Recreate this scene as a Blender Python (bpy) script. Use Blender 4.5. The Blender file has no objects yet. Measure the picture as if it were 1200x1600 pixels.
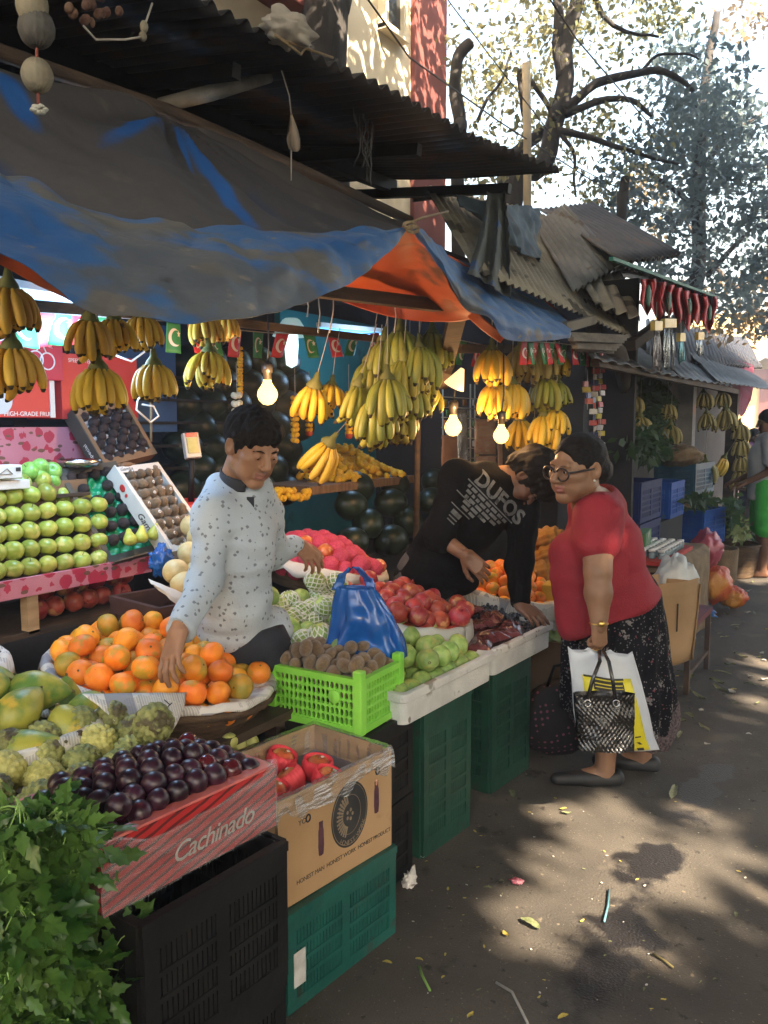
import bpy, math, random
import numpy as np
from mathutils import Vector, Matrix, Euler, noise
# ---------------------------------------------------------------- camera, sky, sun, exposure
D = bpy.data
sc = bpy.context.scene
COL = sc.collection
rnd = random.Random(5)
FPX, YAW, PITCH, CAMH = 1300.0, math.radians(31.6), math.atan(140/1300.0), 1.6
cd = D.cameras.new('camera'); cam = D.objects.new('camera', cd); COL.objects.link(cam)
cd.sensor_fit = 'HORIZONTAL'; cd.sensor_width = 36; cd.lens = 36*FPX/1200
cd.clip_start = .05; cd.clip_end = 500
cam.location = (0, 0, CAMH); cam.rotation_euler = (math.pi/2-PITCH, 0, YAW)
sc.camera = cam
SUN = Vector((.66, -.36, .66)).normalized()
w = D.worlds.new('World'); sc.world = w; w.use_nodes = True
nt = w.node_tree; bg = nt.nodes['Background']
sky = nt.nodes.new('ShaderNodeTexSky'); sky.sky_type = 'NISHITA'; sky.sun_disc = False
sky.sun_elevation = math.asin(SUN.z); sky.sun_rotation = math.atan2(SUN.x, SUN.y)
sky.air_density = 1.6; sky.dust_density = 6.0; sky.ozone_density = .6
nt.links.new(sky.outputs[0], bg.inputs[0]); bg.inputs[1].default_value = .118
sl = D.lights.new('sun', 'SUN'); so = D.objects.new('sun', sl); COL.objects.link(so)
sl.energy = 5.0; sl.angle = math.radians(.55); sl.color = (1, .82, .60)
so.rotation_euler = SUN.to_track_quat('Z', 'Y').to_euler()
sc.view_settings.view_transform = 'Standard'; sc.view_settings.look = 'None'
sc.view_settings.exposure = 2.78; sc.view_settings.gamma = 1.0
try:
    sc.cycles.use_denoising = True
    sc.cycles.max_bounces = 8; sc.cycles.transparent_max_bounces = 16
    sc.cycles.sample_clamp_indirect = 4
    sc.cycles.caustics_reflective = False; sc.cycles.caustics_refractive = False
except Exception: pass

# ---------------------------------------------------------------- helpers
_f = Vector((-math.sin(YAW)*math.cos(PITCH), math.cos(YAW)*math.cos(PITCH), -math.sin(PITCH)))
_r = Vector((math.cos(YAW), math.sin(YAW), 0)); _u = _r.cross(_f)
def at(x, y, X=None, Y=None, Z=None, d=None):
    """the world point seen at a pixel, on a given plane or at a given depth"""
    v = _f + _r*((x-600)/FPX) + _u*((800-y)/FPX)
    t = X/v.x if X is not None else Y/v.y if Y is not None else (Z-CAMH)/v.z if Z is not None else d
    return Vector((0, 0, CAMH)) + v*t
T = Matrix.Translation
def RZ(a): return Matrix.Rotation(a, 4, 'Z')
def RX(a): return Matrix.Rotation(a, 4, 'X')
def RY(a): return Matrix.Rotation(a, 4, 'Y')
def SC(x, y=None, z=None): return Matrix.Diagonal((x, x if y is None else y, x if z is None else z, 1))
def rad(a): return math.radians(a)
def frame(o, x, y=None, z=None):
    """matrix with origin o, x axis along x and z axis near z (or y axis near y)"""
    x = Vector(x).normalized()
    if z is not None:
        y = Vector(z).cross(x).normalized(); z = x.cross(y)
    else:
        z = x.cross(Vector(y)).normalized(); y = z.cross(x)
    M = Matrix((x, y, z)).transposed().to_4x4(); M.translation = Vector(o); return M
def nz(p, s=1.0, k=0): return noise.noise(Vector((p[0]*s+k*7.3, p[1]*s-k*3.1, p[2]*s+k*1.7)))
def wm(o):
    M = o.matrix_basis.copy()
    return wm(o.parent) @ o.matrix_parent_inverse @ M if o.parent else M
class MB:
    def __init__(s): s.v = []; s.f = []; s.m = []; s.s = []
    def add(s, V, F, m=0, smooth=True, M=None):
        b = len(s.v)
        s.v += [tuple(M @ Vector(v)) for v in V] if M is not None else [tuple(v) for v in V]
        s.f += [tuple(b+i for i in f) for f in F]; s.m += [m]*len(F); s.s += [smooth]*len(F)
        return s
    def box(s, c, z, m=0, M=None):
        x, y, h = z[0]/2, z[1]/2, z[2]/2
        V = [(c[0]+a*x, c[1]+b*y, c[2]+e*h) for a in (-1, 1) for b in (-1, 1) for e in (-1, 1)]
        return s.add(V, [(0,1,3,2),(4,6,7,5),(0,4,5,1),(2,3,7,6),(0,2,6,4),(1,5,7,3)], m, False, M)
    def bar(s, a, b, wd, ht=None, m=0, up=(0,0,1)):
        a, b = Vector(a), Vector(b); ht = ht or wd
        if abs((b-a).normalized().dot(Vector(up))) > .95: up = (0, 1, 0)
        M = frame((a+b)/2, b-a, z=up)
        return s.box((0,0,0), ((b-a).length, wd, ht), m, M)
    def loft(s, rings, m=0, closed=True, cap=(True, True), smooth=True, M=None):
        n = len(rings[0]); V = [p for r in rings for p in r]; F = []
        for i in range(len(rings)-1):
            for j in range(n if closed else n-1):
                k = (j+1) % n
                F.append((i*n+j, i*n+k, (i+1)*n+k, (i+1)*n+j))
        if cap[0]: F.append(tuple(range(n-1, -1, -1)))
        if cap[1]: F.append(tuple((len(rings)-1)*n+j for j in range(n)))
        return s.add(V, F, m, smooth, M)
    def tube(s, pts, r, n=8, m=0, cap=True, sq=1.0, M=None, twist=0):
        pts = [Vector(p) for p in pts]; rs = r if hasattr(r, '__len__') else [r]*len(pts)
        prev = None; rings = []
        for i, p in enumerate(pts):
            t = (pts[min(i+1, len(pts)-1)]-pts[max(i-1, 0)]).normalized()
            if prev is None:
                a = Vector((0, 0, 1)) if abs(t.z) < .9 else Vector((1, 0, 0))
                x = t.cross(a).normalized()
            else:
                x = (prev - t*prev.dot(t)).normalized()
            prev = x; y = t.cross(x)
            rings.append([p + (x*math.cos(q)+y*math.sin(q)*sq)*rs[i] for q in [2*math.pi*j/n+twist for j in range(n)]])
        return s.loft(rings, m, True, (cap, cap), True, M)
    def lathe(s, prof, n=24, m=0, M=None, fn=None):
        rings = []
        for k, (r, z) in enumerate(prof):
            ring = []
            for j in range(n):
                q = 2*math.pi*j/n; p = Vector((r*math.cos(q), r*math.sin(q), z))
                ring.append(fn(p, q, k) if fn else p)
            rings.append(ring)
        return s.loft(rings, m, True, (prof[0][0] > 1e-5, prof[-1][0] > 1e-5), True, M)
    def ell(s, c, r, n=16, m=0, M=None, fn=None):
        k = max(6, n//2)
        prof = [(max(1e-4, math.sin(math.pi*i/k)), -math.cos(math.pi*i/k)) for i in range(k+1)]
        rr = (r, r, r) if not hasattr(r, '__len__') else r
        MM = T(c) @ SC(*rr)
        return s.lathe(prof, n, m, (M @ MM) if M is not None else MM, fn)
    def grid(s, fn, nu, nv, m=0, M=None, smooth=True):
        V = [fn(i/nu, j/nv) for j in range(nv+1) for i in range(nu+1)]
        F = [(j*(nu+1)+i, j*(nu+1)+i+1, (j+1)*(nu+1)+i+1, (j+1)*(nu+1)+i) for j in range(nv) for i in range(nu)]
        return s.add(V, F, m, smooth, M)
    def poly(s, pts, h=.001, m=0, M=None):
        n = len(pts)
        V = [(p[0], p[1], 0) for p in pts]+[(p[0], p[1], h) for p in pts]
        F = [tuple(range(n-1, -1, -1)), tuple(range(n, 2*n))]+[(i, (i+1) % n, n+(i+1) % n, n+i) for i in range(n)]
        return s.add(V, F, m, False, M)
    def mesh(s, name, mats):
        me = D.meshes.new(name); me.from_pydata(s.v, [], s.f)
        for q in (mats if isinstance(mats, (list, tuple)) else [mats]): me.materials.append(q)
        me.polygons.foreach_set('material_index', s.m); me.polygons.foreach_set('use_smooth', s.s)
        me.update(); return me
    def build(s, name, mats, parent=None, M=None, bev=0, world=False, solid=0, sub=0):
        return obj(name, s.mesh(name, mats), parent, M, bev, world, solid, sub)
def obj(name, me, parent=None, M=None, bev=0, world=False, solid=0, sub=0):
    o = D.objects.new(name, me); COL.objects.link(o)
    if M is not None: o.matrix_basis = M
    if parent:
        o.parent = parent
        if world: o.matrix_parent_inverse = wm(parent).inverted()
    if solid:
        q = o.modifiers.new('thickness', 'SOLIDIFY'); q.thickness = abs(solid); q.offset = 0
        if solid < 0: q.material_offset = 1
    if bev:
        q = o.modifiers.new('bevel', 'BEVEL'); q.width = bev; q.segments = 2; q.limit_method = 'ANGLE'
    if sub:
        q = o.modifiers.new('sub', 'SUBSURF'); q.levels = sub; q.render_levels = sub
    return o
def tag(o, label=None, cat=None, group=None, kind=None):
    if label: o['label'] = label
    if cat: o['category'] = cat
    if group: o['group'] = group
    if kind: o['kind'] = kind
    return o
def thing(name, label, cat, loc=(0, 0, 0), rz=0, group=None, M=None):
    o = D.objects.new(name, None); COL.objects.link(o); o.empty_display_size = .05
    o.matrix_basis = M if M is not None else T(loc) @ RZ(rz)
    return tag(o, label, cat, group)
def copy_tree(o, parent=None):
    c = o.copy(); COL.objects.link(c)
    if parent: c.parent = parent
    for ch in list(o.children): copy_tree(ch, c)
    return c
class Repeat:
    """first call moves the prototype itself, later calls copy the thing and each of its parts"""
    def __init__(s, proto): s.p = proto; s.used = False
    def put(s, M, label=None, group=None):
        o = copy_tree(s.p) if s.used else s.p
        s.used = True; o.matrix_basis = M
        if label: o['label'] = label
        if group: o['group'] = group
        return o
def text_mesh(s, size, mats, extrude=.0006, shear=0, align='CENTER', space=1.0, offset=0):
    cu = D.curves.new('lettering', 'FONT'); cu.body = s; cu.size = size; cu.extrude = extrude
    cu.shear = shear; cu.offset = offset; cu.align_x = align; cu.align_y = 'CENTER'; cu.space_character = space; cu.resolution_u = 3
    ob = D.objects.new('lettering', cu); COL.objects.link(ob)
    me = D.meshes.new_from_object(ob)
    D.objects.remove(ob); D.curves.remove(cu)
    me.materials.clear(); me.materials.append(mats)
    return me
def lettering(s, size, mt, parent, M, world=False, **k):
    return obj('lettering', text_mesh(s, size, mt, **k), parent, M, world=world)

# ---------------------------------------------------------------- materials
MATS = {}
def mat(name, c, c2=None, scale=6.0, rough=.6, bump=0.0, bs=60.0, metal=0.0, rand=0.0, hue=0.0, spot=None,
        coat=0.0, emit=None, es=1.0, alpha=None, trans=0.0, sss=0.0, spec=.5, ramp=(.38, .62), stretch=(1, 1, 1), aniso=None, sheen=0):
    m = D.materials.new(name); m.use_nodes = True; N = m.node_tree.nodes; L = m.node_tree.links.new
    b = N['Principled BSDF']
    b.inputs['Roughness'].default_value = rough; b.inputs['Metallic'].default_value = metal
    b.inputs['Coat Weight'].default_value = coat; b.inputs['Coat Roughness'].default_value = .15
    b.inputs['Specular IOR Level'].default_value = spec
    b.inputs['Transmission Weight'].default_value = trans
    if sheen: b.inputs['Sheen Weight'].default_value = sheen
    if sss:
        b.inputs['Subsurface Weight'].default_value = sss; b.inputs['Subsurface Radius'].default_value = (.012, .004, .002); b.inputs['Subsurface Scale'].default_value = 1
    tc = N.new('ShaderNodeTexCoord'); mp = N.new('ShaderNodeMapping'); L(tc.outputs['Object'], mp.inputs[0])
    mp.inputs['Scale'].default_value = stretch
    vec = mp.outputs[0]
    if rand or hue:
        oi = N.new('ShaderNodeObjectInfo'); ad = N.new('ShaderNodeVectorMath'); ad.operation = 'ADD'
        cx = N.new('ShaderNodeMath'); cx.operation = 'MULTIPLY'; cx.inputs[1].default_value = 37.0
        L(oi.outputs['Random'], cx.inputs[0]); L(vec, ad.inputs[0]); L(cx.outputs[0], ad.inputs[1]); vec = ad.outputs[0]
    c = tuple(c)+(1,); c2 = tuple(c2)+(1,) if c2 else tuple(min(1, x*1.25) for x in c[:3])+(1,)
    n1 = N.new('ShaderNodeTexNoise'); n1.inputs['Scale'].default_value = scale; n1.inputs['Detail'].default_value = 6
    L(vec, n1.inputs['Vector'])
    cr = N.new('ShaderNodeValToRGB'); cr.color_ramp.elements[0].position = ramp[0]; cr.color_ramp.elements[1].position = ramp[1]
    cr.color_ramp.elements[0].color = c; cr.color_ramp.elements[1].color = c2
    L(n1.outputs['Fac'], cr.inputs[0]); out = cr.outputs[0]
    for sp in ([spot] if spot and not isinstance(spot, list) else spot or []):
        n2 = N.new('ShaderNodeTexNoise'); n2.inputs['Scale'].default_value = sp[1]; n2.inputs['Detail'].default_value = 4; L(vec, n2.inputs['Vector'])
        r2 = N.new('ShaderNodeValToRGB'); r2.color_ramp.elements[0].position = sp[2]; r2.color_ramp.elements[1].position = sp[2]+.06
        L(n2.outputs['Fac'], r2.inputs[0])
        mx = N.new('ShaderNodeMix'); mx.data_type = 'RGBA'; L(r2.outputs[0], mx.inputs[0]); L(out, mx.inputs[6]); mx.inputs[7].default_value = tuple(sp[0])+(1,); out = mx.outputs[2]
    if rand or hue:
        hs = N.new('ShaderNodeHueSaturation'); L(out, hs.inputs['Color'])
        for key, amt, base in (('Value', rand, 1.0), ('Hue', hue, .5)):
            ml = N.new('ShaderNodeMath'); ml.operation = 'MULTIPLY_ADD'; ml.inputs[1].default_value = 2*amt; ml.inputs[2].default_value = base-amt
            if key == 'Hue':
                fr = N.new('ShaderNodeMath'); fr.operation = 'FRACT'; m7 = N.new('ShaderNodeMath'); m7.operation = 'MULTIPLY'; m7.inputs[1].default_value = 7.31
                L(oi.outputs['Random'], m7.inputs[0]); L(m7.outputs[0], fr.inputs[0]); L(fr.outputs[0], ml.inputs[0])
            else: L(oi.outputs['Random'], ml.inputs[0])
            L(ml.outputs[0], hs.inputs[key])
        out = hs.outputs[0]
    L(out, b.inputs['Base Color'])
    if bump:
        nb = N.new('ShaderNodeTexNoise'); nb.inputs['Scale'].default_value = bs; nb.inputs['Detail'].default_value = 5; L(vec, nb.inputs['Vector'])
        bp = N.new('ShaderNodeBump'); bp.inputs['Strength'].default_value = bump; bp.inputs['Distance'].default_value = .01
        L(nb.outputs['Fac'], bp.inputs['Height']); L(bp.outputs[0], b.inputs['Normal'])
    if emit:
        b.inputs['Emission Color'].default_value = tuple(emit)+(1,); b.inputs['Emission Strength'].default_value = es
    if alpha is not None: b.inputs['Alpha'].default_value = alpha
    m.diffuse_color = c; MATS[name] = m
    return m
def nodes(m): return m.node_tree.nodes, m.node_tree.links.new
def mixin(m, fac_socket, color):
    """paint a colour over the base colour where the mask is 1"""
    N, L = nodes(m); b = N['Principled BSDF']; src = b.inputs['Base Color'].links[0].from_socket
    mx = N.new('ShaderNodeMix'); mx.data_type = 'RGBA'; L(fac_socket, mx.inputs[0]); L(src, mx.inputs[6])
    mx.inputs[7].default_value = tuple(color)+(1,); L(mx.outputs[2], b.inputs['Base Color'])
def math_node(m, op, a, b=None, c=None):
    N, L = nodes(m); q = N.new('ShaderNodeMath'); q.operation = op
    for i, x in enumerate((a, b, c)):
        if x is None: continue
        if isinstance(x, (int, float)): q.inputs[i].default_value = x
        else: L(x, q.inputs[i])
    return q.outputs[0]
def coords(m, scale=(1, 1, 1), rot=(0, 0, 0)):
    N, L = nodes(m); tc = N.new('ShaderNodeTexCoord'); mp = N.new('ShaderNodeMapping')
    L(tc.outputs['Object'], mp.inputs[0]); mp.inputs['Scale'].default_value = scale; mp.inputs['Rotation'].default_value = rot
    return mp.outputs[0]
def vor(m, vec, scale, dist='EUCLIDEAN', rnd_=1.0):
    N, L = nodes(m); q = N.new('ShaderNodeTexVoronoi'); q.inputs['Scale'].default_value = scale; q.distance = dist
    q.inputs['Randomness'].default_value = rnd_; L(vec, q.inputs['Vector']); return q
wood_dark = mat('dark wood', (.035, .022, .014), (.075, .047, .03), 4, .8, .4, 30, stretch=(1, 1, 6))
wood_mid = mat('brown wood', (.13, .07, .035), (.22, .125, .065), 5, .7, .3, 40, stretch=(1, 6, 1))
wood_pale = mat('pale wood', (.34, .22, .12), (.45, .31, .18), 5, .7, .2, 40, stretch=(1, 1, 5))
black_pl = mat('black plastic', (.0045, .0045, .005), (.010, .0095, .0095), 8, .55, .15, 40, spec=.25)
green_pl = mat('dark green plastic', (.008, .045, .03), (.014, .07, .045), 8, .45, .2, 40, spot=((.03, .045, .035), 14, .62))
teal_pl = mat('teal green plastic', (.006, .07, .058), (.012, .105, .085), 8, .42, .2, 40, spot=((.03, .06, .05), 14, .62))
lime_pl = mat('lime green plastic', (.22, .62, .06), (.29, .72, .09), 5, .38, .05, 40)
red_pl = mat('maroon plastic', (.10, .012, .02), (.16, .02, .03), 6, .5, .1)
blue_pl = mat('blue plastic', (.006, .055, .30), (.010, .085, .38), 6, .55, .1, spec=.2, spot=((.05, .1, .2), 12, .63))
navy_pl = mat('navy plastic', (.003, .013, .085), (.006, .022, .12), 6, .6, .1, spec=.2)
styro = mat('styrofoam', (.52, .53, .51), (.68, .68, .65), 7, .75, .35, 120, spot=[((.30, .28, .24), 9, .62), ((.2, .18, .15), 30, .68)])
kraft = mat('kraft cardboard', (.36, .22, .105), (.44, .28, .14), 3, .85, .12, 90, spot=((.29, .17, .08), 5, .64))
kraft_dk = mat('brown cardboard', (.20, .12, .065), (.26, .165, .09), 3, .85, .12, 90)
white_card = mat('white cardboard', (.62, .60, .56), (.72, .70, .66), 4, .6, .05, spot=((.5, .45, .38), 10, .66))
paper = mat('newsprint paper', (.56, .53, .48), (.66, .63, .58), 5, .8, .2, 30)
ink = mat('black ink', (.015, .015, .016), (.03, .03, .03), 8, .7)
white_paint = mat('white print', (.75, .74, .72), (.82, .81, .8), 8, .6)
rope = mat('jute rope', (.22, .16, .09), (.32, .24, .14), 60, .9, .5, 200)
string_m = mat('string', (.35, .33, .3), (.45, .42, .38), 20, .8)
wire_m = mat('black cable', (.012, .012, .013), (.02, .02, .02), 20, .5)
steel = mat('steel', (.45, .46, .47), (.6, .6, .6), 10, .25, metal=1)
rust = mat('rusted iron', (.05, .035, .028), (.10, .06, .04), 8, .8, .3, 60)
skin_dk = None
# ================================================================ SETTING
# ---- ground: one sheet, dusty trodden tarmac with wet streaks
gm = mat('ground tarmac', (.045, .039, .033), (.088, .076, .063), 1.9, .88, .6, 130,
         spot=[((.115, .096, .076), 2.3, .60), ((.018, .015, .013), 5, .66), ((.024, .02, .017), 26, .64), ((.17, .14, .10), 34, .67), ((.24, .20, .15), 110, .66), ((.018, .016, .014), 150, .66)])
N, L = nodes(gm)
tc = N.new('ShaderNodeTexCoord'); nw = N.new('ShaderNodeTexNoise'); nw.inputs['Scale'].default_value = 4.5; nw.inputs['Detail'].default_value = 5
L(tc.outputs['Object'], nw.inputs['Vector'])
wet = None
for (px, py, qx, qy, wd) in [(860, 1600, 985, 1440, .13), (985, 1440, 1065, 1290, .11), (1065, 1290, 1130, 1170, .10), (1020, 1345, 1055, 1320, .11)]:
    a, b = at(px, py, Z=0), at(qx, qy, Z=0); c = (a+b)/2; d = b-a; ang = math.atan2(d.y, d.x)
    mp = N.new('ShaderNodeMapping'); mp.vector_type = 'TEXTURE'; L(tc.outputs['Object'], mp.inputs[0])
    mp.inputs['Location'].default_value = c; mp.inputs['Rotation'].default_value = (0, 0, ang); mp.inputs['Scale'].default_value = (d.length/2*1.25, wd, 1)
    ln = N.new('ShaderNodeVectorMath'); ln.operation = 'LENGTH'; L(mp.outputs[0], ln.inputs[0])
    f = math_node(gm, 'SUBTRACT', 1.0, ln.outputs['Value'])
    wet = f if wet is None else math_node(gm, 'MAXIMUM', wet, f)
wn = math_node(gm, 'MULTIPLY_ADD', nw.outputs['Fac'], 4.2, -2.2)
wet = math_node(gm, 'ADD', wet, wn)
ss = N.new('ShaderNodeMapRange'); ss.interpolation_type = 'SMOOTHSTEP'; L(wet, ss.inputs[0]); ss.inputs[1].default_value = -.05; ss.inputs[2].default_value = .42
mixin(gm, ss.outputs[0], (.010, .0085, .009))
L(math_node(gm, 'MULTIPLY_ADD', ss.outputs[0], -.42, .88), N['Principled BSDF'].inputs['Roughness'])
g = MB(); g.grid(lambda u, v: (-60+120*u, -30+150*v, 0), 60, 60)
tag(g.build('ground', gm), kind='structure')

# ---- corrugated sheets
tin_dark = mat('dark corrugated iron', (.022, .022, .026), (.055, .052, .055), 3, .6, .2, 30, spot=((.09, .05, .03), 3, .62))
asb = mat('weathered cement sheet', (.22, .20, .155), (.36, .33, .265), 2.2, .9, .35, 40, spot=[((.07, .065, .055), 3, .58), ((.36, .33, .27), 12, .68)])
tin_grey = mat('grey roofing sheet', (.10, .11, .12), (.20, .21, .22), 2.5, .65, .2, 30, spot=((.10, .07, .05), 4, .64))
def sheet(a, b, c, d, amp, wl, m, nv=10, sag=.02, jag=0, seed=0):
    """corrugated sheet a-b along the eave, d-c along the ridge; the waves run from eave to ridge"""
    a, b, c, d = map(Vector, (a, b, c, d)); n = (b-a).cross(d-a).normalized(); ln = (b-a).length; nu = int(ln/wl*8)
    q = random.Random(seed); ends = [q.uniform(-jag, jag) for _ in range(60)]
    def fn(u, v):
        p = (a*(1-u)+b*u)*(1-v)+(d*(1-u)+c*u)*v
        if v == 0 and jag: p = p+(a-d).normalized()*ends[int(u*ln/.85) % 60]
        return p+n*(amp*math.sin(u*ln/wl*2*math.pi)+sag*nz(p, .9, 3))
    return MB().grid(fn, nu, nv)
bd = wood_dark
roofA = thing('tin_roof', 'large dark corrugated iron roof above the blue awning', 'roof', (-2.1, 2.6, 3.1))
e0, e1 = at(320, 0, X=-2.2), at(870, 270, X=-1.9); dd = (e0-e1); e0 = e1+dd*1.9
b1 = Vector((-4.3, e1.y+.05, e1.z+.30)); b0 = Vector((-4.3, e0.y, e0.z+.30))
sheet(e0, e1, b1, b0, .017, .085, [0], 12, .05, .03).build('roof_sheet', tin_dark, roofA, world=True, solid=.004)
m = MB(); 
for t in (.5, .9):
    m.bar(e0.lerp(b0, t)+Vector((0, 0, -.06)), e1.lerp(b1, t)+Vector((0, 0, -.06)), .06, .08)
for t in (.05, .3, .55, .8, .99):
    m.bar((e0.lerp(e1, t)).lerp(b0.lerp(b1, t), .12)+Vector((0, 0, -.10)), b0.lerp(b1, t)+Vector((0, 0, -.13)), .05, .06)
m.build('roof_beams', black_pl, roofA, world=True)
# dark back wall under it, teal painted stretch inside the stall
wall_dk = mat('sooty board wall', (.008, .008, .010), (.020, .019, .021), 3, .9, .3, 30)  # near-black boards, shared by walls, ceiling and counters
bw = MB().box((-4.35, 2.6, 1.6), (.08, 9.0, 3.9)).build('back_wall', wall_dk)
tag(bw, 'dark board wall at the back of the fruit stalls', 'wall')
teal = mat('teal paint', (.012, .13, .13), (.022, .19, .18), 2, .6, .1, 20, spot=((.01, .07, .07), 3, .64))
x0, x1 = at(440, 600, X=-3.75), at(606, 600, X=-3.75)
tw = MB().box((-3.78, (x0.y+x1.y)/2, 1.55), (.05, x1.y-x0.y, 1.7)).build('teal_wall', teal)
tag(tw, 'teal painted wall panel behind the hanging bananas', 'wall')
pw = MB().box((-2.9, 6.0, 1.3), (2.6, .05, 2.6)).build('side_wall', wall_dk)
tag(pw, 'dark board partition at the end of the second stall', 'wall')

# ---- cream and maroon building
cream = mat('cream plaster', (.70, .60, .42), (.78, .69, .51), 1.2, .85, .15, 20, spot=((.45, .36, .24), 2.2, .66))
maroon = mat('maroon plaster', (.17, .05, .045), (.22, .07, .06), 1.5, .85, .1, 20)
XB = -5.2
bl = thing('building', 'cream plastered building with maroon corner band above the tin roof', 'building', (XB, 6, 0))
pr, pl = at(695, 100, X=XB), at(645, 100, X=XB)
MB().box((XB-2.03, (pl.y-8)/2, 5), (4, pl.y+8, 10)).build('wall', cream, bl, world=True)
MB().box((XB-2.0, (pl.y+pr.y)/2, 5), (4.06, pr.y-pl.y, 10)).build('corner_band', maroon, bl, world=True, bev=.01)
sa = at(482, 18, X=XB+.25)
MB().box((XB+.12, sa.y/2-4, sa.z+.16), (.3, sa.y+8, .32)).build('ledge', maroon, bl, world=True, bev=.01)
w0, w1 = at(598, 40, X=XB), at(622, 40, X=XB); wz = at(610, 50, X=XB).z
wn_ = MB().box((XB, (w0.y+w1.y)/2, wz+.8), (.06, w1.y-w0.y, 1.6)).build('window', mat('window glass', (.02, .024, .03), (.03, .035, .04), 3, .1), bl, world=True)
q = MB()
for yy in (w0.y-.04, w1.y+.04): q.box((XB+.03, yy, wz+.8), (.1, .08, 1.7))
q.box((XB+.03, (w0.y+w1.y)/2, wz-.03), (.16, w1.y-w0.y+.16, .06)); q.build('frame', cream, wn_, world=True)

# ---- tarpaulins
blue_tarp = mat('blue tarpaulin', (.016, .080, .25), (.040, .125, .30), 2.6, .55, .9, 13, ramp=(.3, .7),
    spot=[((.075, .088, .11), 3.4, .56), ((.10, .098, .095), 6, .57), ((.014, .085, .26), 5, .62), ((.17, .15, .13), 19, .66), ((.035, .035, .04), 9, .70)], stretch=(1, .55, 1.5))
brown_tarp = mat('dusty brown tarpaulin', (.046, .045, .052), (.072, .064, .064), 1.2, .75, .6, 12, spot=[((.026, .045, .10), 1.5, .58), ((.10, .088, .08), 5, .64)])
orange_tarp = mat('orange tarpaulin', (.36, .055, .014), (.46, .085, .022), 2, .6, .4, 10, spot=[((.10, .032, .018), 2.6, .57), ((.25, .05, .018), 6, .60)])
for mm in (orange_tarp,):
    mm.node_tree.nodes['Principled BSDF'].inputs['Transmission Weight'].default_value = 0
def bicubic(net, nu, nv):
    A = np.array([[tuple(p) for p in row] for row in net], float)
    def cr(A, n):
        m = A.shape[0]; t = np.linspace(0, m-1, n+1); i = np.minimum(t.astype(int), m-2); f = (t-i)[:, None, None]
        p0 = A[np.maximum(i-1, 0)]; p1 = A[i]; p2 = A[i+1]; p3 = A[np.minimum(i+2, m-1)]
        return .5*(2*p1+(p2-p0)*f+(2*p0-5*p1+4*p2-p3)*f*f+(3*p1-p0-3*p2+p3)*f**3)
    B = cr(A, nv).transpose(1, 0, 2); return cr(B, nu).transpose(1, 0, 2)
def cloth(net, nu=60, nv=40, wr=.012, ws=4.0, k=0, hem=0.0):
    G = bicubic(net, nu, nv); m = MB()
    du = np.gradient(G, axis=1); dv = np.gradient(G, axis=0); n = np.cross(du, dv); n /= np.linalg.norm(n, axis=2)[..., None]+1e-9
    P = []
    for j in range(nv+1):
        for i in range(nu+1):
            p = G[j, i]; a = abs(nz(p, ws, k)); b = nz(p, ws*2.7, k+1)
            P.append(tuple(p+n[j, i]*(wr*(1.6*(.35-a)+.5*b))))
    F = [(j*(nu+1)+i, j*(nu+1)+i+1, (j+1)*(nu+1)+i+1, (j+1)*(nu+1)+i) for j in range(nv) for i in range(nu)]
    return m.add(P, F)
A = at
XF = -1.45
# the broad dusty sheet behind, from the ridge down to the front pole
net = [[A(-420, -140, X=-2.5), A(-150, 20, X=-2.5), A(0, 95, X=-2.5), A(140, 140, X=-2.5), A(262, 183, X=-2.5), A(440, 262, X=-2.5), A(640, 352, X=-2.5)],
       [A(-420, 40, X=-2.05), A(-150, 150, X=-2.05), A(0, 200, X=-2.05), A(150, 240, X=-2.02), A(270, 275, X=-1.98), A(450, 320, X=-2.05), A(640, 358, X=-2.1)],
       [A(-420, 170, X=-1.62), A(-150, 255, X=-1.62), A(0, 300, X=-1.62), A(160, 345, X=-1.62), A(280, 375, X=-1.62), A(450, 385, X=-1.62), A(632, 368, X=-1.62)]]
t1 = thing('tarpaulin', 'dusty brown tarpaulin sloping up behind the blue awning sheet', 'tarpaulin', (-2, 2, 2.4))
C_ = cloth(net, 150, 70, .016, 3.0, 1); P0 = A(262, 183, X=-2.5); V2 = []
for v in C_.v:
    d = Vector(v)-P0; an = math.atan2(d.y, d.x+.02); k = math.exp(-d.length*1.3)*min(1, d.length*4)
    V2.append((v[0]+.02*k*math.sin(an*13+2*nz(v, 1.2)), v[1], v[2]+.035*k*math.sin(an*13+2*nz(v, 1.2))))
C_.v = V2
N, L = nodes(brown_tarp); tc = N.new('ShaderNodeTexCoord'); nw = N.new('ShaderNodeTexNoise'); nw.inputs['Scale'].default_value = 7; L(tc.outputs['Object'], nw.inputs[0])
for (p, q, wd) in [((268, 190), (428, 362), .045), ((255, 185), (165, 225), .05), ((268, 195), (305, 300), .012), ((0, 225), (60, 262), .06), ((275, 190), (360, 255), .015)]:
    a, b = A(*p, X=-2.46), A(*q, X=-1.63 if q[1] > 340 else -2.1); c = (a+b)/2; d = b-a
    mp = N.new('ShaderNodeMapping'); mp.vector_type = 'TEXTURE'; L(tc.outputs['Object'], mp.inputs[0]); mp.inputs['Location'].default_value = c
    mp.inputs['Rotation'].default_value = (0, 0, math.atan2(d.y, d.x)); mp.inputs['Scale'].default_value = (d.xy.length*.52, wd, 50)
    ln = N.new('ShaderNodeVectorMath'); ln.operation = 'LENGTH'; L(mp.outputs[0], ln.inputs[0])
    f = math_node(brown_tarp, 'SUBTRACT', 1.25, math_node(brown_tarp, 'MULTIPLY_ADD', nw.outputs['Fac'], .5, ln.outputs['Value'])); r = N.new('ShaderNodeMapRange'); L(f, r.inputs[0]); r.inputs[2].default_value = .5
    mixin(brown_tarp, r.outputs[0], (.012, .10, .36))
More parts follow.
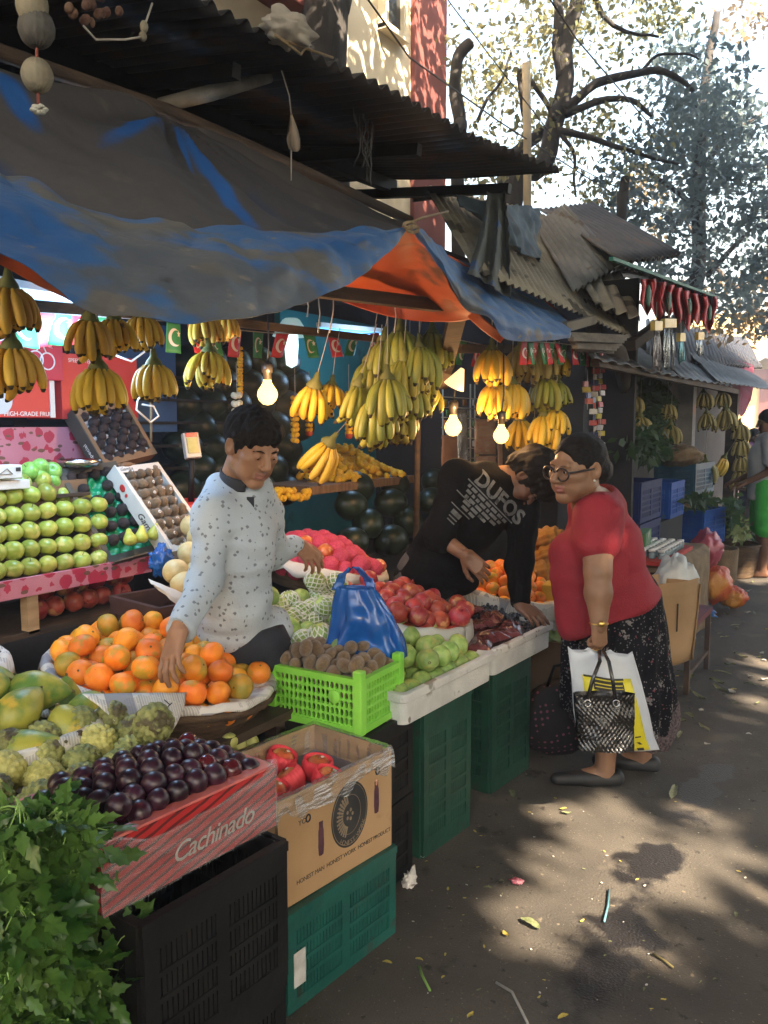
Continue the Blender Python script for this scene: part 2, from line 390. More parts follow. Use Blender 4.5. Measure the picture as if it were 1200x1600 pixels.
C_.build('sheet', brown_tarp, t1, world=True, solid=.003)
m = MB(); m.tube([A(x, y, X=-2.52)+Vector((0, 0, .02)) for x, y in [(-420, -145), (0, 92), (262, 181), (440, 258), (640, 350)]], .028, 8)
rp = m.build('ridge_pole', wood_dark, t1, world=True)
# the blue front sheet, sagging between its ties
net = [[A(-400, 95, X=-1.66), A(-150, 210, X=-1.66), A(0, 262, X=-1.64), A(90, 300, X=-1.63), A(190, 335, X=-1.62), A(320, 352, X=-1.6), A(450, 356, X=-1.56), A(560, 354, X=-1.5), A(638, 349, X=XF)],
       [A(-400, 130, X=-1.52), A(-150, 240, X=-1.52), A(0, 290, X=-1.5), A(90, 332, X=-1.48), A(190, 366, X=-1.46), A(320, 385, X=-1.46), A(450, 382, X=-1.45), A(560, 370, X=-1.44), A(638, 352, X=XF)],
       [A(-400, 190, X=-1.44), A(-150, 290, X=-1.44), A(0, 345, X=-1.42), A(100, 400, X=-1.38), A(200, 432, X=-1.36), A(325, 440, X=-1.35), A(450, 418, X=-1.38), A(560, 390, X=-1.42), A(637, 357, X=XF)],
       [A(-400, 240, X=-1.38), A(-150, 330, X=-1.37), A(0, 384, X=-1.36), A(90, 450, X=-1.34), A(150, 486, X=-1.33), A(330, 498, X=-1.31), A(450, 480, X=-1.34), A(560, 432, X=-1.40), A(636, 364, X=XF)]]
t2 = thing('tarpaulin', 'blue tarpaulin with grey dust sagging along the front of the stall', 'tarpaulin', (-1.45, 1.8, 2))
C_ = cloth(net, 220, 80, .019, 5.0, 4)
C_.v = [(x+.010*nz((y*1.5, z*9, 0), 1.6, 3)+.005*abs(nz((y*6, z*14, x), 1.5, 6)), y, z-.012*abs(nz((y*2.5, 0, 0), 2, 1))) for x, y, z in C_.v]
C_.build('sheet', blue_tarp, t2, world=True, solid=.002)
q = MB()
for px_, py_ in ((640, 352), (645, 358)): q.tube([A(px_+9*math.cos(a), py_+5*math.sin(a), X=-1.43) for a in [i*.7 for i in range(10)]], .006, 6)
q.tube([A(636, 350, X=-1.44), A(660, 340, X=-1.5), A(700, 330, X=-1.9)], .005, 5).build('tie_rope', rope, t2, world=True)
# orange underside strip hanging inside on the near end
net = [[A(-300, 270, X=-1.5), A(-100, 345, X=-1.5), A(0, 376, X=-1.5), A(60, 420, X=-1.48), A(130, 462, X=-1.47), A(215, 488, X=-1.47)],
       [A(-300, 300, X=-1.55), A(-100, 375, X=-1.55), A(0, 414, X=-1.55), A(60, 445, X=-1.54), A(130, 477, X=-1.52), A(250, 497, X=-1.5)]]
t3 = thing('tarpaulin', 'faded orange tarpaulin edge showing under the blue sheet beside the tube lights', 'tarpaulin', (-1.5, 1.2, 2))
cloth(net, 60, 8, .006, 6, 5).build('sheet', orange_tarp, t3, world=True, solid=.003)
# orange gable and its scalloped lower edge
net = [[A(632, 352, X=-1.5), A(637, 352, X=-1.5), A(644, 353, X=-1.49), A(650, 356, X=-1.48)],
       [A(585, 400, X=-1.72), A(620, 410, X=-1.7), A(655, 405, X=-1.62), A(684, 414, X=-1.52)],
       [A(545, 432, X=-1.95), A(598, 442, X=-1.85), A(660, 446, X=-1.7), A(708, 458, X=-1.55)],
       [A(505, 452, X=-2.2), A(590, 462, X=-1.98), A(665, 470, X=-1.75), A(726, 482, X=-1.56)],
       [A(505, 456, X=-2.2), A(590, 490, X=-1.98), A(680, 504, X=-1.75), A(752, 496, X=-1.56)]]
t4 = thing('tarpaulin', 'bright orange tarpaulin gable under the ridge with a dark smoke stain', 'tarpaulin', (-1.6, 2.8, 2.1))
cloth(net, 50, 40, .012, 5, 6).build('sheet', orange_tarp, t4, world=True, solid=.003)
net = [[A(742, 484, X=-1.52), A(758, 500, X=-1.5), A(790, 525, X=-1.48)], [A(730, 495, X=-1.56), A(752, 515, X=-1.54), A(782, 536, X=-1.5)]]
# second blue sheet stepping down to the next stall
net2 = [[A(640, 347, X=-1.5), A(668, 366, X=-1.62), A(700, 398, X=-1.75), A(745, 425, X=-1.8), A(800, 448, X=-1.85), A(858, 474, X=-1.8), A(897, 512, X=-1.62)],
        [A(642, 351, X=-1.47), A(672, 385, X=-1.5), A(708, 425, X=-1.55), A(752, 452, X=-1.6), A(805, 476, X=-1.62), A(855, 496, X=-1.6), A(893, 516, X=-1.52)],
        [A(645, 355, X=-1.46), A(682, 405, X=-1.46), A(722, 455, X=-1.46), A(760, 478, X=-1.46), A(810, 500, X=-1.46), A(850, 514, X=-1.46), A(892, 522, X=-1.46)],
        [A(648, 358, X=-1.47), A(692, 418, X=-1.47), A(726, 482, X=-1.47), A(766, 497, X=-1.46), A(792, 530, X=-1.46), A(846, 533, X=-1.46), A(890, 528, X=-1.46)]]
t5 = thing('tarpaulin', 'blue and grey tarpaulin stepping down towards the second stall', 'tarpaulin', (-1.5, 3.4, 2.1))
cloth(net2, 70, 40, .014, 5, 8).build('sheet', blue_tarp, t5, world=True, solid=.003)
cloth(net, 12, 6, .004, 8, 9).build('turned_edge', orange_tarp, t5, world=True, solid=.003)
m = MB(); m.tube([A(x, y, X=XX) for x, y, XX in [(700, 402, -1.78), (745, 428, -1.82), (805, 452, -1.87), (858, 476, -1.82), (896, 512, -1.64)]], .012, 6)
m.build('hem', orange_tarp, t5, world=True)
# knotted hanging tarpaulin on the cement roof
tent_m = mat('grey green canvas', (.055, .065, .06), (.10, .11, .10), 2, .85, .3, 20, spot=((.02, .09, .28), 2.0, .63))
tp = A(775, 298, X=-2.2)
net = [[tp+Vector((-.05*math.cos(q), .05*math.sin(q), 0)) for q in [i*.45-.5 for i in range(8)]],
       [A(x, 350, X=-1.95+.05*math.sin(i*1.9)) for i, x in enumerate((752, 760, 766, 772, 778, 783, 789, 794))],
       [A(x, y, X=-1.66+.07*math.sin(i*1.9)) for i, (x, y) in enumerate(((735, 410), (745, 412), (755, 415), (764, 420), (772, 425), (780, 432), (789, 438), (797, 445)))],
       [A(x, y, X=-1.54+.08*math.sin(i*1.9)) for i, (x, y) in enumerate(((730, 425), (742, 430), (752, 436), (762, 442), (771, 448), (780, 455), (788, 460), (798, 466)))]]
t6 = thing('tarpaulin', 'grey canvas knotted to a point over the cement roof', 'tarpaulin', tuple(tp))
cloth(net, 40, 30, .012, 6, 10).build('sheet', tent_m, t6, world=True, solid=.003)
net = [[A(712, 305, X=-2.7), A(745, 312, X=-2.5), A(785, 318, X=-2.3), A(820, 320, X=-2.4), A(846, 326, X=-2.5)],
       [A(720, 322, X=-2.6), A(750, 335, X=-2.45), A(790, 350, X=-2.22), A(825, 352, X=-2.3), A(845, 352, X=-2.4)],
       [A(740, 335, X=-2.55), A(762, 350, X=-2.4), A(800, 375, X=-2.18), A(828, 385, X=-2.22), A(843, 388, X=-2.3)],
       [A(757, 345, X=-2.5), A(775, 362, X=-2.38), A(812, 390, X=-2.16), A(835, 402, X=-2.16), A(848, 408, X=-2.2)]]
t7 = thing('tarpaulin', 'crumpled slate blue tarpaulin thrown over the top of the cement roof', 'tarpaulin', tuple(A(790, 350, X=-2.3)))
cloth([[q+Vector((.25, 0, 0))*.0+(q-Vector((0, 0, CAMH)))*-.085 for q in row] for row in net], 46, 34, .03, 5, 12).build('sheet', mat('slate blue tarpaulin', (.05, .085, .13), (.10, .15, .20), 2.5, .7, .3, 12, spot=((.09, .09, .09), 4, .6)), t7, world=True, solid=.003)

# ---- cement roof of the second stall, the tin roofs further on
r2 = thing('cement_roof', 'weathered corrugated cement roof sloping over the second stall', 'roof', (-2.1, 4.6, 2.5))
sheet(A(742, 420, X=-1.62), A(985, 528, X=-1.62), A(880, 345, X=-2.9), A(665, 290, X=-2.9), -.008, .085, [0], 10, .03, .02).build('roof_sheet', asb, r2, world=True, solid=.006)
sheet(A(930, 482, X=-1.56)+Vector((0, 0, .02)), A(1003, 505, X=-1.5)+Vector((0, 0, .02)), A(972, 425, X=-1.95)+Vector((0, 0, .02)), A(905, 440, X=-1.95)+Vector((0, 0, .02)), .02, .22, [0], 6, .01).build('patch_sheet', asb, r2, world=True, solid=.006)
sheet(A(895, 470, X=-1.72)+Vector((0, 0, .05)), A(970, 425, X=-1.95)+Vector((0, 0, .05)), A(880, 330, X=-2.7)+Vector((0, 0, .05)), A(832, 362, X=-2.7)+Vector((0, 0, .05)), .018, .2, [0], 6, .01).build('patch_sheet', tin_grey, r2, world=True, solid=.005)
m = MB()
for i in range(7):
    y0 = 6+4*i; m.bar(A(888+i*2, 522+i*4, X=-1.55+.02*(i % 3)), A(980-i*4, 526+i*4, X=-1.5+.02*(i % 3)), .03, .02)
m.bar(A(880, 512, X=-1.6), A(925, 500, X=-1.58), .05, .05)
m.build('eave_slats', mat('grey old wood', (.12, .105, .09), (.2, .18, .15), 5, .85, .4, 40, stretch=(1, 1, 1)), r2, world=True)
r3 = thing('tin_roof', 'dark tin roof with jagged edge high behind the cement roof', 'roof', (-2.2, 7.4, 3.2))
sheet(A(972, 412, X=-1.7), A(1064, 397, X=-1.7), A(925, 318, X=-3.2), A(842, 326, X=-3.2), .02, .16, [0], 8, .02).build('roof_sheet', tin_dark, r3, world=True, solid=.006)
r4 = thing('tin_roof', 'thin dark tin eave edged in green where the red bunting hangs', 'roof', (-1.6, 6.5, 2.6))
sheet(A(972, 415, X=-1.45), A(1122, 468, X=-1.45), A(1075, 455, X=-2.6), A(948, 425, X=-2.6), .012, .09, [0], 5, .01).build('roof_sheet', tin_dark, r4, world=True, solid=.006)
MB().bar(A(955, 404, X=-1.44), A(1123, 466, X=-1.44), .025, .02).build('eave_trim', mat('green trim', (.02, .16, .12), (.03, .22, .16), 8, .6), r4, world=True)
tin_mid = mat('blue grey sheet', (.03, .036, .043), (.065, .075, .085), 3, .6, .2, 30)
r5 = thing('tin_roof', 'low grey lean-to roof of overlapping sheets above the far banana racks', 'roof', (-1.8, 7, 2.05))
for k, (xa, ya, xb, yb) in enumerate([(925, 548, 1010, 578), (1005, 572, 1070, 592), (1062, 580, 1145, 607), (1120, 588, 1215, 614)]):
    o_ = Vector((0, 0, .012*k))
    sheet(A(xa, ya+14, X=-1.45)+o_, A(xb, yb, X=-1.45)+o_, A(xb-60, yb-42, X=-2.6)+o_, A(xa-50, ya-40, X=-2.6)+o_, .008, .3, [0], 5, .02, 0, k).build('roof_sheet', tin_mid if k else tin_dark, r5, world=True, solid=.005)
MB().bar(A(930, 566, X=-1.5), A(1150, 612, X=-1.5), .05, .05).build('eave_beam', wood_dark, r5, world=True)
r6 = thing('tin_roof', 'far dark tiled roof with a jagged ridge behind the lean-to', 'roof', (-2.4, 10, 2.6))
sheet(A(1010, 560, X=-2.2), A(1190, 575, X=-2.2), A(1165, 530, X=-3.2), A(1010, 500, X=-3.2), .03, .25, [0], 5, .03).build('roof_sheet', tin_dark, r6, world=True, solid=.02)
r7 = thing('awning', 'drooping maroon cloth awning at the far end of the stalls', 'awning', tuple(A(1160, 620, X=-1.9)))
net = [[A(1120, 560, X=-2.4), A(1150, 562, X=-2.3), A(1178, 570, X=-2.2)], [A(1125, 620, X=-2.2), A(1150, 622, X=-2.1), A(1178, 600, X=-2.0)], [A(1150, 640, X=-2.0), A(1160, 650, X=-2.0), A(1172, 628, X=-1.95)]]
cloth(net, 16, 16, .03, 3, 14).build('cloth', mat('maroon cloth', (.13, .01, .03), (.2, .02, .045), 3, .8, .2, 20), r7, world=True, solid=.004)
# ---- yellow building at the street end
yb = thing('building', 'sunlit yellow building with a maroon shutter at the street end', 'building', tuple(A(1190, 800, Y=30)))
yel = mat('yellow plaster', (.72, .48, .20), (.80, .56, .26), .6, .85, .1, 6)
p = A(1130, 700, Y=30)
MB().box((p.x+3.5, 32, 2.6), (12, 4, 5.2)).build('wall', yel, yb, world=True)
s0, s1 = A(1186, 640, Y=30), A(1230, 640, Y=30)
MB().box(((s0.x+s1.x)/2, 29.98, 1.5), (s1.x-s0.x, .1, 3)).build('shutter', maroon, yb, world=True)
MB().box(((s0.x+s1.x)/2, 29.9, 3.15), (s1.x-s0.x+.4, .35, .3)).build('shutter_box', maroon, yb, world=True)
z_ = A(1180, 563, Y=29.5).z
sheet((p.x-3, 29.2, z_), (p.x+9, 29.2, z_), (p.x+9, 33, z_+.7), (p.x-3, 33, z_+.7), .05, .35, [0], 4).build('roof', tin_grey, yb, world=True, solid=.02)
MB().box((p.x+3.5, 29.9, z_-.35), (12, .2, .14)).build('band', maroon, yb, world=True)

# ---- trees
bark = mat('brown bark', (.055, .042, .035), (.11, .085, .07), 5, .9, .7, 30, stretch=(2, 2, .5))
bark_dk = mat('dark bark', (.022, .02, .02), (.05, .045, .042), 5, .9, .8, 30, stretch=(2, 2, .6))
def leaf_mat(name, c1, c2):
    m = mat(name, c1, c2, .7, .55, rand=0)
    N, L = nodes(m); b = N['Principled BSDF']; tr = N.new('ShaderNodeBsdfTranslucent'); mx = N.new('ShaderNodeMixShader')
    L(b.inputs['Base Color'].links[0].from_socket, tr.inputs['Color']); mx.inputs[0].default_value = .42
    o = N['Material Output']; L(b.outputs[0], mx.inputs[1]); L(tr.outputs[0], mx.inputs[2]); L(mx.outputs[0], o.inputs[0]); return m
leaf_a = leaf_mat('olive leaves', (.19, .19, .085), (.34, .32, .16))
leaf_b = leaf_mat('blue green leaves', (.10, .145, .155), (.17, .22, .22))  # pale bluish haze is put into this leaf colour
rng = np.random.default_rng(11)
def leaves(C, size, rng, flat=.5):
    """one folded pointed leaf at each centre, as arrays"""
    n = len(C); d = rng.normal(size=(n, 3)); d[:, 2] -= .4; d /= np.linalg.norm(d, axis=1)[:, None]
    u = rng.normal(size=(n, 3)); u[:, 2] += flat*2; w_ = np.cross(d, u); w_ /= np.linalg.norm(w_, axis=1)[:, None]+1e-9; nn = np.cross(w_, d)
    s = size*rng.uniform(.7, 1.35, n)[:, None]
    a = C; b = C+d*s*.45+w_*s*.27+nn*s*.06; c = C+d*s; e = C+d*s*.45-w_*s*.27+nn*s*.06
    V = np.stack([a, b, c, e], 1).reshape(-1, 3); i = np.arange(n)*4
    return V, np.stack([i, i+1, i+2, i+3], 1)
def leaf_mesh(name, V, F, mt):
    me = D.meshes.new(name); me.vertices.add(len(V)); me.vertices.foreach_set('co', V.astype(np.float32).ravel())
    me.loops.add(F.size); me.loops.foreach_set('vertex_index', F.astype(np.int32).ravel())
    me.polygons.add(len(F)); me.polygons.foreach_set('loop_start', np.arange(len(F), dtype=np.int32)*4)
    me.materials.append(mt); me.update(calc_edges=True); me.validate(); return me
def limb(m, pts, r0, r1, n=8):
    pts = [Vector(p) for p in pts]; out = []
    for i in range(len(pts)-1):
        for t in (0, .25, .5, .75):
            p0 = pts[max(i-1, 0)]; p1 = pts[i]; p2 = pts[i+1]; p3 = pts[min(i+2, len(pts)-1)]
            out.append(.5*(2*p1+(p2-p0)*t+(2*p0-5*p1+4*p2-p3)*t*t+(3*p1-p0-3*p2+p3)*t**3))
    out.append(pts[-1]); k = len(out)
    out = [p+Vector((nz(p, 2.5), nz(p, 2.5, 5), nz(p, 2.5, 9)))*.05 for p in out]
    m.tube(out, [(r0+(r1-r0)*i/(k-1))*(1+.12*nz(out[i], 6)) for i in range(k)], n)
    return out
def clump(c, r, n, rng, holes=0):
    q = rng.normal(size=(n, 3)); q /= np.linalg.norm(q, axis=1)[:, None]; q *= (rng.uniform(0, 1, n)**.45)[:, None]
    P = np.array(tuple(c))+q*np.array(r); return P
t = thing('tree', 'tall tree with a forked brown trunk and pale leaves beyond the cement roof', 'tree', tuple(A(800, 800, d=11)*1)); t.location.z = 0
m = MB(); dT = 10.5
limb(m, [(A(790, 330, d=dT).x, A(790, 330, d=dT).y, 0), A(795, 330, d=dT), A(848, 260, d=dT), A(876, 160, d=dT), A(885, 70, d=dT), A(915, -60, d=dT), A(930, -200, d=dT)], .15, .07, 10)
limb(m, [A(874, 120, d=dT), A(872, 40, d=dT), A(866, -60, d=dT)], .09, .05)
limb(m, [A(775, 360, d=dT), A(790, 290, d=dT), A(812, 235, d=dT+.3), A(860, 205, d=dT+.2)], .11, .07)
for pts, a_, b_ in [([(884, 172), (930, 130), (1000, 112), (1050, 118), (1080, 140)], .07, .025), ([(884, 180), (920, 163), (985, 158), (1020, 180)], .06, .02),
                    ([(870, 205), (920, 215), (985, 235), (1060, 255)], .05, .015), ([(818, 180), (815, 110), (850, 150), (868, 190)], .04, .03),
                    ([(872, 205), (895, 240), (902, 280), (900, 310)], .03, .012), ([(1000, 112), (1030, 90), (1070, 85), (1090, 95)], .025, .01),
                    ([(745, 190), (760, 160), (790, 110), (800, 80)], .025, .012), ([(915, -40), (960, 40), (1030, 60)], .04, .015)]:
    limb(m, [A(x, y, d=dT-.1) for x, y in pts], a_, b_, 6)
m.build('trunk', bark_dk, t, world=True)
P = []
dn = .72
def scatter(px, py, rx, ry, n, d0, d1, size=.11):
    for _ in range(n):
        a = rng.uniform(0, 2*math.pi); rr = math.sqrt(rng.uniform())
        c = A(px+rx*rr*math.cos(a), py+ry*rr*math.sin(a), d=rng.uniform(d0, d1)); s = rng.uniform(.25, .55)
        P.append(clump(c, (s, s, s*.7), int(rng.uniform(18, 46)*dn), rng))
scatter(800, 40, 130, 110, 60, 10, 13); scatter(760, 190, 70, 110, 26, 10, 13); scatter(960, 20, 120, 60, 34, 10, 13)
scatter(930, 250, 130, 70, 30, 10, 13); scatter(820, 200, 60, 90, 14, 9.8, 12); scatter(960, 140, 60, 60, 10, 10, 12)
scatter(800, -140, 280, 90, 50, 9, 13)
V, F = leaves(np.concatenate(P), .095, rng)
obj('crown', leaf_mesh('crown', V, F, leaf_a), t, world=True)
t = thing('tree', 'dense leafy tree, tinted blue with haze, hanging over the far stalls', 'tree', (-3.3, 13.5, 0))
m = MB(); dT = 12.5
limb(m, [(A(1040, 560, d=dT).x, A(1040, 560, d=dT).y, 0), A(1045, 560, d=dT), A(1090, 430, d=dT), A(1090, 300, d=dT), A(1100, 150, d=dT), A(1120, 20, d=dT)], .16, .05)
for pts in ([(1092, 330), (1030, 280), (980, 250)], [(1092, 270), (1140, 210), (1190, 180)], [(1105, 430), (1150, 380), (1190, 350)], [(1098, 180), (1050, 120), (1020, 100)]):
    limb(m, [A(x, y, d=dT) for x, y in pts], .05, .015, 6)
m.build('trunk', bark_dk, t, world=True)
P = []
dn = .95
scatter(1120, 330, 110, 170, 120, 10.5, 14); scatter(1075, 130, 60, 70, 36, 10.5, 13); scatter(1040, 270, 90, 80, 40, 10.5, 13)
scatter(1120, 200, 80, 90, 40, 11, 14); scatter(1000, 390, 40, 60, 8, 11, 13); scatter(1230, 330, 60, 200, 50, 11, 14)
V, F = leaves(np.concatenate(P), .115, rng)
obj('crown', leaf_mesh('crown', V, F, leaf_b), t, world=True)
t = thing('tree', 'loose tan-leaved branches drooping beside the red bunting', 'tree', (-2.5, 15, 0))
P = []
scatter(1130, 480, 80, 50, 24, 13, 16); scatter(1010, 320, 60, 50, 12, 13, 16); scatter(1180, 60, 60, 60, 5, 13, 16)
m = MB(); limb(m, [A(1225, 800, d=15).xy.to_3d(), A(1215, 560, d=15), A(1180, 480, d=15), A(1120, 420, d=15), A(1060, 330, d=15)], .1, .02)
limb(m, [A(1180, 480, d=15), A(1150, 500, d=15), A(1125, 545, d=15)], .02, .008, 5)
m.build('trunk', bark, t, world=True)
V, F = leaves(np.concatenate(P), .13, rng)
obj('crown', leaf_mesh('crown', V, F, leaf_mat('tan leaves', (.16, .11, .05), (.26, .19, .09))), t, world=True)
t = thing('tree', 'thick dark tree trunk behind the tin roof against the cream wall', 'tree', (-4.7, 6.7, 0))
a, b = A(508, 110, X=-4.8), A(514, -10, X=-4.8)
m = MB(); limb(m, [(a.x, a.y, 0), a, b, b+(b-a)*1.5], .235, .2, 14); m.build('trunk', bark_dk, t, world=True)
t = thing('tree', 'bare blackened stump of a limb beside the maroon building corner', 'tree', (-4.4, 8.2, 0))
m = MB(); p = [A(x, y, d=9.4) for x, y in [(717, 260), (716, 200), (710, 140), (712, 100), (722, 82), (734, 68)]]
limb(m, [(p[0].x, p[0].y, 0)]+p, .085, .06, 8); m.build('trunk', bark_dk, t, world=True)
t = thing('tree', 'short dark post-like trunk standing between the tin roof and the leafy tree', 'tree', tuple(A(976, 400, d=10.5))); t.location.z = 0
m = MB(); p = [A(x, y, d=10.5) for x, y in [(973, 345), (976, 310), (980, 276)]]; limb(m, [(p[0].x, p[0].y, 0)]+p, .07, .06, 8); m.build('trunk', bark_dk, t, world=True)
pole = MB().tube([A(824, 345, d=9.5).xy.to_3d(), A(824, 345, d=9.5), A(824, 215, d=9.5), A(822, 100, d=9.5)], .05, 8).build('pipe', mat('pale pipe', (.42, .36, .26), (.52, .45, .33), 3, .7))
tag(pole, 'pale upright pipe in front of the forked tree', 'pipe')
# unseen shade tree across the street: crown shaped and gapped to place sun patches
t = thing('tree', 'broad unseen shade tree with its crown gapped to place the sun patches', 'tree', (7.5, 2.0, 0))
m = MB(); limb(m, [(7.5, 2, 0), (7.4, 2, 2), (7.2, 2.1, 3.6), (6.6, 2.3, 5.2), (5.5, 2.8, 6.4)], .3, .12, 12)
for e in [(3, 1, 6.6), (3, 6, 6.8), (6, 8, 7), (9, 6, 7), (9, -2, 6.8), (5, -3, 6.5), (1.5, 3.5, 6.6)]:
    limb(m, [(6.8, 2.2, 4.6), Vector((6.8, 2.2, 5.3)).lerp(Vector(e), .5), e], .12, .03, 6)
m.build('trunk', bark, t, world=True)
lit = []      # places the sun reaches through gaps in the crown: point, radius along and across the street
for (x, y, rx, ry) in [(880, 1264, 62, 34), (1012, 1284, 75, 26), (905, 1330, 70, 22), (800, 1366, 52, 26), (890, 1392, 95, 40), (1040, 1408, 105, 46), (1150, 1322, 60, 20),
                       (1195, 1398, 38, 36), (772, 1466, 46, 36), (835, 1492, 70, 16), (1170, 1028, 46, 14), (1185, 977, 24, 8), (1165, 1110, 70, 20), (1180, 905, 40, 10), (1215, 1060, 40, 20), (1100, 1560, 90, 20), (980, 1345, 40, 12), (830, 1320, 30, 10), (950, 1460, 40, 12), (1100, 1385, 34, 12), (1130, 1250, 40, 10), (1000, 1330, 36, 10)]:
    a = A(x, y, Z=0); lit.append((a, (A(x+rx, y, Z=0)-a), (A(x, y-ry, Z=0)-a)))
for (p, r) in [(A(520, 425, X=-1.42), .10), (A(600, 385, X=-1.45), .05), (A(905, 905, d=3.4), .075), (A(925, 800, d=3.4), .05), (A(940, 735, d=3.4), .03), (A(142, 1195, Z=.84), .045), (A(190, 1185, Z=.84), .035), (A(245, 1155, Z=.84), .03),
               (A(560, 1170, Z=.55), .07), (A(1035, 935, Z=.8), .06), (A(1075, 1000, X=-1.2), .03), (A(960, 490, X=-1.6), .2), (A(720, 420, X=-1.5), .07), (A(820, 480, X=-1.5), .06), (A(1110, 560, X=-1.5), .3)]:
    lit.append((p, Vector((0, r*1.3, 0)), Vector((r*.5, 0, r*.9))))
n = 300000
Pc = np.stack([rng.uniform(-4.6, 13, n), rng.uniform(-5, 12.5, n), rng.uniform(5.6, 8.4, n)], 1)
keep = np.ones(n, bool); S = np.array(tuple(SUN))
jit = np.array([nz(p, 3.0, 2) for p in Pc])
for (c, a, b) in lit:
    v = Pc-np.array(tuple(c)); v = v-np.outer(v@S/(S@S), S)
    a = a-SUN*a.dot(SUN); b = b-SUN*b.dot(SUN); ap = np.array(tuple(a*(1+.10/a.length))); bp = np.array(tuple(b*(1+.10/b.length)))
    G = np.array([[ap@ap, ap@bp], [ap@bp, bp@bp]]); co = np.linalg.solve(G+1e-9*np.eye(2), np.stack([v@ap, v@bp]))
    keep &= (co**2).sum(0) > (1.0+.45*jit)**2
keep &= (Pc[:, 0] > -1.6) | (rng.uniform(size=n) < .22)
fd = Pc@np.array((-math.sin(YAW), math.cos(YAW), 0)); keep &= (Pc[:, 2] > 1.9+.56*fd) | (Pc[:, 0] > .3)
V, F = leaves(Pc[keep], .24, rng, 1.0)
obj('crown', leaf_mesh('crown', V, F, leaf_b), t, world=True)
# ---- unseen houses added to block low skylight across the street and behind
for (lab, c, s) in [('added sky-blocking ochre house across the street', (13.5, 3, 2.1), (3, 26, 4.2)), ('added sky-blocking grey house closing the street behind the viewer', (0, -14, 2.6), (26, 3, 5.2))]:
    t = thing('house', lab, 'house', (c[0], c[1], 0)); MB().box(c, s).build('wall', cream if c[0] else tin_grey, t, world=True)
    for k in range(5):
        q = MB(); (q.box((c[0]-1.52, c[1]-10+5*k, 2.4), (.1, 1.2, 1.4)) if c[0] else q.box((-8+4*k, c[1]+1.52, 3.0), (1.2, .1, 1.2))); q.build('window', MATS['window glass'], t, world=True)
# ---- wires over the street
for (pts, lab, r) in [([(540, -50, 6), (640, 90, 7), (780, 190, 9), (1000, 330, 12), (1210, 440, 15)], 'sagging black cable crossing in front of the cream building', .008),
                      ([(820, -60, 7), (900, 60, 8), (1020, 200, 11), (1210, 360, 15)], 'black cable rising through the pale leaves', .008),
                      ([(640, -80, 8), (760, 80, 8.5), (900, 260, 10), (1210, 420, 14)], 'thin black cable below the other street wires', .006)]:
    tag(MB().tube([A(x, y, d=d_) for x, y, d_ in pts], r, 5).build('overhead_cable', wire_m), lab, 'cable')
# ================================================================ CONTAINERS
def crate(name, label, cat, M, w, d, h, m, style='slots', group=None, nu=10, nrow=4):
    """vented plastic crate, open on top, origin at the middle of its base"""
    t = thing(name, label, cat, M=M, group=group)
    def panel(L):
        q = MB(); th = .012
        if style == 'slots':
            q.box((0, 0, h*.06), (L, th, h*.12)); q.box((0, 0, h*.9), (L, th*1.2, h*.2)); q.box((0, .003, h-.012), (L+.006, th*2, .022))
            for x in (-L/2+.018, 0, L/2-.018): q.box((x, 0, h*.46), (.034, th*1.3, h*.70))
            for k in range(1, nrow): q.box((0, 0, h*(.12+.68*k/nrow)), (L-.04, th*1.15, .012))
            n = int(L/.015)
            for i in range(n):
                x = -L/2+.03+(L-.06)*(i+.5)/n
                q.box((x, .001, h*.46), (.0095, th*.7, h*.69))
        else:
            q.box((0, 0, h-.010), (L, th*1.8, .02)); q.box((0, 0, .012), (L, th*1.5, .024))
            for x in (-L/2+.011, L/2-.011): q.box((x, 0, h/2), (.022, th*1.7, h-.03))
            nx, nz_ = max(6, int(L/.021)), 5; x0, z0 = -L/2+.022, .024; cw, ch = (L-.044)/nx, (h-.044)/nz_
            for i in range(nx):
                for j in range(nz_):
                    cx, cz = x0+cw*(i+.5), z0+ch*(j+.5); a, b = cw/2, ch/2
                    ring = [(-a,-b),(0,-b),(a,-b),(a,0),(a,b),(0,b),(-a,b),(-a,0)]
                    hole = [(-.6*a,-.6*b),(0,-.84*b),(.6*a,-.6*b),(.80*a,0),(.6*a,.6*b),(0,.84*b),(-.6*a,.6*b),(-.80*a,0)]
                    V = [(cx+p[0], y, cz+p[1]) for y in (-.004, .004) for r in (ring, hole) for p in r]
                    F = []
                    for k in range(8):
                        k2 = (k+1) % 8
                        F += [(k, k2, 8+k2, 8+k), (16+k2, 16+k, 24+k, 24+k2), (8+k, 8+k2, 24+k2, 24+k)]
                    q.add(V, F, 0, False)
        return q
    for L, mm in ((w, T((0, -d/2, 0))), (w, T((0, d/2, 0)) @ RZ(math.pi)), (d-.012, T((w/2, 0, 0)) @ RZ(math.pi/2)), (d-.012, T((-w/2, 0, 0)) @ RZ(-math.pi/2))):
        panel(L).build('side_panel', m, t, mm, bev=0 if style == 'holes' else 0)
    b = MB(); b.box((0, 0, .008), (w-.02, d-.02, .008)); b.build('base_panel', m, t)
    if style == 'holes':
        for x in (-1, 1):
            for y in (-1, 1): MB().box((x*(w/2-.006), y*(d/2-.006), h/2+.012), (.034, .034, h+.03)).build('corner_post', m, t, bev=.005)
    return t
def open_box(name, label, cat, M, w, d, h, m, th=.005, group=None, inner=None):
    t = thing(name, label, cat, M=M, group=group)
    for (sx, sy, x, y) in ((w, th, 0, -d/2), (w, th, 0, d/2), (th, d-2*th, -w/2+th/2, 0), (th, d-2*th, w/2-th/2, 0)):
        MB().box((x, y, h/2), (sx, sy, h)).build('side_panel', m, t)
    MB().box((0, 0, th/2+.002), (w-2*th, d-2*th, th)).build('base_panel', m, t)
    return t
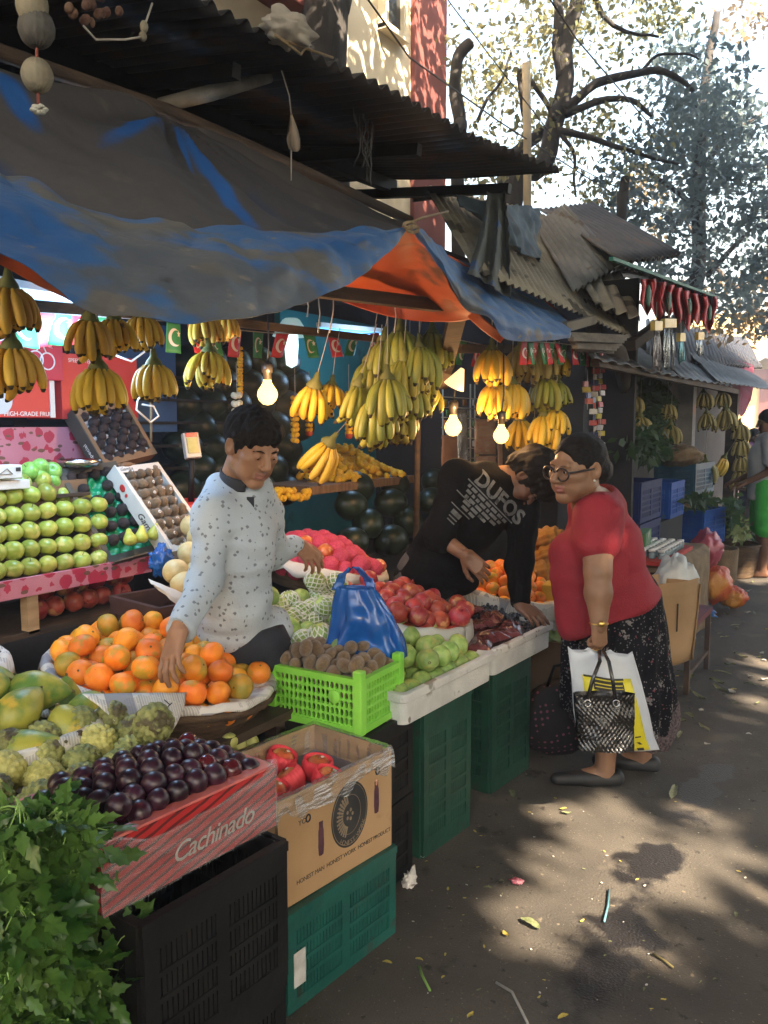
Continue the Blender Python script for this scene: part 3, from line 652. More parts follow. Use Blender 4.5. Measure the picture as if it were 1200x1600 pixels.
def tub_mesh(w, d, h, wall, r=.03, taper=.92, lip=.012, n=6):
    def rr(w, d, r, z):
        out = []
        for (cx, cy, a0) in ((w/2-r, d/2-r, 0), (-w/2+r, d/2-r, 90), (-w/2+r, -d/2+r, 180), (w/2-r, -d/2+r, 270)):
            for i in range(n): out.append((cx+r*math.cos(rad(a0+90*i/(n-1))), cy+r*math.sin(rad(a0+90*i/(n-1))), z))
        return out
    i = wall*2
    return MB().loft([rr(w*taper, d*taper, r, 0), rr(w*.97, d*.96, r, h-.035), rr(w+lip, d+lip, r, h-.03), rr(w+lip, d+lip, r, h), rr(w-i+.02, d-i+.02, r*.8, h), rr(w-i, d-i, r*.8, h-.02), rr(w*taper-i, d*taper-i, r*.7, wall)], 0, True, (True, True), False)
wick = mat('wicker', (.055, .032, .016), (.13, .08, .042), 9, .85, .6, 60, stretch=(1, 1, 6))
wick_pale = mat('pale wicker', (.22, .14, .07), (.33, .22, .12), 9, .85, .6, 60, stretch=(1, 1, 6))
def basket(label, M, r, h, sx=1.0, m=None, r0=.78, group=None):
    t = thing('basket', label, 'basket', M=M, group=group)
    n, k = 96, 16
    def prof(i): z = i/k; return r*(r0+(1-r0)*z**.7), z*h
    def fn(p, q, i): s = 1+.012*math.sin(q*24+math.pi*(i % 2)); return Vector((p.x*s*sx, p.y*s, p.z))
    P = [(.02, .002)]+[prof(i) for i in range(k+1)]+[(prof(i)[0]-.012, prof(i)[1]) for i in range(k, 0, -4)]+[(prof(0)[0]-.02, .014), (.02, .014)]
    MB().lathe(P, n, 0, None, fn).build('basket_body', m or wick, t)
    q = MB(); pts = [(r*1.005*sx*math.cos(a), r*1.005*math.sin(a), h+.004*math.sin(a*30)) for a in [2*math.pi*i/72 for i in range(73)]]
    q.tube(pts, .013, 8); q.build('basket_rim', m or wick, t)
    return t
newsp = mat('printed newspaper', (.60, .57, .52), (.70, .67, .62), 4, .85, .2, 25)
_N, _L = nodes(newsp)
v1 = coords(newsp, (1, 1, 1), (0, 0, .5))
br = _N.new('ShaderNodeTexBrick'); br.inputs['Scale'].default_value = 30; br.inputs['Mortar Size'].default_value = .035; br.inputs['Brick Width'].default_value = 2.4; br.inputs['Row Height'].default_value = .22
br.inputs['Color1'].default_value = (0, 0, 0, 1); br.inputs['Color2'].default_value = (.5, .5, .5, 1); br.inputs['Mortar'].default_value = (1, 1, 1, 1); _L(v1, br.inputs['Vector'])
nn_ = _N.new('ShaderNodeTexNoise'); nn_.inputs['Scale'].default_value = 9; _L(v1, nn_.inputs['Vector'])
blk = math_node(newsp, 'GREATER_THAN', nn_.outputs['Fac'], .5)
inv = math_node(newsp, 'SUBTRACT', 1.0, br.outputs['Color'])
mixin(newsp, math_node(newsp, 'MULTIPLY', math_node(newsp, 'MULTIPLY', inv, blk), .55), (.14, .14, .15))
n3 = _N.new('ShaderNodeTexVoronoi'); n3.inputs['Scale'].default_value = 9; n3.distance = 'CHEBYCHEV'; _L(v1, n3.inputs['Vector'])
sep = _N.new('ShaderNodeSeparateColor'); _L(n3.outputs['Color'], sep.inputs[0])
pic = math_node(newsp, 'MULTIPLY', math_node(newsp, 'LESS_THAN', n3.outputs['Distance'], .36), math_node(newsp, 'GREATER_THAN', sep.outputs[0], .72))
mixin(newsp, math_node(newsp, 'MULTIPLY', pic, .8), (.22, .23, .27))
pic2 = math_node(newsp, 'MULTIPLY', math_node(newsp, 'LESS_THAN', n3.outputs['Distance'], .3), math_node(newsp, 'LESS_THAN', sep.outputs[0], .09))
mixin(newsp, math_node(newsp, 'MULTIPLY', pic2, .8), (.5, .09, .08))
def liner(label, M, r, h, sx=1.0, drop=.06, seed=0, m=None, name='newspaper', cat='newspaper', arc=None, inner=.6):
    """crumpled sheet lying in a basket and folding over its rim"""
    a0, a1 = arc or (0, 2*math.pi)
    def fn(u, v):
        a = a0+(a1-a0)*u; c = Vector((math.cos(a), math.sin(a), 0))
        dr = drop*(.55+.9*abs(nz((c.x*1.6, c.y*1.6, seed), 1.7, seed)))
        if v < .5: rr_ = r*(inner+(1.0-inner)*v/.5); z = h-.03+.045*(v/.5)
        else: t = (v-.5)/.5; rr_ = r+.025*math.sin(t*1.5)+.012*t; z = h+.015-dr*t*t*(1.2)+.01*math.sin(t*3)
        k = 1+.012*nz((a*3, v*3, seed), 1.2, 1)
        return Vector((rr_*k*sx*c.x, rr_*k*c.y, z+.012*nz((a*4, v*2, seed+3), 1.3, 2)))
    o = MB().grid(fn, 90 if not arc else 40, 12).build(name, m or newsp, None, M, solid=.0012)
    return tag(o, label, cat)
# ---- heaps: spheres settled under gravity on a floor
def settle(n, r, a, b, floor, seed=0, it=260, h0=.3, pull=.0):
    q = np.random.default_rng(seed); P = np.stack([q.uniform(-a, a, n)*.7, q.uniform(-b, b, n)*.7, q.uniform(.05, h0, n)], 1)
    R = r*q.uniform(.92, 1.06, n)
    for k in range(it):
        P[:, 2] -= .006*(1 if k < it*.7 else .3); P[:, :2] *= 1-pull
        d = P[:, None]-P[None]; ds = np.linalg.norm(d, axis=2)+np.eye(n); ov = np.maximum(0, R[:, None]+R[None]-ds); np.fill_diagonal(ov, 0)
        P += (d/ds[..., None]*ov[..., None]).sum(1)*.42
        e = np.sqrt((P[:, 0]/a)**2+(P[:, 1]/b)**2); s = np.where(e > 1, 1/e, 1); P[:, :2] *= s[:, None]
        P[:, 2] = np.maximum(P[:, 2], floor(P[:, 0], P[:, 1])+R)
    return P, R
def settle_box(n, r, a, b, floor, seed=0, it=260, h0=.3):
    q = np.random.default_rng(seed); P = np.stack([q.uniform(-a, a, n), q.uniform(-b, b, n), q.uniform(.03, h0, n)], 1); R = r*q.uniform(.92, 1.06, n)
    for k in range(it):
        P[:, 2] -= .006*(1 if k < it*.7 else .3)
        d = P[:, None]-P[None]; ds = np.linalg.norm(d, axis=2)+np.eye(n); ov = np.maximum(0, R[:, None]+R[None]-ds); np.fill_diagonal(ov, 0)
        P += (d/ds[..., None]*ov[..., None]).sum(1)*.42
        P[:, 0] = np.clip(P[:, 0], -a+R, a-R); P[:, 1] = np.clip(P[:, 1], -b+R, b-R)
        P[:, 2] = np.maximum(P[:, 2], floor(P[:, 0], P[:, 1])+R)
    return P, R
def randrot(q=rnd, tilt=math.pi): return Euler((q.uniform(-tilt, tilt), q.uniform(-tilt, tilt), q.uniform(-math.pi, math.pi))).to_matrix().to_4x4()
def fruits(name, meshes, M, P, R, label, cat, group, tilt=math.pi, seed=0, base=1.0, skip=None, labels=None):
    q = random.Random(seed); out = []
    for i in range(len(P)):
        if skip and skip(P[i]): continue
        k = q.randrange(len(meshes)); me = meshes[k]
        Mi = M @ T(P[i]) @ randrot(q, tilt) @ SC(R[i]/base*q.uniform(.97, 1.04))
        if isinstance(me, bpy.types.Object):
            o = copy_tree(me); o.matrix_basis = Mi
        else: o = obj(name, me, None, Mi)
        tag(o, (labels[k] if labels else label), cat, group); out.append(o)
    return out
# ================================================================ FRUIT (unit radius unless said)
def sphere_prof(n=16, sq=1.0, dim=0.0, dimr=.3, dim2=None):
    P = []; dim2 = dim if dim2 is None else dim2
    for i in range(n+1):
        a = math.pi*i/n; r = math.sin(a); z = -math.cos(a)*sq
        if z > 0: z -= dim*math.exp(-(r/dimr)**2)
        else: z += dim2*math.exp(-(r/dimr)**2)
        P.append((max(r, 1e-4), z))
    return P
def lump(amt, sc_, seed):
    return lambda p, q, k: p*(1+amt*nz(p, sc_, seed))
m_orange = mat('mandarin peel', (.80, .22, .014), (.86, .30, .02), 1.2, .42, .22, 55, rand=.2, hue=.016, spot=[((.50, .30, .03), .55, .57), ((.55, .20, .03), 3, .68)])
m_orange_g = mat('greenish mandarin peel', (.32, .26, .03), (.62, .30, .03), .9, .42, .22, 55, rand=.12)
m_stem = mat('dry stem', (.10, .085, .03), (.16, .13, .05), 8, .8)
def citrus(seed, m):
    q = MB().lathe(sphere_prof(18, .86, .11, .28, .05), 26, 0, None, lump(.07, 1.4, seed))
    q.ell((0, 0, .77), (.09, .09, .05), 8, 1); return q.mesh('mandarin', [m, m_stem])
ME_or = [citrus(i, m_orange) for i in range(4)]+[citrus(9, m_orange_g)]
m_plum = mat('black plum skin', (.014, .004, .010), (.032, .007, .018), 1.1, .36, .05, 30, rand=.35, spot=((.06, .012, .018), .7, .62))
m_plum_r = mat('red plum skin', (.06, .006, .012), (.10, .012, .016), 1.1, .22, .02, 30, rand=.2)
def plum(seed, m):
    return MB().lathe(sphere_prof(16, .95, .12, .22, 0), 24, 0, None, lambda p, q, k: p*(1+.03*nz(p, 1.2, seed)-.07*math.exp(-(q-math.pi)**2/.03)*max(0, .8-abs(p.z)*.5))).mesh('plum', [m])
ME_plum = [plum(i % 4, m_plum) for i in range(9)]+[plum(7, m_plum_r)]
m_kiwi = mat('kiwi skin', (.14, .082, .036), (.21, .13, .06), 3, .85, .5, 90, rand=.18, sheen=.4)
def kiwi(seed): return MB().lathe([(r*.86, z*1.18) for r, z in sphere_prof(14, 1, .02, .2)], 20, 0, None, lump(.05, 1.2, seed)).ell((0, 0, 1.17), (.07, .07, .04), 8, 1).mesh('kiwi', [m_kiwi, m_stem])
ME_kiwi = [kiwi(i) for i in range(3)]
m_apple = mat('green apple skin', (.26, .33, .045), (.40, .42, .08), 1.3, .32, .03, 30, rand=.2, hue=.018, spot=[((.50, .46, .14), .8, .58), ((.20, .16, .05), 5, .70)])
m_apple_g = mat('fresh green apple skin', (.16, .40, .06), (.27, .50, .12), 1.3, .3, .02, 30, rand=.10)
def apple(seed, m, sq=.9): return MB().lathe(sphere_prof(18, sq, .22, .26, .12), 26, 0, None, lump(.06, 1.0, seed)).tube([(0, 0, .62), (.02, 0, .82), (.06, 0, .98)], [.03, .03, .04], 5, 1).mesh('apple', [m, m_stem])
ME_apple = [apple(i, m_apple, .88) for i in range(3)]; ME_apple_g = [apple(5, m_apple_g), apple(6, m_apple_g)]
m_guava = mat('green guava skin', (.20, .33, .075), (.34, .46, .13), 1.6, .42, .12, 25, rand=.16, hue=.015, spot=((.40, .42, .12), .9, .6))
def guava(seed):
    q = MB().lathe([(r*(1-.10*max(0, z)), z*1.06) for r, z in sphere_prof(16, 1, .08, .2)], 22, 0, None, lump(.07, 1.2, seed))
    for k in range(5): q.ell((.1*math.cos(k*1.256), .1*math.sin(k*1.256), 1.0), (.06, .06, .05), 6, 1)
    return q.mesh('guava', [m_guava, m_stem])
ME_guava = [guava(i) for i in range(4)]
m_pom = mat('pomegranate skin', (.27, .025, .024), (.42, .055, .042), 1.3, .42, .12, 22, rand=.2, hue=.012, spot=[((.46, .20, .09), .8, .59), ((.22, .07, .04), 3.5, .68)])
def pom(seed):
    q = MB().lathe(sphere_prof(16, .93, .05, .25), 24, 0, None, lambda p, q, k: p*(1+.05*nz(p, 1.0, seed)+.018*math.cos(q*6)))
    for k in range(6):
        a = k*math.pi/3; q.add([(.15*math.cos(a-.4), .15*math.sin(a-.4), .86), (.15*math.cos(a+.4), .15*math.sin(a+.4), .86), (.27*math.cos(a), .27*math.sin(a), 1.16)], [(0, 1, 2)], 0)
    q.lathe([(.17, .84), (.14, 1.0), (.18, 1.08)], 10, 0); return q.mesh('pomegranate', [m_pom])
ME_pom = [pom(i) for i in range(4)]
m_cust = mat('custard apple skin', (.16, .18, .055), (.30, .31, .10), 2, .6, .25, 20, rand=.25, hue=.012, spot=((.09, .075, .03), 1.1, .56))
m_cust_y = mat('ripe custard apple skin', (.40, .38, .10), (.55, .52, .17), 2, .55, .25, 20, rand=.12)
_fib = np.array([(math.sqrt(1-z*z)*math.cos(i*2.39996), math.sqrt(1-z*z)*math.sin(i*2.39996), z) for i in range(84) for z in [1-2*(i+.5)/84]])
def cust(seed, m):
    def fn(p, q, k):
        v = np.array(tuple(p.normalized())); dd = np.sort(np.linalg.norm(_fib-v, axis=1)); e = dd[1]-dd[0]
        return Vector((p.x, p.y, p.z*.92))*(.80+.22*min(1, e/.17)**.6+.06*nz(p, 1.2, seed))
    return MB().lathe(sphere_prof(34, 1), 52, 0, None, fn).mesh('custard_apple', [m])
ME_cust = [cust(1, m_cust), cust(2, m_cust), cust(3, m_cust_y)]
m_pap = mat('papaya skin', (.10, .20, .035), (.34, .33, .05), 1.0, .42, .12, 18, rand=.1, spot=[((.50, .36, .05), .7, .60), ((.05, .12, .02), 1.3, .66)], ramp=(.42, .58))
def papaya(seed):
    P = []
    for i in range(19):
        t = i/18; r = math.sin(math.pi*t)**.62*(.60+.40*t)*.92; P.append((max(r, 1e-4), -1.25+2.4*t))
    return MB().lathe(P, 26, 0, None, lambda p, q, k: Vector((p.x*(1+.05*math.cos(5*q)*.5), p.y, p.z))*(1+.05*nz(p, .9, seed))).ell((0, 0, 1.16), (.1, .1, .06), 8, 1).ell((0, 0, -1.26), (.06, .06, .08), 8, 1).mesh('papaya', [m_pap, m_stem])
ME_pap = [papaya(i) for i in range(3)]
m_pear = mat('pear skin', (.42, .46, .07), (.56, .55, .10), 1.5, .4, .05, 30, rand=.1)
ME_pear = [MB().lathe([(1e-4, -.95), (.5, -.92), (.86, -.6), (.98, -.15), (.88, .3), (.62, .75), (.42, 1.1), (.34, 1.4), (.2, 1.55), (1e-4, 1.57)], 22, 0, None, lump(.05, 1, 3)).tube([(0, 0, 1.5), (.05, 0, 1.9)], .04, 5, 1).mesh('pear', [m_pear, m_stem])]
m_melon = mat('pale melon rind', (.62, .46, .20), (.72, .58, .30), 1.5, .45, .15, 30, rand=.06)
ME_melon = [MB().lathe(sphere_prof(18, .95, .03, .2), 28, 0, None, lump(.04, 1, 2)).ell((0, 0, .92), (.08, .08, .05), 8, 1).mesh('melon', [m_melon, m_stem])]
m_wm = mat('dark watermelon rind', (.006, .014, .008), (.014, .026, .013), 1.2, .38, .08, 12, rand=.2, spot=((.02, .035, .018), 2.2, .63), spec=.35)
ME_wm = [MB().lathe([(r, z*1.28) for r, z in sphere_prof(18, 1)], 28, 0, None, lump(.03, .8, k)).mesh('watermelon', [m_wm]) for k in range(2)]
m_avo = mat('dark avocado skin', (.018, .010, .010), (.036, .02, .018), 4, .55, .5, 40, rand=.25)
ME_avo = [MB().lathe([(r, z*1.15) for r, z in sphere_prof(16, 1)], 20, 0, None, lump(.05, 2, k)).mesh('avocado', [m_avo]) for k in range(2)]
m_ared = mat('red apple skin', (.50, .07, .03), (.66, .22, .07), 1.3, .3, .02, 30, rand=.15, spot=((.68, .42, .14), .8, .6))
ME_ared = [apple(k, m_ared) for k in (8, 9)]
m_lime = mat('pale lime skin', (.42, .44, .12), (.52, .52, .18), 1.5, .45, .1, 30, rand=.1)
ME_lime = [MB().lathe(sphere_prof(14, 1.05), 18, 0, None, lump(.05, 1, 1)).mesh('lime', [m_lime])]
foam_w = mat('white foam net', (.66, .66, .58), (.76, .76, .68), 6, .8, .3, 60)
foam_p = mat('pink foam net', (.50, .035, .085), (.60, .07, .13), 5, .7, .3, 60, rand=.12)
def net_sleeve(m, n=12, rows=9, z0=-.95, z1=.85, wd=.05, bulge=1.05, flare=0):
    """stretched foam net: diagonal strands wound both ways round the fruit"""
    q = MB()
    for sgn in (1, -1):
        for i in range(n):
            pts = []
            for k in range(rows*2+1):
                t = k/(rows*2); z = z0+(z1-z0)*t; r = math.sqrt(max(.05, 1-(z*.93)**2))*bulge
                if flare and z > .55: r = max(r, .62+(z-.55)*flare)
                a = 2*math.pi*i/n+sgn*t*1.5
                pts.append((r*math.cos(a), r*math.sin(a), z))
            q.tube(pts, wd, 5)
    return q
def with_net(me, m, name, **k):
    o = obj(name, me, None, T((0, 0, -20))); tag(o, 'x', 'fruit')
    net_sleeve(m, **k).build('foam_net', m, o); return o
PRG = [with_net(ME_guava[i], foam_w, 'guava', n=11, z0=(-.95, -.9)[i % 2], z1=(.75, 1.25)[i % 2], flare=(0, .25)[i % 2], wd=.055) for i in range(2)]
PRA = []
for i in range(2):
    o = obj('apple', ME_ared[i], None, T((0, 0, -20))); tag(o, 'x', 'fruit')
    def fnp(p, q, k): return p*(1.08+.035*math.sin(q*9+p.z*7)*math.sin(q*9-p.z*7)+.05*nz(p, 1, i))
    MB().lathe([(r, z*1.08) for r, z in sphere_prof(26, 1)[:-3+i]], 54, 0, None, fnp).build('foam_net', foam_p, o); PRA.append(o)
PROTO = PRG+PRA
# ================================================================ NEAR COUNTER
def along(FL, FR):     # frame of a box whose front edge runs from FL to FR
    d = Vector(FR)-Vector(FL); return math.atan2(d.y, d.x)
# --- plum carton
a = along((-1.239, .989), (-1.194, 1.452)); Mp = T((-1.365, 1.235, .662)) @ RZ(a)
pl_red = mat('red striped card', (.36, .016, .018), (.44, .024, .024), 3, .5)
_N, _L = nodes(pl_red); wv = _N.new('ShaderNodeTexWave'); wv.bands_direction = 'Z'; wv.inputs['Scale'].default_value = 16; wv.inputs['Distortion'].default_value = 1.2; wv.inputs['Detail'].default_value = 2
_L(coords(pl_red, (1, 1, 1), (.0, .28, 0)), wv.inputs['Vector'])
mixin(pl_red, math_node(pl_red, 'GREATER_THAN', wv.outputs['Fac'], .74), (.10, .012, .012))
pw, pd, ph = .465, .30, .142
pc = open_box('plum_carton', 'red striped fruit carton wrapped in clear film and full of dark plums', 'carton', Mp, pw, pd, ph, pl_red, .006)
q = MB()
for (x, y, sx, sy) in ((0, -pd/2+.014, pw, .028), (0, pd/2-.014, pw, .028), (-pw/2+.014, 0, .028, pd-.057), (pw/2-.014, 0, .028, pd-.057)): q.box((x, y, ph+.003), (sx, sy, .006))
q.build('carton_rim', mat('pinkish red card', (.46, .10, .09), (.56, .16, .14), 6, .45, coat=.5), pc)
lettering('Cachinado', .058, mat('silver print', (.42, .38, .34), (.5, .46, .42), 6, .5), pc, T((.045, -pd/2-.0045, .055)) @ RX(math.pi/2) @ RZ(.02), shear=.35, space=.92)
film = D.materials.new('clear film'); film.use_nodes = True
def film_setup(m, tint=(1, 1, 1), op=.10, rough=.08, ws=14, milky=.0):
    N, L = nodes(m); b = N['Principled BSDF']; o = N['Material Output']
    tr = N.new('ShaderNodeBsdfTransparent'); tr.inputs[0].default_value = tuple(tint)+(1,); gl = N.new('ShaderNodeBsdfGlossy'); gl.inputs['Roughness'].default_value = rough
    df = N.new('ShaderNodeBsdfDiffuse'); df.inputs[0].default_value = (.8, .8, .82, 1)
    lw = N.new('ShaderNodeLayerWeight'); lw.inputs[0].default_value = .25
    ns = N.new('ShaderNodeTexNoise'); ns.inputs['Scale'].default_value = ws; ns.inputs['Detail'].default_value = 6; L(coords(m, (.7, .7, 4.5), (0, .45, 0)), ns.inputs[0])
    bp = N.new('ShaderNodeBump'); bp.inputs['Strength'].default_value = .9; bp.inputs['Distance'].default_value = .02; L(ns.outputs['Fac'], bp.inputs['Height']); L(bp.outputs[0], gl.inputs['Normal'])
    mx = N.new('ShaderNodeMixShader'); f = math_node(m, 'MULTIPLY_ADD', lw.outputs['Fresnel'], .5, op); L(f, mx.inputs[0]); L(tr.outputs[0], mx.inputs[1]); L(gl.outputs[0], mx.inputs[2])
    m2 = N.new('ShaderNodeMixShader'); r = N.new('ShaderNodeMapRange'); L(ns.outputs['Fac'], r.inputs[0]); r.inputs[1].default_value = .48; r.inputs[2].default_value = .75; r.inputs[3].default_value = milky*.35; r.inputs[4].default_value = milky
    L(r.outputs[0], m2.inputs[0]); L(mx.outputs[0], m2.inputs[1]); L(df.outputs[0], m2.inputs[2]); L(m2.outputs[0], o.inputs[0]); N.remove(b)
film_setup(film, op=.12, milky=.24, ws=8)
# cling film over the front and folded down onto the plums
def filmfn(u, v):
    x = -pw/2-.004+(pw+.008)*u; e = .035*math.sin(math.pi*u)**1.0+.02*nz((u*5, 0, 0), 1, 2)
    if v < .7: y = -pd/2-.005-.004*abs(nz((u*8, v*8, 0), 1.5, 1)); z = -.002+(ph+.014)*v/.7-(e*(v/.7)**2 if v > .3 else 0)
    else: t = (v-.7)/.3; y = -pd/2-.004+.035*t; z = ph+.012-e-.012*t
    return Vector((x, y, z))
MB().grid(filmfn, 60, 24).build('cling_film', film, pc)
MB().grid(lambda u, v: Vector((-pw/2-.004-.004*abs(nz((u*8, v*8, 3), 1.5, 1)), -pd/2+pd*u, (ph+.008)*v)), 24, 12).build('cling_film', film, pc)
P, R = settle_box(118, .0265, pw/2-.014, pd/2-.014, lambda x, y: .062+.055*np.maximum(0, 1-(x/.22)**2)*np.maximum(.2, 1-(y/.16)**2), 3, 320, .25)
fruits('plum', ME_plum, Mp, P, R, None, 'plum', 'plums heaped in the red carton', seed=1, labels=['glossy black plum heaped in the red striped carton']*9+['reddish plum among the black plums in the red carton'])
for k in range(2):
    crate('plastic_crate', ['black vented plastic crate standing on the ground under another black crate', 'upper black plastic crate carrying the red plum carton'][k], 'crate', T((-1.345+.01*k, 1.235, .327*k)) @ RZ(a+.02*k), .40, .36, .325, black_pl, group='black crates under the plum carton')
# --- cardboard carton with apples on green crate
a = along((-1.352, 1.647), (-1.281, 2.128)); Mg = T((-1.475, 1.905, 0)) @ RZ(a+.03)
crate('plastic_crate', 'teal green plastic crate on the ground under the cardboard apple carton', 'crate', Mg, .48, .36, .288, teal_pl)
cw_, cdp, chh = .475, .33, .31
Mc = T((-1.475, 1.905, .290)) @ RZ(a)
cb = open_box('apple_carton', 'brown cardboard carton printed with a round black emblem, clear liner inside', 'carton', Mc, cw_, cdp, chh, kraft, .006)
yf = -cdp/2-.0036; FM = lambda x, z: T((x, yf, z)) @ RX(math.pi/2)
lettering('HONEST MAN  HONEST WORK  HONEST PRODUCT', .0182, ink, cb, FM(0.03, .055), extrude=.0003, space=.92)
q = MB(); ex, ez, er = .045, .172, .098
q.poly([(er*.8*math.cos(i*math.pi/24), er*math.sin(i*math.pi/24)) for i in range(48)], .0006, 0, FM(ex, ez))
em = q.build('printed_emblem', ink, cb)
q = MB(); pr = mat('kraft print gap', (.20, .15, .10), (.26, .2, .13), 9, .8)
for i in range(14):
    an = rad(105+i*11); q.bar((.03*math.cos(an), .036*math.sin(an), .0009), (.056*math.cos(an), .068*math.sin(an), .0009), .0055, .0008, 0)
for rr_ in (.60, .93): q.tube([(er*rr_*.8*math.cos(i*math.pi/24), er*rr_*math.sin(i*math.pi/24), .0006) for i in range(49)], .0009, 4)
for i in range(5): q.ell((.012*math.cos(i*1.256), .014*math.sin(i*1.256), .0006), (.005, .006, .0006), 8)
q.build('emblem_rays', pr, em, FM(ex, ez))
for i, ch in enumerate('HONEST WORK'):
    an = rad(238+i*9.2); lettering(ch, .020, pr, em, FM(ex+.069*math.cos(an), ez+.084*math.sin(an)) @ T((0, 0, .0008)) @ RZ(an+math.pi/2), extrude=.0003)
for x0_, z0_, tip in ((-.075, .150, None), (.165, .185, (.62, .34, .25))):
    q = MB(); pts = [(a*1.3, b*1.3) for a, b in [(0, -.042), (.007, -.04), (.009, -.02), (.008, .015), (.006, .022), (.006, .036), (-.006, .036), (-.006, .022), (-.008, .015), (-.009, -.02), (-.007, -.04)]]
    q.poly(pts, .0006, 0, FM(x0_, z0_)); q.build('printed_bottle', mat('plum ink', (.06, .02, .035), (.1, .035, .05), 30, .7), cb)
    if tip: MB().poly([(.005*math.cos(i*.6), .043+.010*math.sin(i*.6)) for i in range(10)], .0006, 0, FM(x0_, z0_)).build('printed_flame', mat('flame print', tip, (.7, .4, .3), 9, .7), cb)
q = MB()
for x, z in ((-.125, .225), (.17, .262)): q.tube([(x+.008*math.cos(i*math.pi/8), yf-.0006, z+.010*math.sin(i*math.pi/8)) for i in range(17)], .0028, 4)
q.build('printed_ring', ink, cb)
lettering('YO', .022, ink, cb, FM(-.135, .222) @ T((-.012, 0, 0)), extrude=.0003)
def lf(u, v):    # liner: up the inside walls, over the rim and down the outside front
    per = [(-.5, -.5), (.5, -.5), (.5, .5), (-.5, .5), (-.5, -.5)]; k = min(3, int(u*4)); t = u*4-k
    x = per[k][0]*(1-t)+per[k+1][0]*t; y = per[k][1]*(1-t)+per[k+1][1]*t
    n_ = nz((x*9, y*9, v*3), 1, 2); n2 = nz((x*17, y*17, v*6), 1, 6)
    if v < .6: s = .94-.06*abs(n_); return Vector((x*cw_*s, y*cdp*s, .10+(chh-.09+.012*n2)*v/.6))
    t2 = (v-.6)/.4; s = 1.0+.045*math.sin(t2*1.6)+.02*abs(n_)*t2
    return Vector((x*cw_*s+.004*n2, y*cdp*s+.006*n2, chh+.012+.018*n2*t2-(.075+.05*n_)*t2*t2))
film2 = D.materials.new('clear liner film'); film2.use_nodes = True; film_setup(film2, op=.10, rough=.06, ws=16, milky=.05)
MB().grid(lf, 100, 26).build('plastic_liner', film2, cb)
MB().box((0, 0, .222), (cw_-.02, cdp-.02, .012)).build('tray_insert', mat('grey purple pulp tray', (.20, .18, .22), (.26, .24, .28), 8, .8), cb)
m_cup = mat('red foam cup', (.80, .045, .07), (.86, .08, .10), 6, .6, .1, 30)
for i, (px, py, rx, lab) in enumerate([(496, 1198, .12, 'upright red apple in a fluted pink foam cup by the carton corner'), (452, 1219, -.5, 'tilted red apple in a pink foam cup nearest the plum carton'),
                              (440, 1187, .3, 'red apple in a pink foam cup leaning on the far side of the carton'), (512, 1218, .3, 'red apple in a pink foam cup half hidden behind the carton front'), (428, 1240, .2, 'red apple in a foam cup low in the carton corner')]):
    t = thing('apple', lab, 'apple', M=T(A(px, py, Z=.555)) @ RZ(a) @ RX(rx) @ RY(rx*.6), group='apples in pink foam cups')
    obj('fruit_body', ME_ared[i % 2], t, SC(.039))
    MB().lathe([(.012, -.044), (.034, -.038), (.046, -.014), (.0475, .010), (.044, .027), (.041, .027), (.043, .006), (.032, -.032), (.012, -.040)], 72, 0, None, lambda p, q, k: Vector((p.x*(1+.035*math.cos(q*24)), p.y*(1+.035*math.cos(q*24)), p.z))).build('foam_cup', m_cup, t)
    MB().ell((.01, -.006, .0325), (.006, .006, .002), 10).build('sticker', white_paint, t)
# --- celery and coriander bunches
leaf_c = leaf_mat('celery leaf', (.022, .085, .014), (.11, .215, .042)); leaf_c.node_tree.nodes['Noise Texture'].inputs['Scale'].default_value = 9; leaf_c.node_tree.nodes['Principled BSDF'].inputs['Roughness'].default_value = .35
stem_c = mat('celery stem', (.16, .30, .06), (.24, .40, .1), 6, .5)
def parsley_leaf(q, M, s):
    """three notched leaflets on a stalk"""
    for (ang, ox, k) in ((0, .30, 1.0), (1.0, .05, .8), (-1.0, .05, .8)):
        out = [(0, 0), (.10, .10), (.22, .34), (.31, .25), (.44, .46), (.54, .28), (.70, .36), (.79, .16), (1, 0)]
        out = [(x, y*.56) for x, y in out]; pts = out+[(x, -y) for x, y in reversed(out[1:-1])]; A_ = M @ RZ(ang) @ T((ox*s, 0, 0)) @ SC(s*k)
        n = len(pts); V = [(x, y, -.14*x*x+.18*abs(y)+.03*math.sin(x*9)) for x, y in pts]+[(.40, 0, -.03)]
        F = [(i, (i+1) % n, n) for i in range(n)]
        q.add(V, F, 0, True, A_)
def herb_bunch(label, base, tips, seed, ls=.062, per=11):
    t = thing('celery_bunch', label, 'celery', base); R_ = random.Random(seed); lf_, st = MB(), MB()
    for tip in tips:
        tip = Vector(tip); mid = (Vector(base)+tip)/2+Vector((R_.uniform(-.04, .04), R_.uniform(-.04, .04), .06))
        pts = [Vector(base).lerp(mid, k/4).lerp(mid.lerp(tip, k/4), k/4) for k in range(5)]
        st.tube(pts, [.006, .0055, .005, .004, .0025], 6)
        for k in range(per):
            f = .35+.65*R_.random()**.7; p = pts[min(3, int(f*4))].lerp(pts[min(4, int(f*4)+1)], f*4-int(f*4))
            d = Vector((R_.gauss(.35, .6), R_.gauss(-.35, .6), R_.gauss(-.25, .5))).normalized(); e = p+d*R_.uniform(.02, .055)
            st.tube([p, p.lerp(e, .5)+Vector((0, 0, .006)), e], .0013, 4)
            nrm = Vector((R_.gauss(.6, .6), R_.gauss(-.5, .6), R_.gauss(.8, .6)))
            parsley_leaf(lf_, frame(e, d, z=nrm), ls*R_.uniform(.55, 1.15))
    lf_.build('foliage', leaf_c, t, world=True); st.build('stems', stem_c, t, world=True)
R_ = random.Random(3)
def tips(n, px, py, rx, ry, X0, X1):
    return [A(px+R_.uniform(-rx, rx), py+R_.uniform(-ry, ry), X=R_.uniform(X0, X1)) for _ in range(n)]
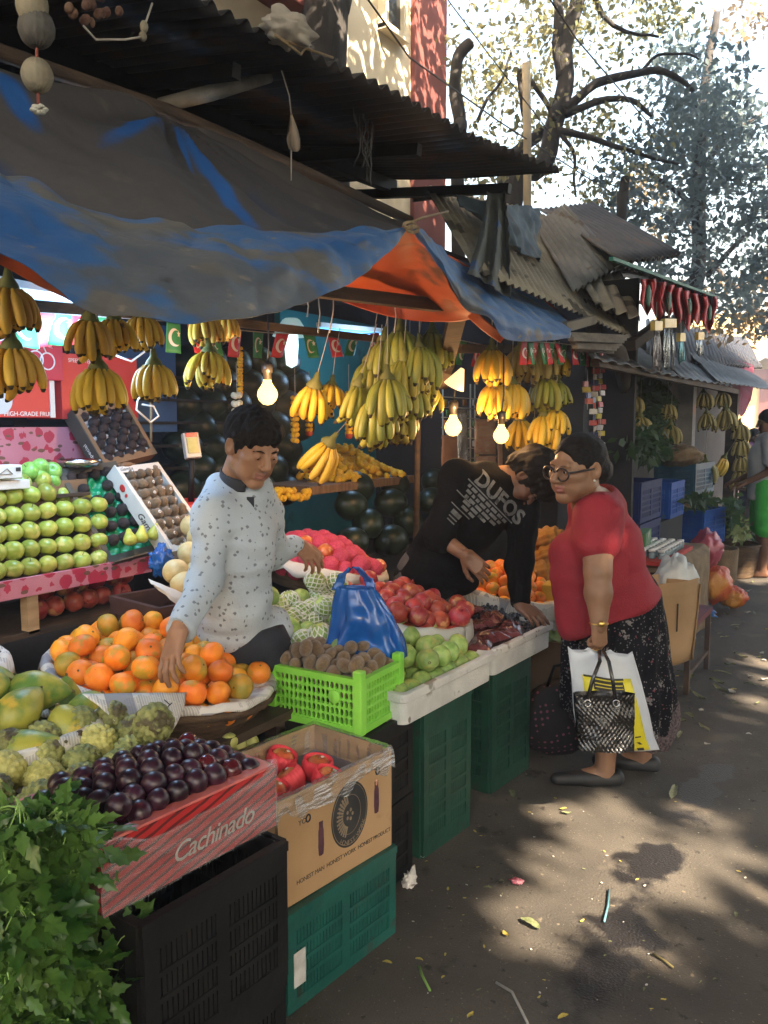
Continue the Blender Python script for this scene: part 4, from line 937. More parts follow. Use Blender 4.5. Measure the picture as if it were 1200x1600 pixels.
herb_bunch('leafy green celery bunch spilling over the corner of the plum carton', (-1.36, .92, .70), tips(34, 60, 1300, 85, 55, -1.38, -1.22), 1)
herb_bunch('leafy green celery bunch hanging in front of the black crate', (-1.34, .90, .55), tips(46, 90, 1450, 110, 90, -1.36, -1.20), 2)
herb_bunch('dark green celery bunch at the bottom corner near the ground', (-1.34, .92, .40), tips(42, 95, 1580, 110, 70, -1.36, -1.2), 3)
herb_bunch('celery bunch lowest of the pile beside the black crate', (-1.34, .88, .30), tips(26, 40, 1650, 120, 80, -1.34, -1.18), 4)
sk = MB().box((-1.46, .84, .28), (.22, .42, .56)).build('herb_crate', black_pl, bev=.01); tag(sk, 'low black crate behind the celery bunches', 'crate')
# --- custard apple tray
Mt = T((-1.66, 1.15, .70)) @ RZ(rad(86))
o = tub_mesh(.70, .34, .07, .012, .02, .97, .006).build('fruit_tray', red_pl, None, Mt); tag(o, 'shallow maroon plastic tray under the custard apples', 'tray')
P, R = settle_box(25, .049, .335, .16, lambda x, y: .035+.04*(y/.17+.3), 5, 300, .3)
fruits('custard_apple', ME_cust, Mt, P, R, None, 'custard apple', 'custard apples in the tray', seed=2, labels=['knobbly green custard apple in the tray behind the plums']*2+['ripe yellowish custard apple in the tray behind the plums'])
mtab = MB()
for x in (-.33, .33):
    for y in (-.15, .15): mtab.box((x, y, .34), (.04, .04, .68))
mtab.box((0, 0, .69), (.72, .36, .018)); o = mtab.build('stall_table', wood_dark, None, T((-1.66, 1.15, 0)) @ RZ(rad(86))); tag(o, 'dark rough table under the custard apple tray', 'table')
# --- papaya basket
Mb = T((-1.99, 1.23, .70))
basket('wicker basket lined with newspaper holding papayas', Mb, .30, .12)
liner('crumpled newspaper under the papayas', Mb, .295, .12, drop=.10, seed=2)
P, R = settle(19, .071, .25, .25, lambda x, y: .04+.10*np.maximum(0, 1-(x*x+y*y)/.06), 8, 300, .5)
fruits('papaya', ME_pap, Mb, P, R*1.0, 'green and yellow papaya in the newspaper lined basket', 'papaya', 'papayas in the basket', seed=3)
# --- orange basket
Mo = T((-2.03, 1.87, .665)) @ RX(rad(-4)) @ RY(rad(9)) @ RZ(rad(30))
basket('wide dark wicker basket heaped with oranges', Mo, .345, .11, 1.06)
ln_ = liner('newspaper sheet hanging over the front of the orange basket', Mo, .318, .122, 1.06, .012, 5)
# hanging newspaper corner with its masthead
c0, c1, c2, c3 = A(128, 1084, X=-1.78), A(292, 1082, X=-1.72), A(266, 1146, X=-1.655), A(180, 1128, X=-1.70)
o = MB().grid(lambda u, v: (c0*(1-u)+c1*u)*(1-v)+(c3*(1-u)+c2*u)*v+Vector((.012*math.sin(v*3)+.006*nz((u*4, v*4, 0), 1), 0, 0)), 20, 12).build('newspaper', newsp, solid=.001)
tag(o, 'newspaper corner with a large masthead word under the boy\'s fingers', 'newspaper')
n_ = (c1-c0).cross(c3-c0).normalized(); n_ = n_ if n_.x > 0 else -n_
bl_ = (A(262, 1092, X=-1.665)-A(212, 1132, X=-1.66)); mc = A(246, 1112, X=-1.655)+n_*.0
Mt_ = frame(mc+n_*.012, -bl_, z=n_)
lt = lettering('Times', .034, ink, o, frame(mc+n_*.014, (A(232, 1128, X=-1.66)-A(272, 1090, X=-1.68)), z=n_), world=True, extrude=.0004)
P, R = settle(112, .0405, .312, .292, lambda x, y: .03+.15*np.maximum(0, 1-(x*x+y*y)/.11), 11, 340, .6)
fruits('mandarin', ME_or, Mo, P, R, None, 'mandarin', 'mandarins heaped in the dark basket', tilt=1.3, seed=4, labels=['bright orange mandarin heaped in the basket under the boy\'s hand']*4+['greenish mandarin among the orange ones in the heaped basket'])
t = MB()
for x in (-.3, .3):
    for y in (-.3, .3): t.box((x, y, .3), (.05, .05, .6))
t.box((0, 0, .615), (.72, .70, .03)); o = t.build('stall_table', wood_dark, None, T((-2.06, 1.85, .0))); tag(o, 'dark wooden table under the orange basket', 'table')
t = MB()
for x in (-.25, .25):
    for y in (-.25, .25): t.box((x, y, .34), (.05, .05, .68))
t.box((0, 0, .688), (.62, .60, .02)); o = t.build('stall_table', wood_dark, None, T((-2.02, 1.16, 0))); tag(o, 'dark wooden table under the papaya basket', 'table')
# --- basket at the frame edge with a mandarin on newsprint
Mb2 = T((-2.46, 1.27, .78))
basket('basket behind the papayas lined with pale newspaper', Mb2, .28, .10)
liner('pale newspaper sheet standing up behind the papayas', Mb2, .283, .10, drop=.06, seed=9)
P, R = settle(22, .042, .22, .22, lambda x, y: .04+.06*np.maximum(0, 1-(x*x+y*y)/.05), 14, 260, .4)
fruits('mandarin', ME_or[:3]+[ME_or[4]], Mb2, P, R, 'large mandarin on newspaper behind the papayas', 'mandarin', 'mandarins behind the papayas', seed=6)
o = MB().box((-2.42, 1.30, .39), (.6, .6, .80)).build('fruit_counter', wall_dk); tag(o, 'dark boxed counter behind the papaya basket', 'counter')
# --- maroon crate with limes, below the boy
Mm = T((-1.86, 1.93, .33)) @ RZ(rad(84))
# (kept low, between the orange table and the apple carton)
crate('plastic_crate', 'maroon vented crate with a few limes between the boy and the apple carton', 'crate', T((-1.74, 1.86, .36)) @ RZ(rad(86)), .42, .22, .17, red_pl)
for i, (x, y) in enumerate([(358, 1158), (374, 1166), (392, 1160)]):
    p = A(x, y, X=-1.72)
    tag(obj('lime', ME_lime[0], None, T(p) @ randrot() @ SC(.026)), 'pale lime lying in the maroon crate', 'lime', 'limes in the maroon crate')
o = MB().box((-1.74, 1.86, .175), (.22, .40, .35)).build('wooden_box', wood_dark); tag(o, 'dark wooden box under the maroon crate', 'box')
o = MB().box((-1.74, 1.86, .38), (.19, .38, .17), 0).build('lime_sack', mat('dark sacking', (.05, .035, .03), (.08, .06, .05), 9, .9, .5)); tag(o, 'dark sacking packed inside the maroon crate', 'sack')
# --- kiwi crate on two black crates
Mk = T((-1.612, 2.305, .592)) @ RZ(rad(1))
crate('fruit_crate', 'bright lime green perforated crate full of kiwis', 'crate', Mk, .36, .265, .185, lime_pl, 'holes')
MB().lathe([(.0001, .004), (.022, .004), (.024, .002), (.024, 0)], 18, 0, T((.085, -.139, .115)) @ RX(math.pi/2)).build('round_badge', lime_pl, [c for c in D.objects if c.name.startswith('fruit_crate')][0])
P, R = settle_box(120, .026, .17, .122, lambda x, y: .045+.10*(1-(x/.18)**2)*np.clip(.85-x/.35, .3, 1), 21, 340, .35)
fruits('kiwi', ME_kiwi, Mk, P, R, 'brown fuzzy kiwi heaped in the lime green crate', 'kiwi', 'kiwis in the lime green crate', seed=7)
for k in range(2):
    crate('plastic_crate', ['black crate on the ground at the foot of the kiwi stack', 'upper black crate directly below the kiwi crate'][k], 'crate', T((-1.60, 2.33, .296*k)), .38, .30, .292, black_pl, group='black crates under the kiwi crate')
# --- upright green crates under the foam trays
for i, (x, y, lab) in enumerate([(-1.57, 2.735, 'dark green crate standing on end under the guava tray'), (-1.58, 3.37, 'dark green crate standing on end under the grape tray')]):
    M_ = T((x, y, .0)) @ RZ(rad(88)) @ T((0, 0, .28)) @ RY(math.pi/2) @ T((0, 0, -.16)) if False else T((x, y, 0)) @ RZ(rad(84))
    crate('plastic_crate', lab, 'crate', M_, (.325, .345, .26)[i], .36, .565, green_pl, group='green crates under the foam trays', nrow=7)
# --- styrofoam trays
Ms1 = T((-1.545, 2.69, .572)) @ RZ(along((-1.364, 2.348), (-1.326, 3.014)))
t = thing('foam_tray', 'grubby white foam tray of green guavas', 'tray', M=Ms1); tub_mesh(.66, .40, .115, .03, .03, .96).build('tray_body', styro, t, bev=.004)
Ms2 = T((-1.53, 3.33, .572)) @ RZ(along((-1.345, 3.02), (-1.31, 3.587)))
t = thing('foam_tray', 'grubby white foam tray of date packets and black grapes', 'tray', M=Ms2); tub_mesh(.585, .42, .115, .03, .03, .96).build('tray_body', styro, t, bev=.004)
P, R = settle_box(46, .043, .30, .165, lambda x, y: .04+.08*np.clip(.3+y/.2, 0, 1), 31, 320, .35)
fruits('guava', ME_guava, Ms1, P, R, 'plain green guava in the near foam tray', 'guava', 'guavas in the foam tray', seed=8)
# date packets
m_date = mat('dates under film', (.075, .022, .026), (.16, .05, .05), 26, .22, .5, 40, coat=.6, spot=((.30, .22, .26), 9, .66))
def pillow(w_, l_, h_, seed, name, m, n=14):
    def f(s): return lambda u, v: Vector(((u-.5)*w_, (v-.5)*l_, s*h_*(1-abs(2*u-1)**3)*(1-abs(2*v-1)**3)*(1+.5*nz((u*5, v*5, seed), 1))))
    return MB().grid(f(1), n, n).grid(f(-1), n, n).mesh(name, [m])
dp = [pillow(.17, .11, .03, k, 'date_packet', m_date) for k in range(3)]
for i in range(12):
    x, y = -.26+.10*(i % 4)+rnd.uniform(-.02, .02), -.12+.115*(i//4)
    tag(obj('date_packet', dp[i % 3], None, Ms2 @ T((x, y, .11+.024*(i//4)+.012*(i % 2))) @ RZ(rnd.uniform(-.5, .5)) @ RX(rnd.uniform(-.2, .2))), 'shiny plastic packet of dates lying in the far foam tray', 'packet', 'date packets in the foam tray')
m_gr = mat('black grape skin', (.008, .008, .014), (.018, .016, .028), 4, .3, rand=.2)
me = MB().ell((0, 0, 0), (1, 1, 1.2), 12).mesh('grape', [m_gr])
for b_ in range(9):
    bx, by = .08+.095*(b_ % 3), -.13+.12*(b_//3); q = MB()
    for k in range(26): q.ell((rnd.gauss(0, .028), rnd.gauss(0, .032), .03+abs(rnd.gauss(0, .014))), (.0095, .0095, .0115), 9)
    o = q.build('grape_bunch', m_gr, None, Ms2 @ T((bx, by, .065+.012*(b_//3)))); tag(o, 'bunch of black grapes in the far foam tray', 'grapes', 'black grape bunches in the foam tray')
    MB().tube([(-.03, 0, .055), (0, .005, .06), (.035, 0, .05)], .002, 5).build('stalk', m_stem, o)
# --- guava heap in foam nets beside the boy
Mgv = T((-1.86, 2.60, .70)) @ RX(rad(0)) @ RY(rad(14))
o = tub_mesh(.42, .52, .06, .012, .03).build('fruit_tray', wood_dark, None, Mgv); tag(o, 'dark tray under the foam netted guavas', 'tray')
P, R = settle_box(58, .042, .22, .25, lambda x, y: .02+.13*np.clip(.35-x/.4, 0, 1), 41, 320, .4)
fruits('guava', [PRG[0], PRG[1], ME_guava[0], ME_guava[1], PRG[0]], Mgv, P, R, None, 'guava', 'guavas beside the boy', seed=9, labels=['green guava in a white foam net beside the boy', 'green guava in an open flaring foam net beside the boy', 'bare green guava among the foam netted ones', 'bare green guava among the foam netted ones', 'green guava in a white foam net beside the boy'])
t = MB()
for x in (-.17, .17):
    for y in (-.22, .22): t.box((x, y, .31), (.05, .05, .62))
t.box((0, 0, .63), (.44, .52, .03)); o = t.build('stall_table', wood_dark, None, T((-1.88, 2.6, 0))); tag(o, 'dark table under the guava heap', 'table')
# --- pomegranate basket
Mpo = T((-1.78, 3.00, .70)) @ RX(rad(-6)) @ RY(rad(10))
basket('wicker basket heaped with pomegranates', Mpo, .30, .10, .95)
liner('printed plastic sheet folded over the front of the pomegranate basket', Mpo, .30, .102, .95, .09, 12, mat('printed plastic sheet', (.30, .34, .32), (.52, .53, .50), 4, .4, .4, 20, spot=((.55, .10, .09), 5, .68)), 'plastic_sheet', 'plastic sheet')
P, R = settle(66, .042, .265, .275, lambda x, y: .03+.11*np.maximum(0, 1-(x*x+y*y)/.08), 51, 340, .5)
fruits('pomegranate', ME_pom, Mpo, P, R, 'red pomegranate heaped in the basket behind the blue bag', 'pomegranate', 'pomegranates in the basket', seed=10)
t = MB()
for x in (-.22, .22):
    for y in (-.26, .26): t.box((x, y, .32), (.05, .05, .64))
t.box((0, 0, .655), (.52, .6, .03)); o = t.build('stall_table', wood_dark, None, T((-1.83, 3.02, 0))); tag(o, 'dark table under the pomegranate basket', 'table')
# --- pink foam fruit basket
Mpk = T((-2.42, 3.28, .80)) @ RX(rad(-8)) @ RY(rad(10))
basket('dark wicker basket of pink netted apples', Mpk, .33, .12, .95)
liner('white paper lining the pink apple basket', Mpk, .328, .122, .95, .05, 15, paper, 'paper_sheet', 'paper')
P, R = settle(72, .041, .29, .29, lambda x, y: .03+.16*np.maximum(0, 1-(x*x+y*y)/.10), 61, 340, .6)
fruits('apple', [PRA[0], PRA[1], PRA[0], PRA[1], ME_ared[0]], Mpk, P, R, None, 'apple', 'apples in the pink basket', seed=11, labels=['apple wrapped in bright pink foam net in the far basket']*4+['bare red apple among the pink netted ones'])
o = MB().box((-2.42, 3.28, .39), (.6, .62, .80)).build('fruit_counter', wall_dk); tag(o, 'dark boxed counter under the pink apple basket', 'counter')
# --- blue carrier bag on the kiwi crate
m_bag = mat('thin blue plastic', (.012, .12, .50), (.022, .19, .66), 3, .22, .8, 14, trans=.25, coat=.3, alpha=.80)
bp_ = A(585, 1042, X=-1.56)
def bag(u, v):
    a = 2*math.pi*u; z = v
    wx = .155*(1-.55*z**1.6); wy = .075*(1-.35*z)*(1-.4*z*z)
    p = Vector((wx*math.copysign(abs(math.cos(a))**.8, math.cos(a)), wy*math.sin(a), .245*z))
    k = nz((math.cos(a)*2.2, math.sin(a)*2.2, z*2.2), 1.3, 4); k2 = nz((math.cos(a)*5, math.sin(a)*5, z*2.0), 1.5, 7)
    p.x *= 1+.14*k; p.y *= 1+.5*k+.4*k2; p.x -= .045*z*z; return p
t = thing('carrier_bag', 'crumpled translucent blue carrier bag standing on the kiwi crate', 'bag', M=T((-1.575, 2.44, .775)) @ RZ(rad(22)) @ SC(.93, .93, 1))
q = MB().grid(bag, 64, 30); q.add([(x*.152, y*.072, .002) for x, y in [(math.cos(i*.3), math.sin(i*.3)) for i in range(21)]], [tuple(range(21))])
q.build('bag_body', m_bag, t, solid=.001)
q = MB()
for s in (-1, 1):
    q.grid(lambda u, v: Vector((-.045+s*(.062-.055*u*u)-.004+(v-.5)*.045*(1-.5*u), .012*s+.012*math.sin(u*5), .232+.085*u+.012*nz((u*4, v*4, s), 1))), 12, 5)
q.build('bag_handle', m_bag, t, solid=.001)
# ================================================================ BACK OF THE STALL
rose = mat('pink rose paper', (.45, .15, .21), (.54, .21, .27), 3, .55, .05, 20)
_N, _L = nodes(rose); vc = coords(rose); v = vor(rose, vc, 17, rnd_=.55)
nn_ = _N.new('ShaderNodeTexNoise'); nn_.inputs['Scale'].default_value = 34; _L(vc, nn_.inputs[0])
dn = math_node(rose, 'MULTIPLY_ADD', nn_.outputs['Fac'], .5, v.outputs['Distance'])
mixin(rose, math_node(rose, 'LESS_THAN', dn, .70), (.40, .025, .065))
v2 = vor(rose, coords(rose, (1, 1, 2.2), (0, .6, .4)), 15, rnd_=.8)
mixin(rose, math_node(rose, 'LESS_THAN', math_node(rose, 'MULTIPLY_ADD', nn_.outputs['Fac'], .35, v2.outputs['Distance']), .42), (.15, .07, .05))
red_card = mat('red carton card', (.52, .030, .028), (.60, .045, .035), 2, .5, .05, 20)
sh = thing('display_shelf', 'stepped apple shelf with a pink rose paper front board', 'shelf', (-2.75, 2.05, 0))
bL, bR = A(-60, 914, X=-2.585), A(237, 870, X=-2.585)
yb0, yb1 = 1.2, bR.y
MB().box((-2.595, (yb0+yb1)/2, 1.022), (.02, yb1-yb0, .066)).build('front_board', rose, sh, world=True)
MB().box((-2.86, (yb0+yb1)/2, 1.030), (.50, yb1-yb0, .03)).build('shelf_board', wood_mid, sh, world=True)
q = MB()
for k in range(5): q.box((-2.885-.030*k, 1.70, 1.046+.067*k+.0), (.46, 1.08, .012))
q.build('step_board', wood_dark, sh, world=True)
MB().box((-2.86, (yb0+yb1)/2, .845), (.50, yb1-yb0, .02)).build('lower_board', wood_dark, sh, world=True)
q = MB(); p = A(46, 945, X=-2.63); q.box((-2.63, p.y, .925), (.04, .045, .16)); q.box((-2.63, p.y+.05, .995), (.035, .09, .03)); q.build('shelf_post', wood_pale, sh, world=True)
q = MB(); q.box((-3.08, 1.85, .42), (.05, 1.4, .84)); q.box((-2.62, 1.85, .42), (.03, 1.4, .83)); q.build('shelf_side', wall_dk, sh, world=True)
for r_ in range(5):
    for c in range(-3, 6):
        a_, b_ = (20, 889-28.3*r_+.6*r_*r_*0), (154, 872-28.0*r_)
        px, py = a_[0]+(b_[0]-a_[0])*c/5, a_[1]+(b_[1]-a_[1])*c/5
        p = A(px, py, X=-2.645-.030*r_)
        if r_ == 4 and c > 2: continue
        tag(obj('apple', ME_apple[(r_+c) % 3], None, T(p) @ RZ(rnd.uniform(0, 6)) @ RX(rnd.uniform(-.5, .9)) @ SC(rnd.uniform(.0355, .0385))), 'yellow-green apple in the neat rows on the rose papered shelf', 'apple', 'apples stacked in rows')
for (px, py, k) in [(0, 757, 0), (35, 754, 0), (66, 752, 0), (45, 736, 1), (60, 745, 1), (82, 736, 1), (105, 779, 0), (128, 776, 0), (95, 775, 0), (20, 770, 0), (62, 730, 1), (80, 752, 1), (96, 795, 0), (122, 792, 0)]:
    p = A(px, py, X=-2.83-.02*k)
    tag(obj('apple', (ME_apple_g if k else ME_apple)[rnd.randrange(2)], None, T(p) @ randrot(rnd, 1) @ SC(.037)), ['yellow-green apple loose on top of the apple rows', 'fresh green apple behind the top of the apple rows'][k], 'apple', ['apples on top of the rows', 'fresh green apples behind the rows'][k])
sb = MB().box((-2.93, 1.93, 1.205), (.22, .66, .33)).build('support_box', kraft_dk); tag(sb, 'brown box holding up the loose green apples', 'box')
for (px, py, w_, h_, d_, lab) in [(2, 737, .115, .048, -2.75, 'white printed fruit box standing on the apple rows'), (12, 757, .13, .032, -2.76, 'lower white box lid on the apple rows')]:
    p = A(px, py, X=d_); o = MB().box((0, 0, 0), (.08, w_, h_)).build('fruit_box', white_card, None, T(p) @ RZ(-.1), bev=.003); tag(o, lab, 'box')
    if h_ > .04:
        q = MB(); q.bar((.041, -.03, -.008), (.041, .0, .012), .004, .001); q.bar((.041, 0, .012), (.041, .02, -.008), .004, .001); q.bar((.041, .02, -.008), (.041, -.03, -.008), .004, .001); q.box((.041, .042, .008), (.001, .018, .014)); q.build('printed_label', ink, o)
for i in range(12):
    px, py = 62+i*12.5+rnd.uniform(-4, 4), 948-i*2.0+rnd.uniform(-10, 10)
    p = A(px, py, X=-2.72-.06*(i % 2)); p.z = .9+.055*(i % 2)
    tag(obj('pomegranate', ME_pom[i % 4], None, T(p) @ randrot() @ SC(.04)), 'dull red pomegranate on the dark lower shelf under the apples', 'pomegranate', 'pomegranates on the lower shelf')
# pink papered wall and red cartons behind
p0, p1 = A(-90, 700, X=-3.12), A(150, 700, X=-3.12)
o = MB().box((-3.14, (p0.y+p1.y)/2, 1.41), (.03, p1.y-p0.y, .34)).build('papered_panel', rose); tag(o, 'pink rose papered panel behind the apple shelf', 'panel')
def face_box(name, lab, x0, y0, x1, y1, X, dep, m):
    a, b = A(x0, (y0+y1)/2, X=X), A(x1, (y0+y1)/2, X=X); zt, zb = A((x0+x1)/2, y0, X=X).z, A((x0+x1)/2, y1, X=X).z
    o = MB().box((-dep/2, 0, 0), (dep, b.y-a.y, zt-zb)).build(name, m, None, T((X, (a.y+b.y)/2, (zt+zb)/2)), bev=.003)
    tag(o, lab, 'carton'); return o, (b.y-a.y), (zt-zb)
FX = lambda y, z, dx=.002: T((dx, y, z)) @ RZ(math.pi/2) @ RX(math.pi/2)
o, W_, H_ = face_box('fruit_carton', 'red carton printed HIGH-GRADE FRUIT above the rose paper', -110, 588, 82, 652, -3.06, .25, red_card)
lettering('HIGH-GRADE FRUIT', .026, white_paint, o, FX(W_/2-.115, -H_/2+.014), extrude=.0004)
MB().poly([(.055*math.cos(i*.26), .058*math.sin(i*.26)) for i in range(24)], .0008).build('printed_disc', mat('pale grey print', (.5, .5, .5), (.56, .56, .56), 9, .6), o, FX(W_/2-.245, -.01))
MB().box((.0, W_/2-.004, 0), (.012, .022, H_)).build('carton_edge', white_card, o)
o, W_, H_ = face_box('fruit_carton', 'red carton with faint white wording behind the hanging bananas', 96, 556, 215, 655, -3.10, .25, red_card)
lettering('SPEEKSWEE', .024, white_paint, o, FX(-W_/2+.10, H_/2-.03), extrude=.0004)
o, W_, H_ = face_box('fruit_carton', 'upper red carton printed with a white outline of two cherries', -100, 500, 98, 590, -3.03, .2, mat('crimson carton card', (.46, .02, .05), (.52, .03, .065), 2, .5))
q = MB()
for cx, cz, r_ in ((-.035, -.03, .034), (.02, -.035, .034)): q.tube([(cx+r_*math.cos(i*math.pi/12), cz+r_*math.sin(i*math.pi/12), 0) for i in range(25)], .0035, 5)
q.tube([(-.03, .0, 0), (-.01, .05, 0), (.015, .0, 0)], .003, 5); q.tube([(-.01, .05, 0), (.03, .045, 0), (.045, .02, 0), (.02, .03, 0), (-.01, .05, 0)], .003, 5)
q.build('printed_cherries', white_paint, o, FX(W_/2-.10, -.0, .004))
lettering('SH', .04, white_paint, o, FX(W_/2-.13, H_/2-.045), extrude=.0004)
o = MB().box((0, 0, 0), (.03, .5, .55)).build('blue_board', mat('blue painted board', (.012, .07, .22), (.02, .10, .28), 2, .6, .1), None, T(A(215, 590, X=-3.3))); tag(o, 'blue painted board behind the hanging bananas', 'board')
# ---- tilted display trays
def tray(name, lab, BL, BR, TL, m_out, m_in, dep=.06, rim=None):
    x = BR-BL; y = TL-BL; M = frame(BL, x, y=y); w_, h_ = x.length, y.dot(M.to_3x3() @ Vector((0, 1, 0)))
    t = thing(name, lab, 'tray', M=M); th = .008
    q = MB()
    for c, s in (((w_/2, 0, -dep/2), (w_, th, dep)), ((w_/2, h_, -dep/2), (w_, th, dep)), ((0, h_/2, -dep/2), (th, h_-th, dep)), ((w_, h_/2, -dep/2), (th, h_-th, dep))): q.box(c, s)
    q.build('tray_side', m_out, t); MB().box((w_/2, h_/2, -dep+.004), (w_-th, h_-th, .006)).build('tray_base', m_out, t)
    q = MB()
    for c, s in (((w_/2, .012, .002), (w_+.004, .032, .004)), ((w_/2, h_-.012, .002), (w_+.004, .032, .004)), ((.010, h_/2, .002), (.024, h_-.057, .004)), ((w_-.008, h_/2, .002), (.02, h_-.057, .004))): q.box(c, s)
    q.build('tray_rim', rim or m_out, t)
    def cup(u, v):
        return Vector((.02+(w_-.035)*u, .022+(h_-.04)*v, -.028-.014*math.cos(u*math.pi*8)*math.cos(v*math.pi*12)))
    MB().grid(cup, 48, 60).build('tray_insert', m_in, t)
    return t, M, w_, h_
def tray_fill(meshes, name, M, w_, h_, nc, nr, r, label, cat, group, z=-.012, sticker=False, skip=()):
    for j in range(nr):
        for i in range(nc):
            if (i, j) in skip: continue
            x = .032+(w_-.064)*(i+.25+.5*(j % 2))/(nc-.25+0) if nc > 1 else w_/2; y = .035+(h_-.07)*j/(nr-1)
            if x > w_-.02: continue
            o = obj(name, meshes[(i+j) % len(meshes)], None, M @ T((x+rnd.uniform(-.003, .003), y, z)) @ Matrix.Rotation(rnd.uniform(-.5, .5), 4, 'X') @ RZ(rnd.uniform(0, 6)) @ RX(.5) @ SC(r*rnd.uniform(.95, 1.05)))
            tag(o, label, cat, group)
            if sticker and rnd.random() < .7:
                s_ = MB().lathe([(.0001, .022), (.24, .022), (.30, -.01)], 16, 0).lathe([(.0001, .034), (.13, .034), (.14, .02)], 12, 1).build('sticker', [white_paint, m_kiwi], o)
                s_.matrix_basis = (o.matrix_basis.to_3x3().normalized().inverted() @ M.to_3x3()).to_4x4() @ RX(rnd.uniform(-.1, .5)) @ RY(rnd.uniform(-.2, .4)) @ T((0, 0, 1.03))
dk_card = mat('dark printed card', (.045, .045, .038), (.08, .075, .06), 5, .6, .1, 30)
grey_tray = mat('pale pulp insert', (.36, .36, .38), (.44, .44, .46), 6, .7)
green_tray = mat('glossy green insert', (.008, .24, .10), (.012, .32, .14), 3, .22)
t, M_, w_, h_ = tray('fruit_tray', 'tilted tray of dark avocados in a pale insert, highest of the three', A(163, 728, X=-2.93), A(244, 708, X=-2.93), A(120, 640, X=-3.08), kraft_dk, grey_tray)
tray_fill(ME_avo, 'avocado', M_, w_, h_, 4, 7, .0225, 'dark avocado seated in the pale upper tray', 'avocado', 'avocados in the pale tray')
q = MB(); q.box((-.012, h_/2, -.02), (.006, h_*.98, .075)); q.build('tray_flap', dk_card, t); lettering('Special', .03, white_paint, t, M=T((-.016, h_*.3, -.025)) @ RY(-math.pi/2) @ RZ(math.pi/2), extrude=.0003)
t, M_, w_, h_ = tray('fruit_tray', 'tilted tray with a glossy green insert, dark avocados and three pears', A(172, 880, X=-2.60), A(259, 856, X=-2.60), A(88, 736, X=-2.86), kraft_dk, green_tray, rim=dk_card)
tray_fill(ME_avo, 'avocado', M_, w_, h_, 4, 7, .024, 'dark avocado in the glossy green tray', 'avocado', 'avocados in the green tray', skip=((0, 0), (1, 0), (2, 0), (3, 0), (0, 3), (1, 5)))
MB().box((w_/2, -.012, .005), (w_+.01, .006, .06)).build('tray_flap', dk_card, t)
for i, (px, py) in enumerate([(203, 842), (221, 838), (240, 834)]):
    p = A(px, py, X=-2.575); tag(obj('pear', ME_pear[0], None, T(p) @ RY(-.5+.3*i) @ RX(-.25) @ SC(.028)), ['pear nearest the apple rows in the green tray', 'middle pear of the three in the green tray', 'yellow pear at the kiwi end of the green tray'][i], 'pear', 'pears in the green tray')
t, M_, w_, h_ = tray('fruit_tray', 'tilted white card tray of stickered kiwis with black script lettering', A(268, 862, X=-2.50), A(332, 846, X=-2.50), A(190, 731, X=-2.80), white_card, grey_tray, rim=white_card)
tray_fill(ME_kiwi, 'kiwi', M_, w_, h_, 4, 8, .0245, 'kiwi with a small white sticker in the tilted white tray', 'kiwi', 'kiwis in the white tray', sticker=True)
MB().box((-.016, h_/2, -.012), (.006, h_, .075)).build('tray_flap', white_card, t)
lettering('Gambo', .045, ink, t, M=T((-.0205, h_*.34, -.012)) @ RY(-math.pi/2) @ RZ(-math.pi/2), shear=.4, extrude=.0004); lettering('Gamba', .024, ink, t, M=T((.05, h_-.012, .0045)), shear=.4, extrude=.0003)
MB().ell((-.021, h_*.78, -.008), (.002, .018, .016), 10).ell((-.021, h_*.70, -.014), (.002, .008, .010), 8).build('printed_fruit', red_card, t)
MB().ell((.07, h_+.012, .0), (.035, .014, .012), 12).build('wood_chock', wood_mid, t)
o = thing('steel_bowl', 'shallow steel bowl on the boxes behind the green tray', 'bowl', tuple(A(124, 722, X=-2.86)))
MB().lathe([(.02, -.02), (.07, -.012), (.085, .012), (.088, .012), (.074, -.016), (.02, -.024)], 32).build('bowl_body', steel, o)
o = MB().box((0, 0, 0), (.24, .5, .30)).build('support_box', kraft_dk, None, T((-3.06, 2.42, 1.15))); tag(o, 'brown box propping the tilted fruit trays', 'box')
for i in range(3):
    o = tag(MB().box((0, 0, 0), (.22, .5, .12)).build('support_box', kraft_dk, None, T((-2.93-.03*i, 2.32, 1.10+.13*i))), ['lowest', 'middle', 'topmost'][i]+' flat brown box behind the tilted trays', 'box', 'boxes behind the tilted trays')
# ---- melons on a brown crate with blue plastic
crate('plastic_crate', 'dark brown vented crate under the pale melons', 'crate', T((-2.34, 2.30, .62)) @ RZ(rad(80)), .42, .32, .32, mat('brown plastic', (.05, .022, .018), (.08, .035, .028), 6, .6, .2))
o = MB().box((-2.34, 2.30, .31), (.36, .44, .62)).build('fruit_counter', wall_dk); tag(o, 'dark box under the brown melon crate', 'box')
for i, (px, py, X) in enumerate([(274, 893, -2.24), (296, 865, -2.32), (308, 893, -2.28), (310, 840, -2.40), (286, 912, -2.2), (300, 822, -2.46)]):
    tag(obj('melon', ME_melon[0], None, T(A(px, py, X=X)) @ randrot() @ SC(.048)), 'pale yellow melon piled behind the boy on white paper', 'melon', 'pale melons behind the boy')
def crump(c, r, seed, m, name, lab, cat, sx=1, sz=.7):
    a = .35 if 'sack' in name or 'bag' in name and r > .15 else 1
    def f(p, q, k): return p*(.62+.26*(1-a)+a*.8*abs(nz(p, 1.6, seed))+(.2+.3*a)*abs(nz(p, 3.6, seed+2)))
    o = MB().ell((0, 0, 0), (r*sx, r, r*sz), 40, 0, None, f).build(name, m, None, T(c)); tag(o, lab, cat); return o
crump(A(252, 878, X=-2.36), .06, 3, m_bag, 'plastic_bag', 'crumpled bright blue plastic bag tucked beside the melons', 'bag', .6, 1.0)
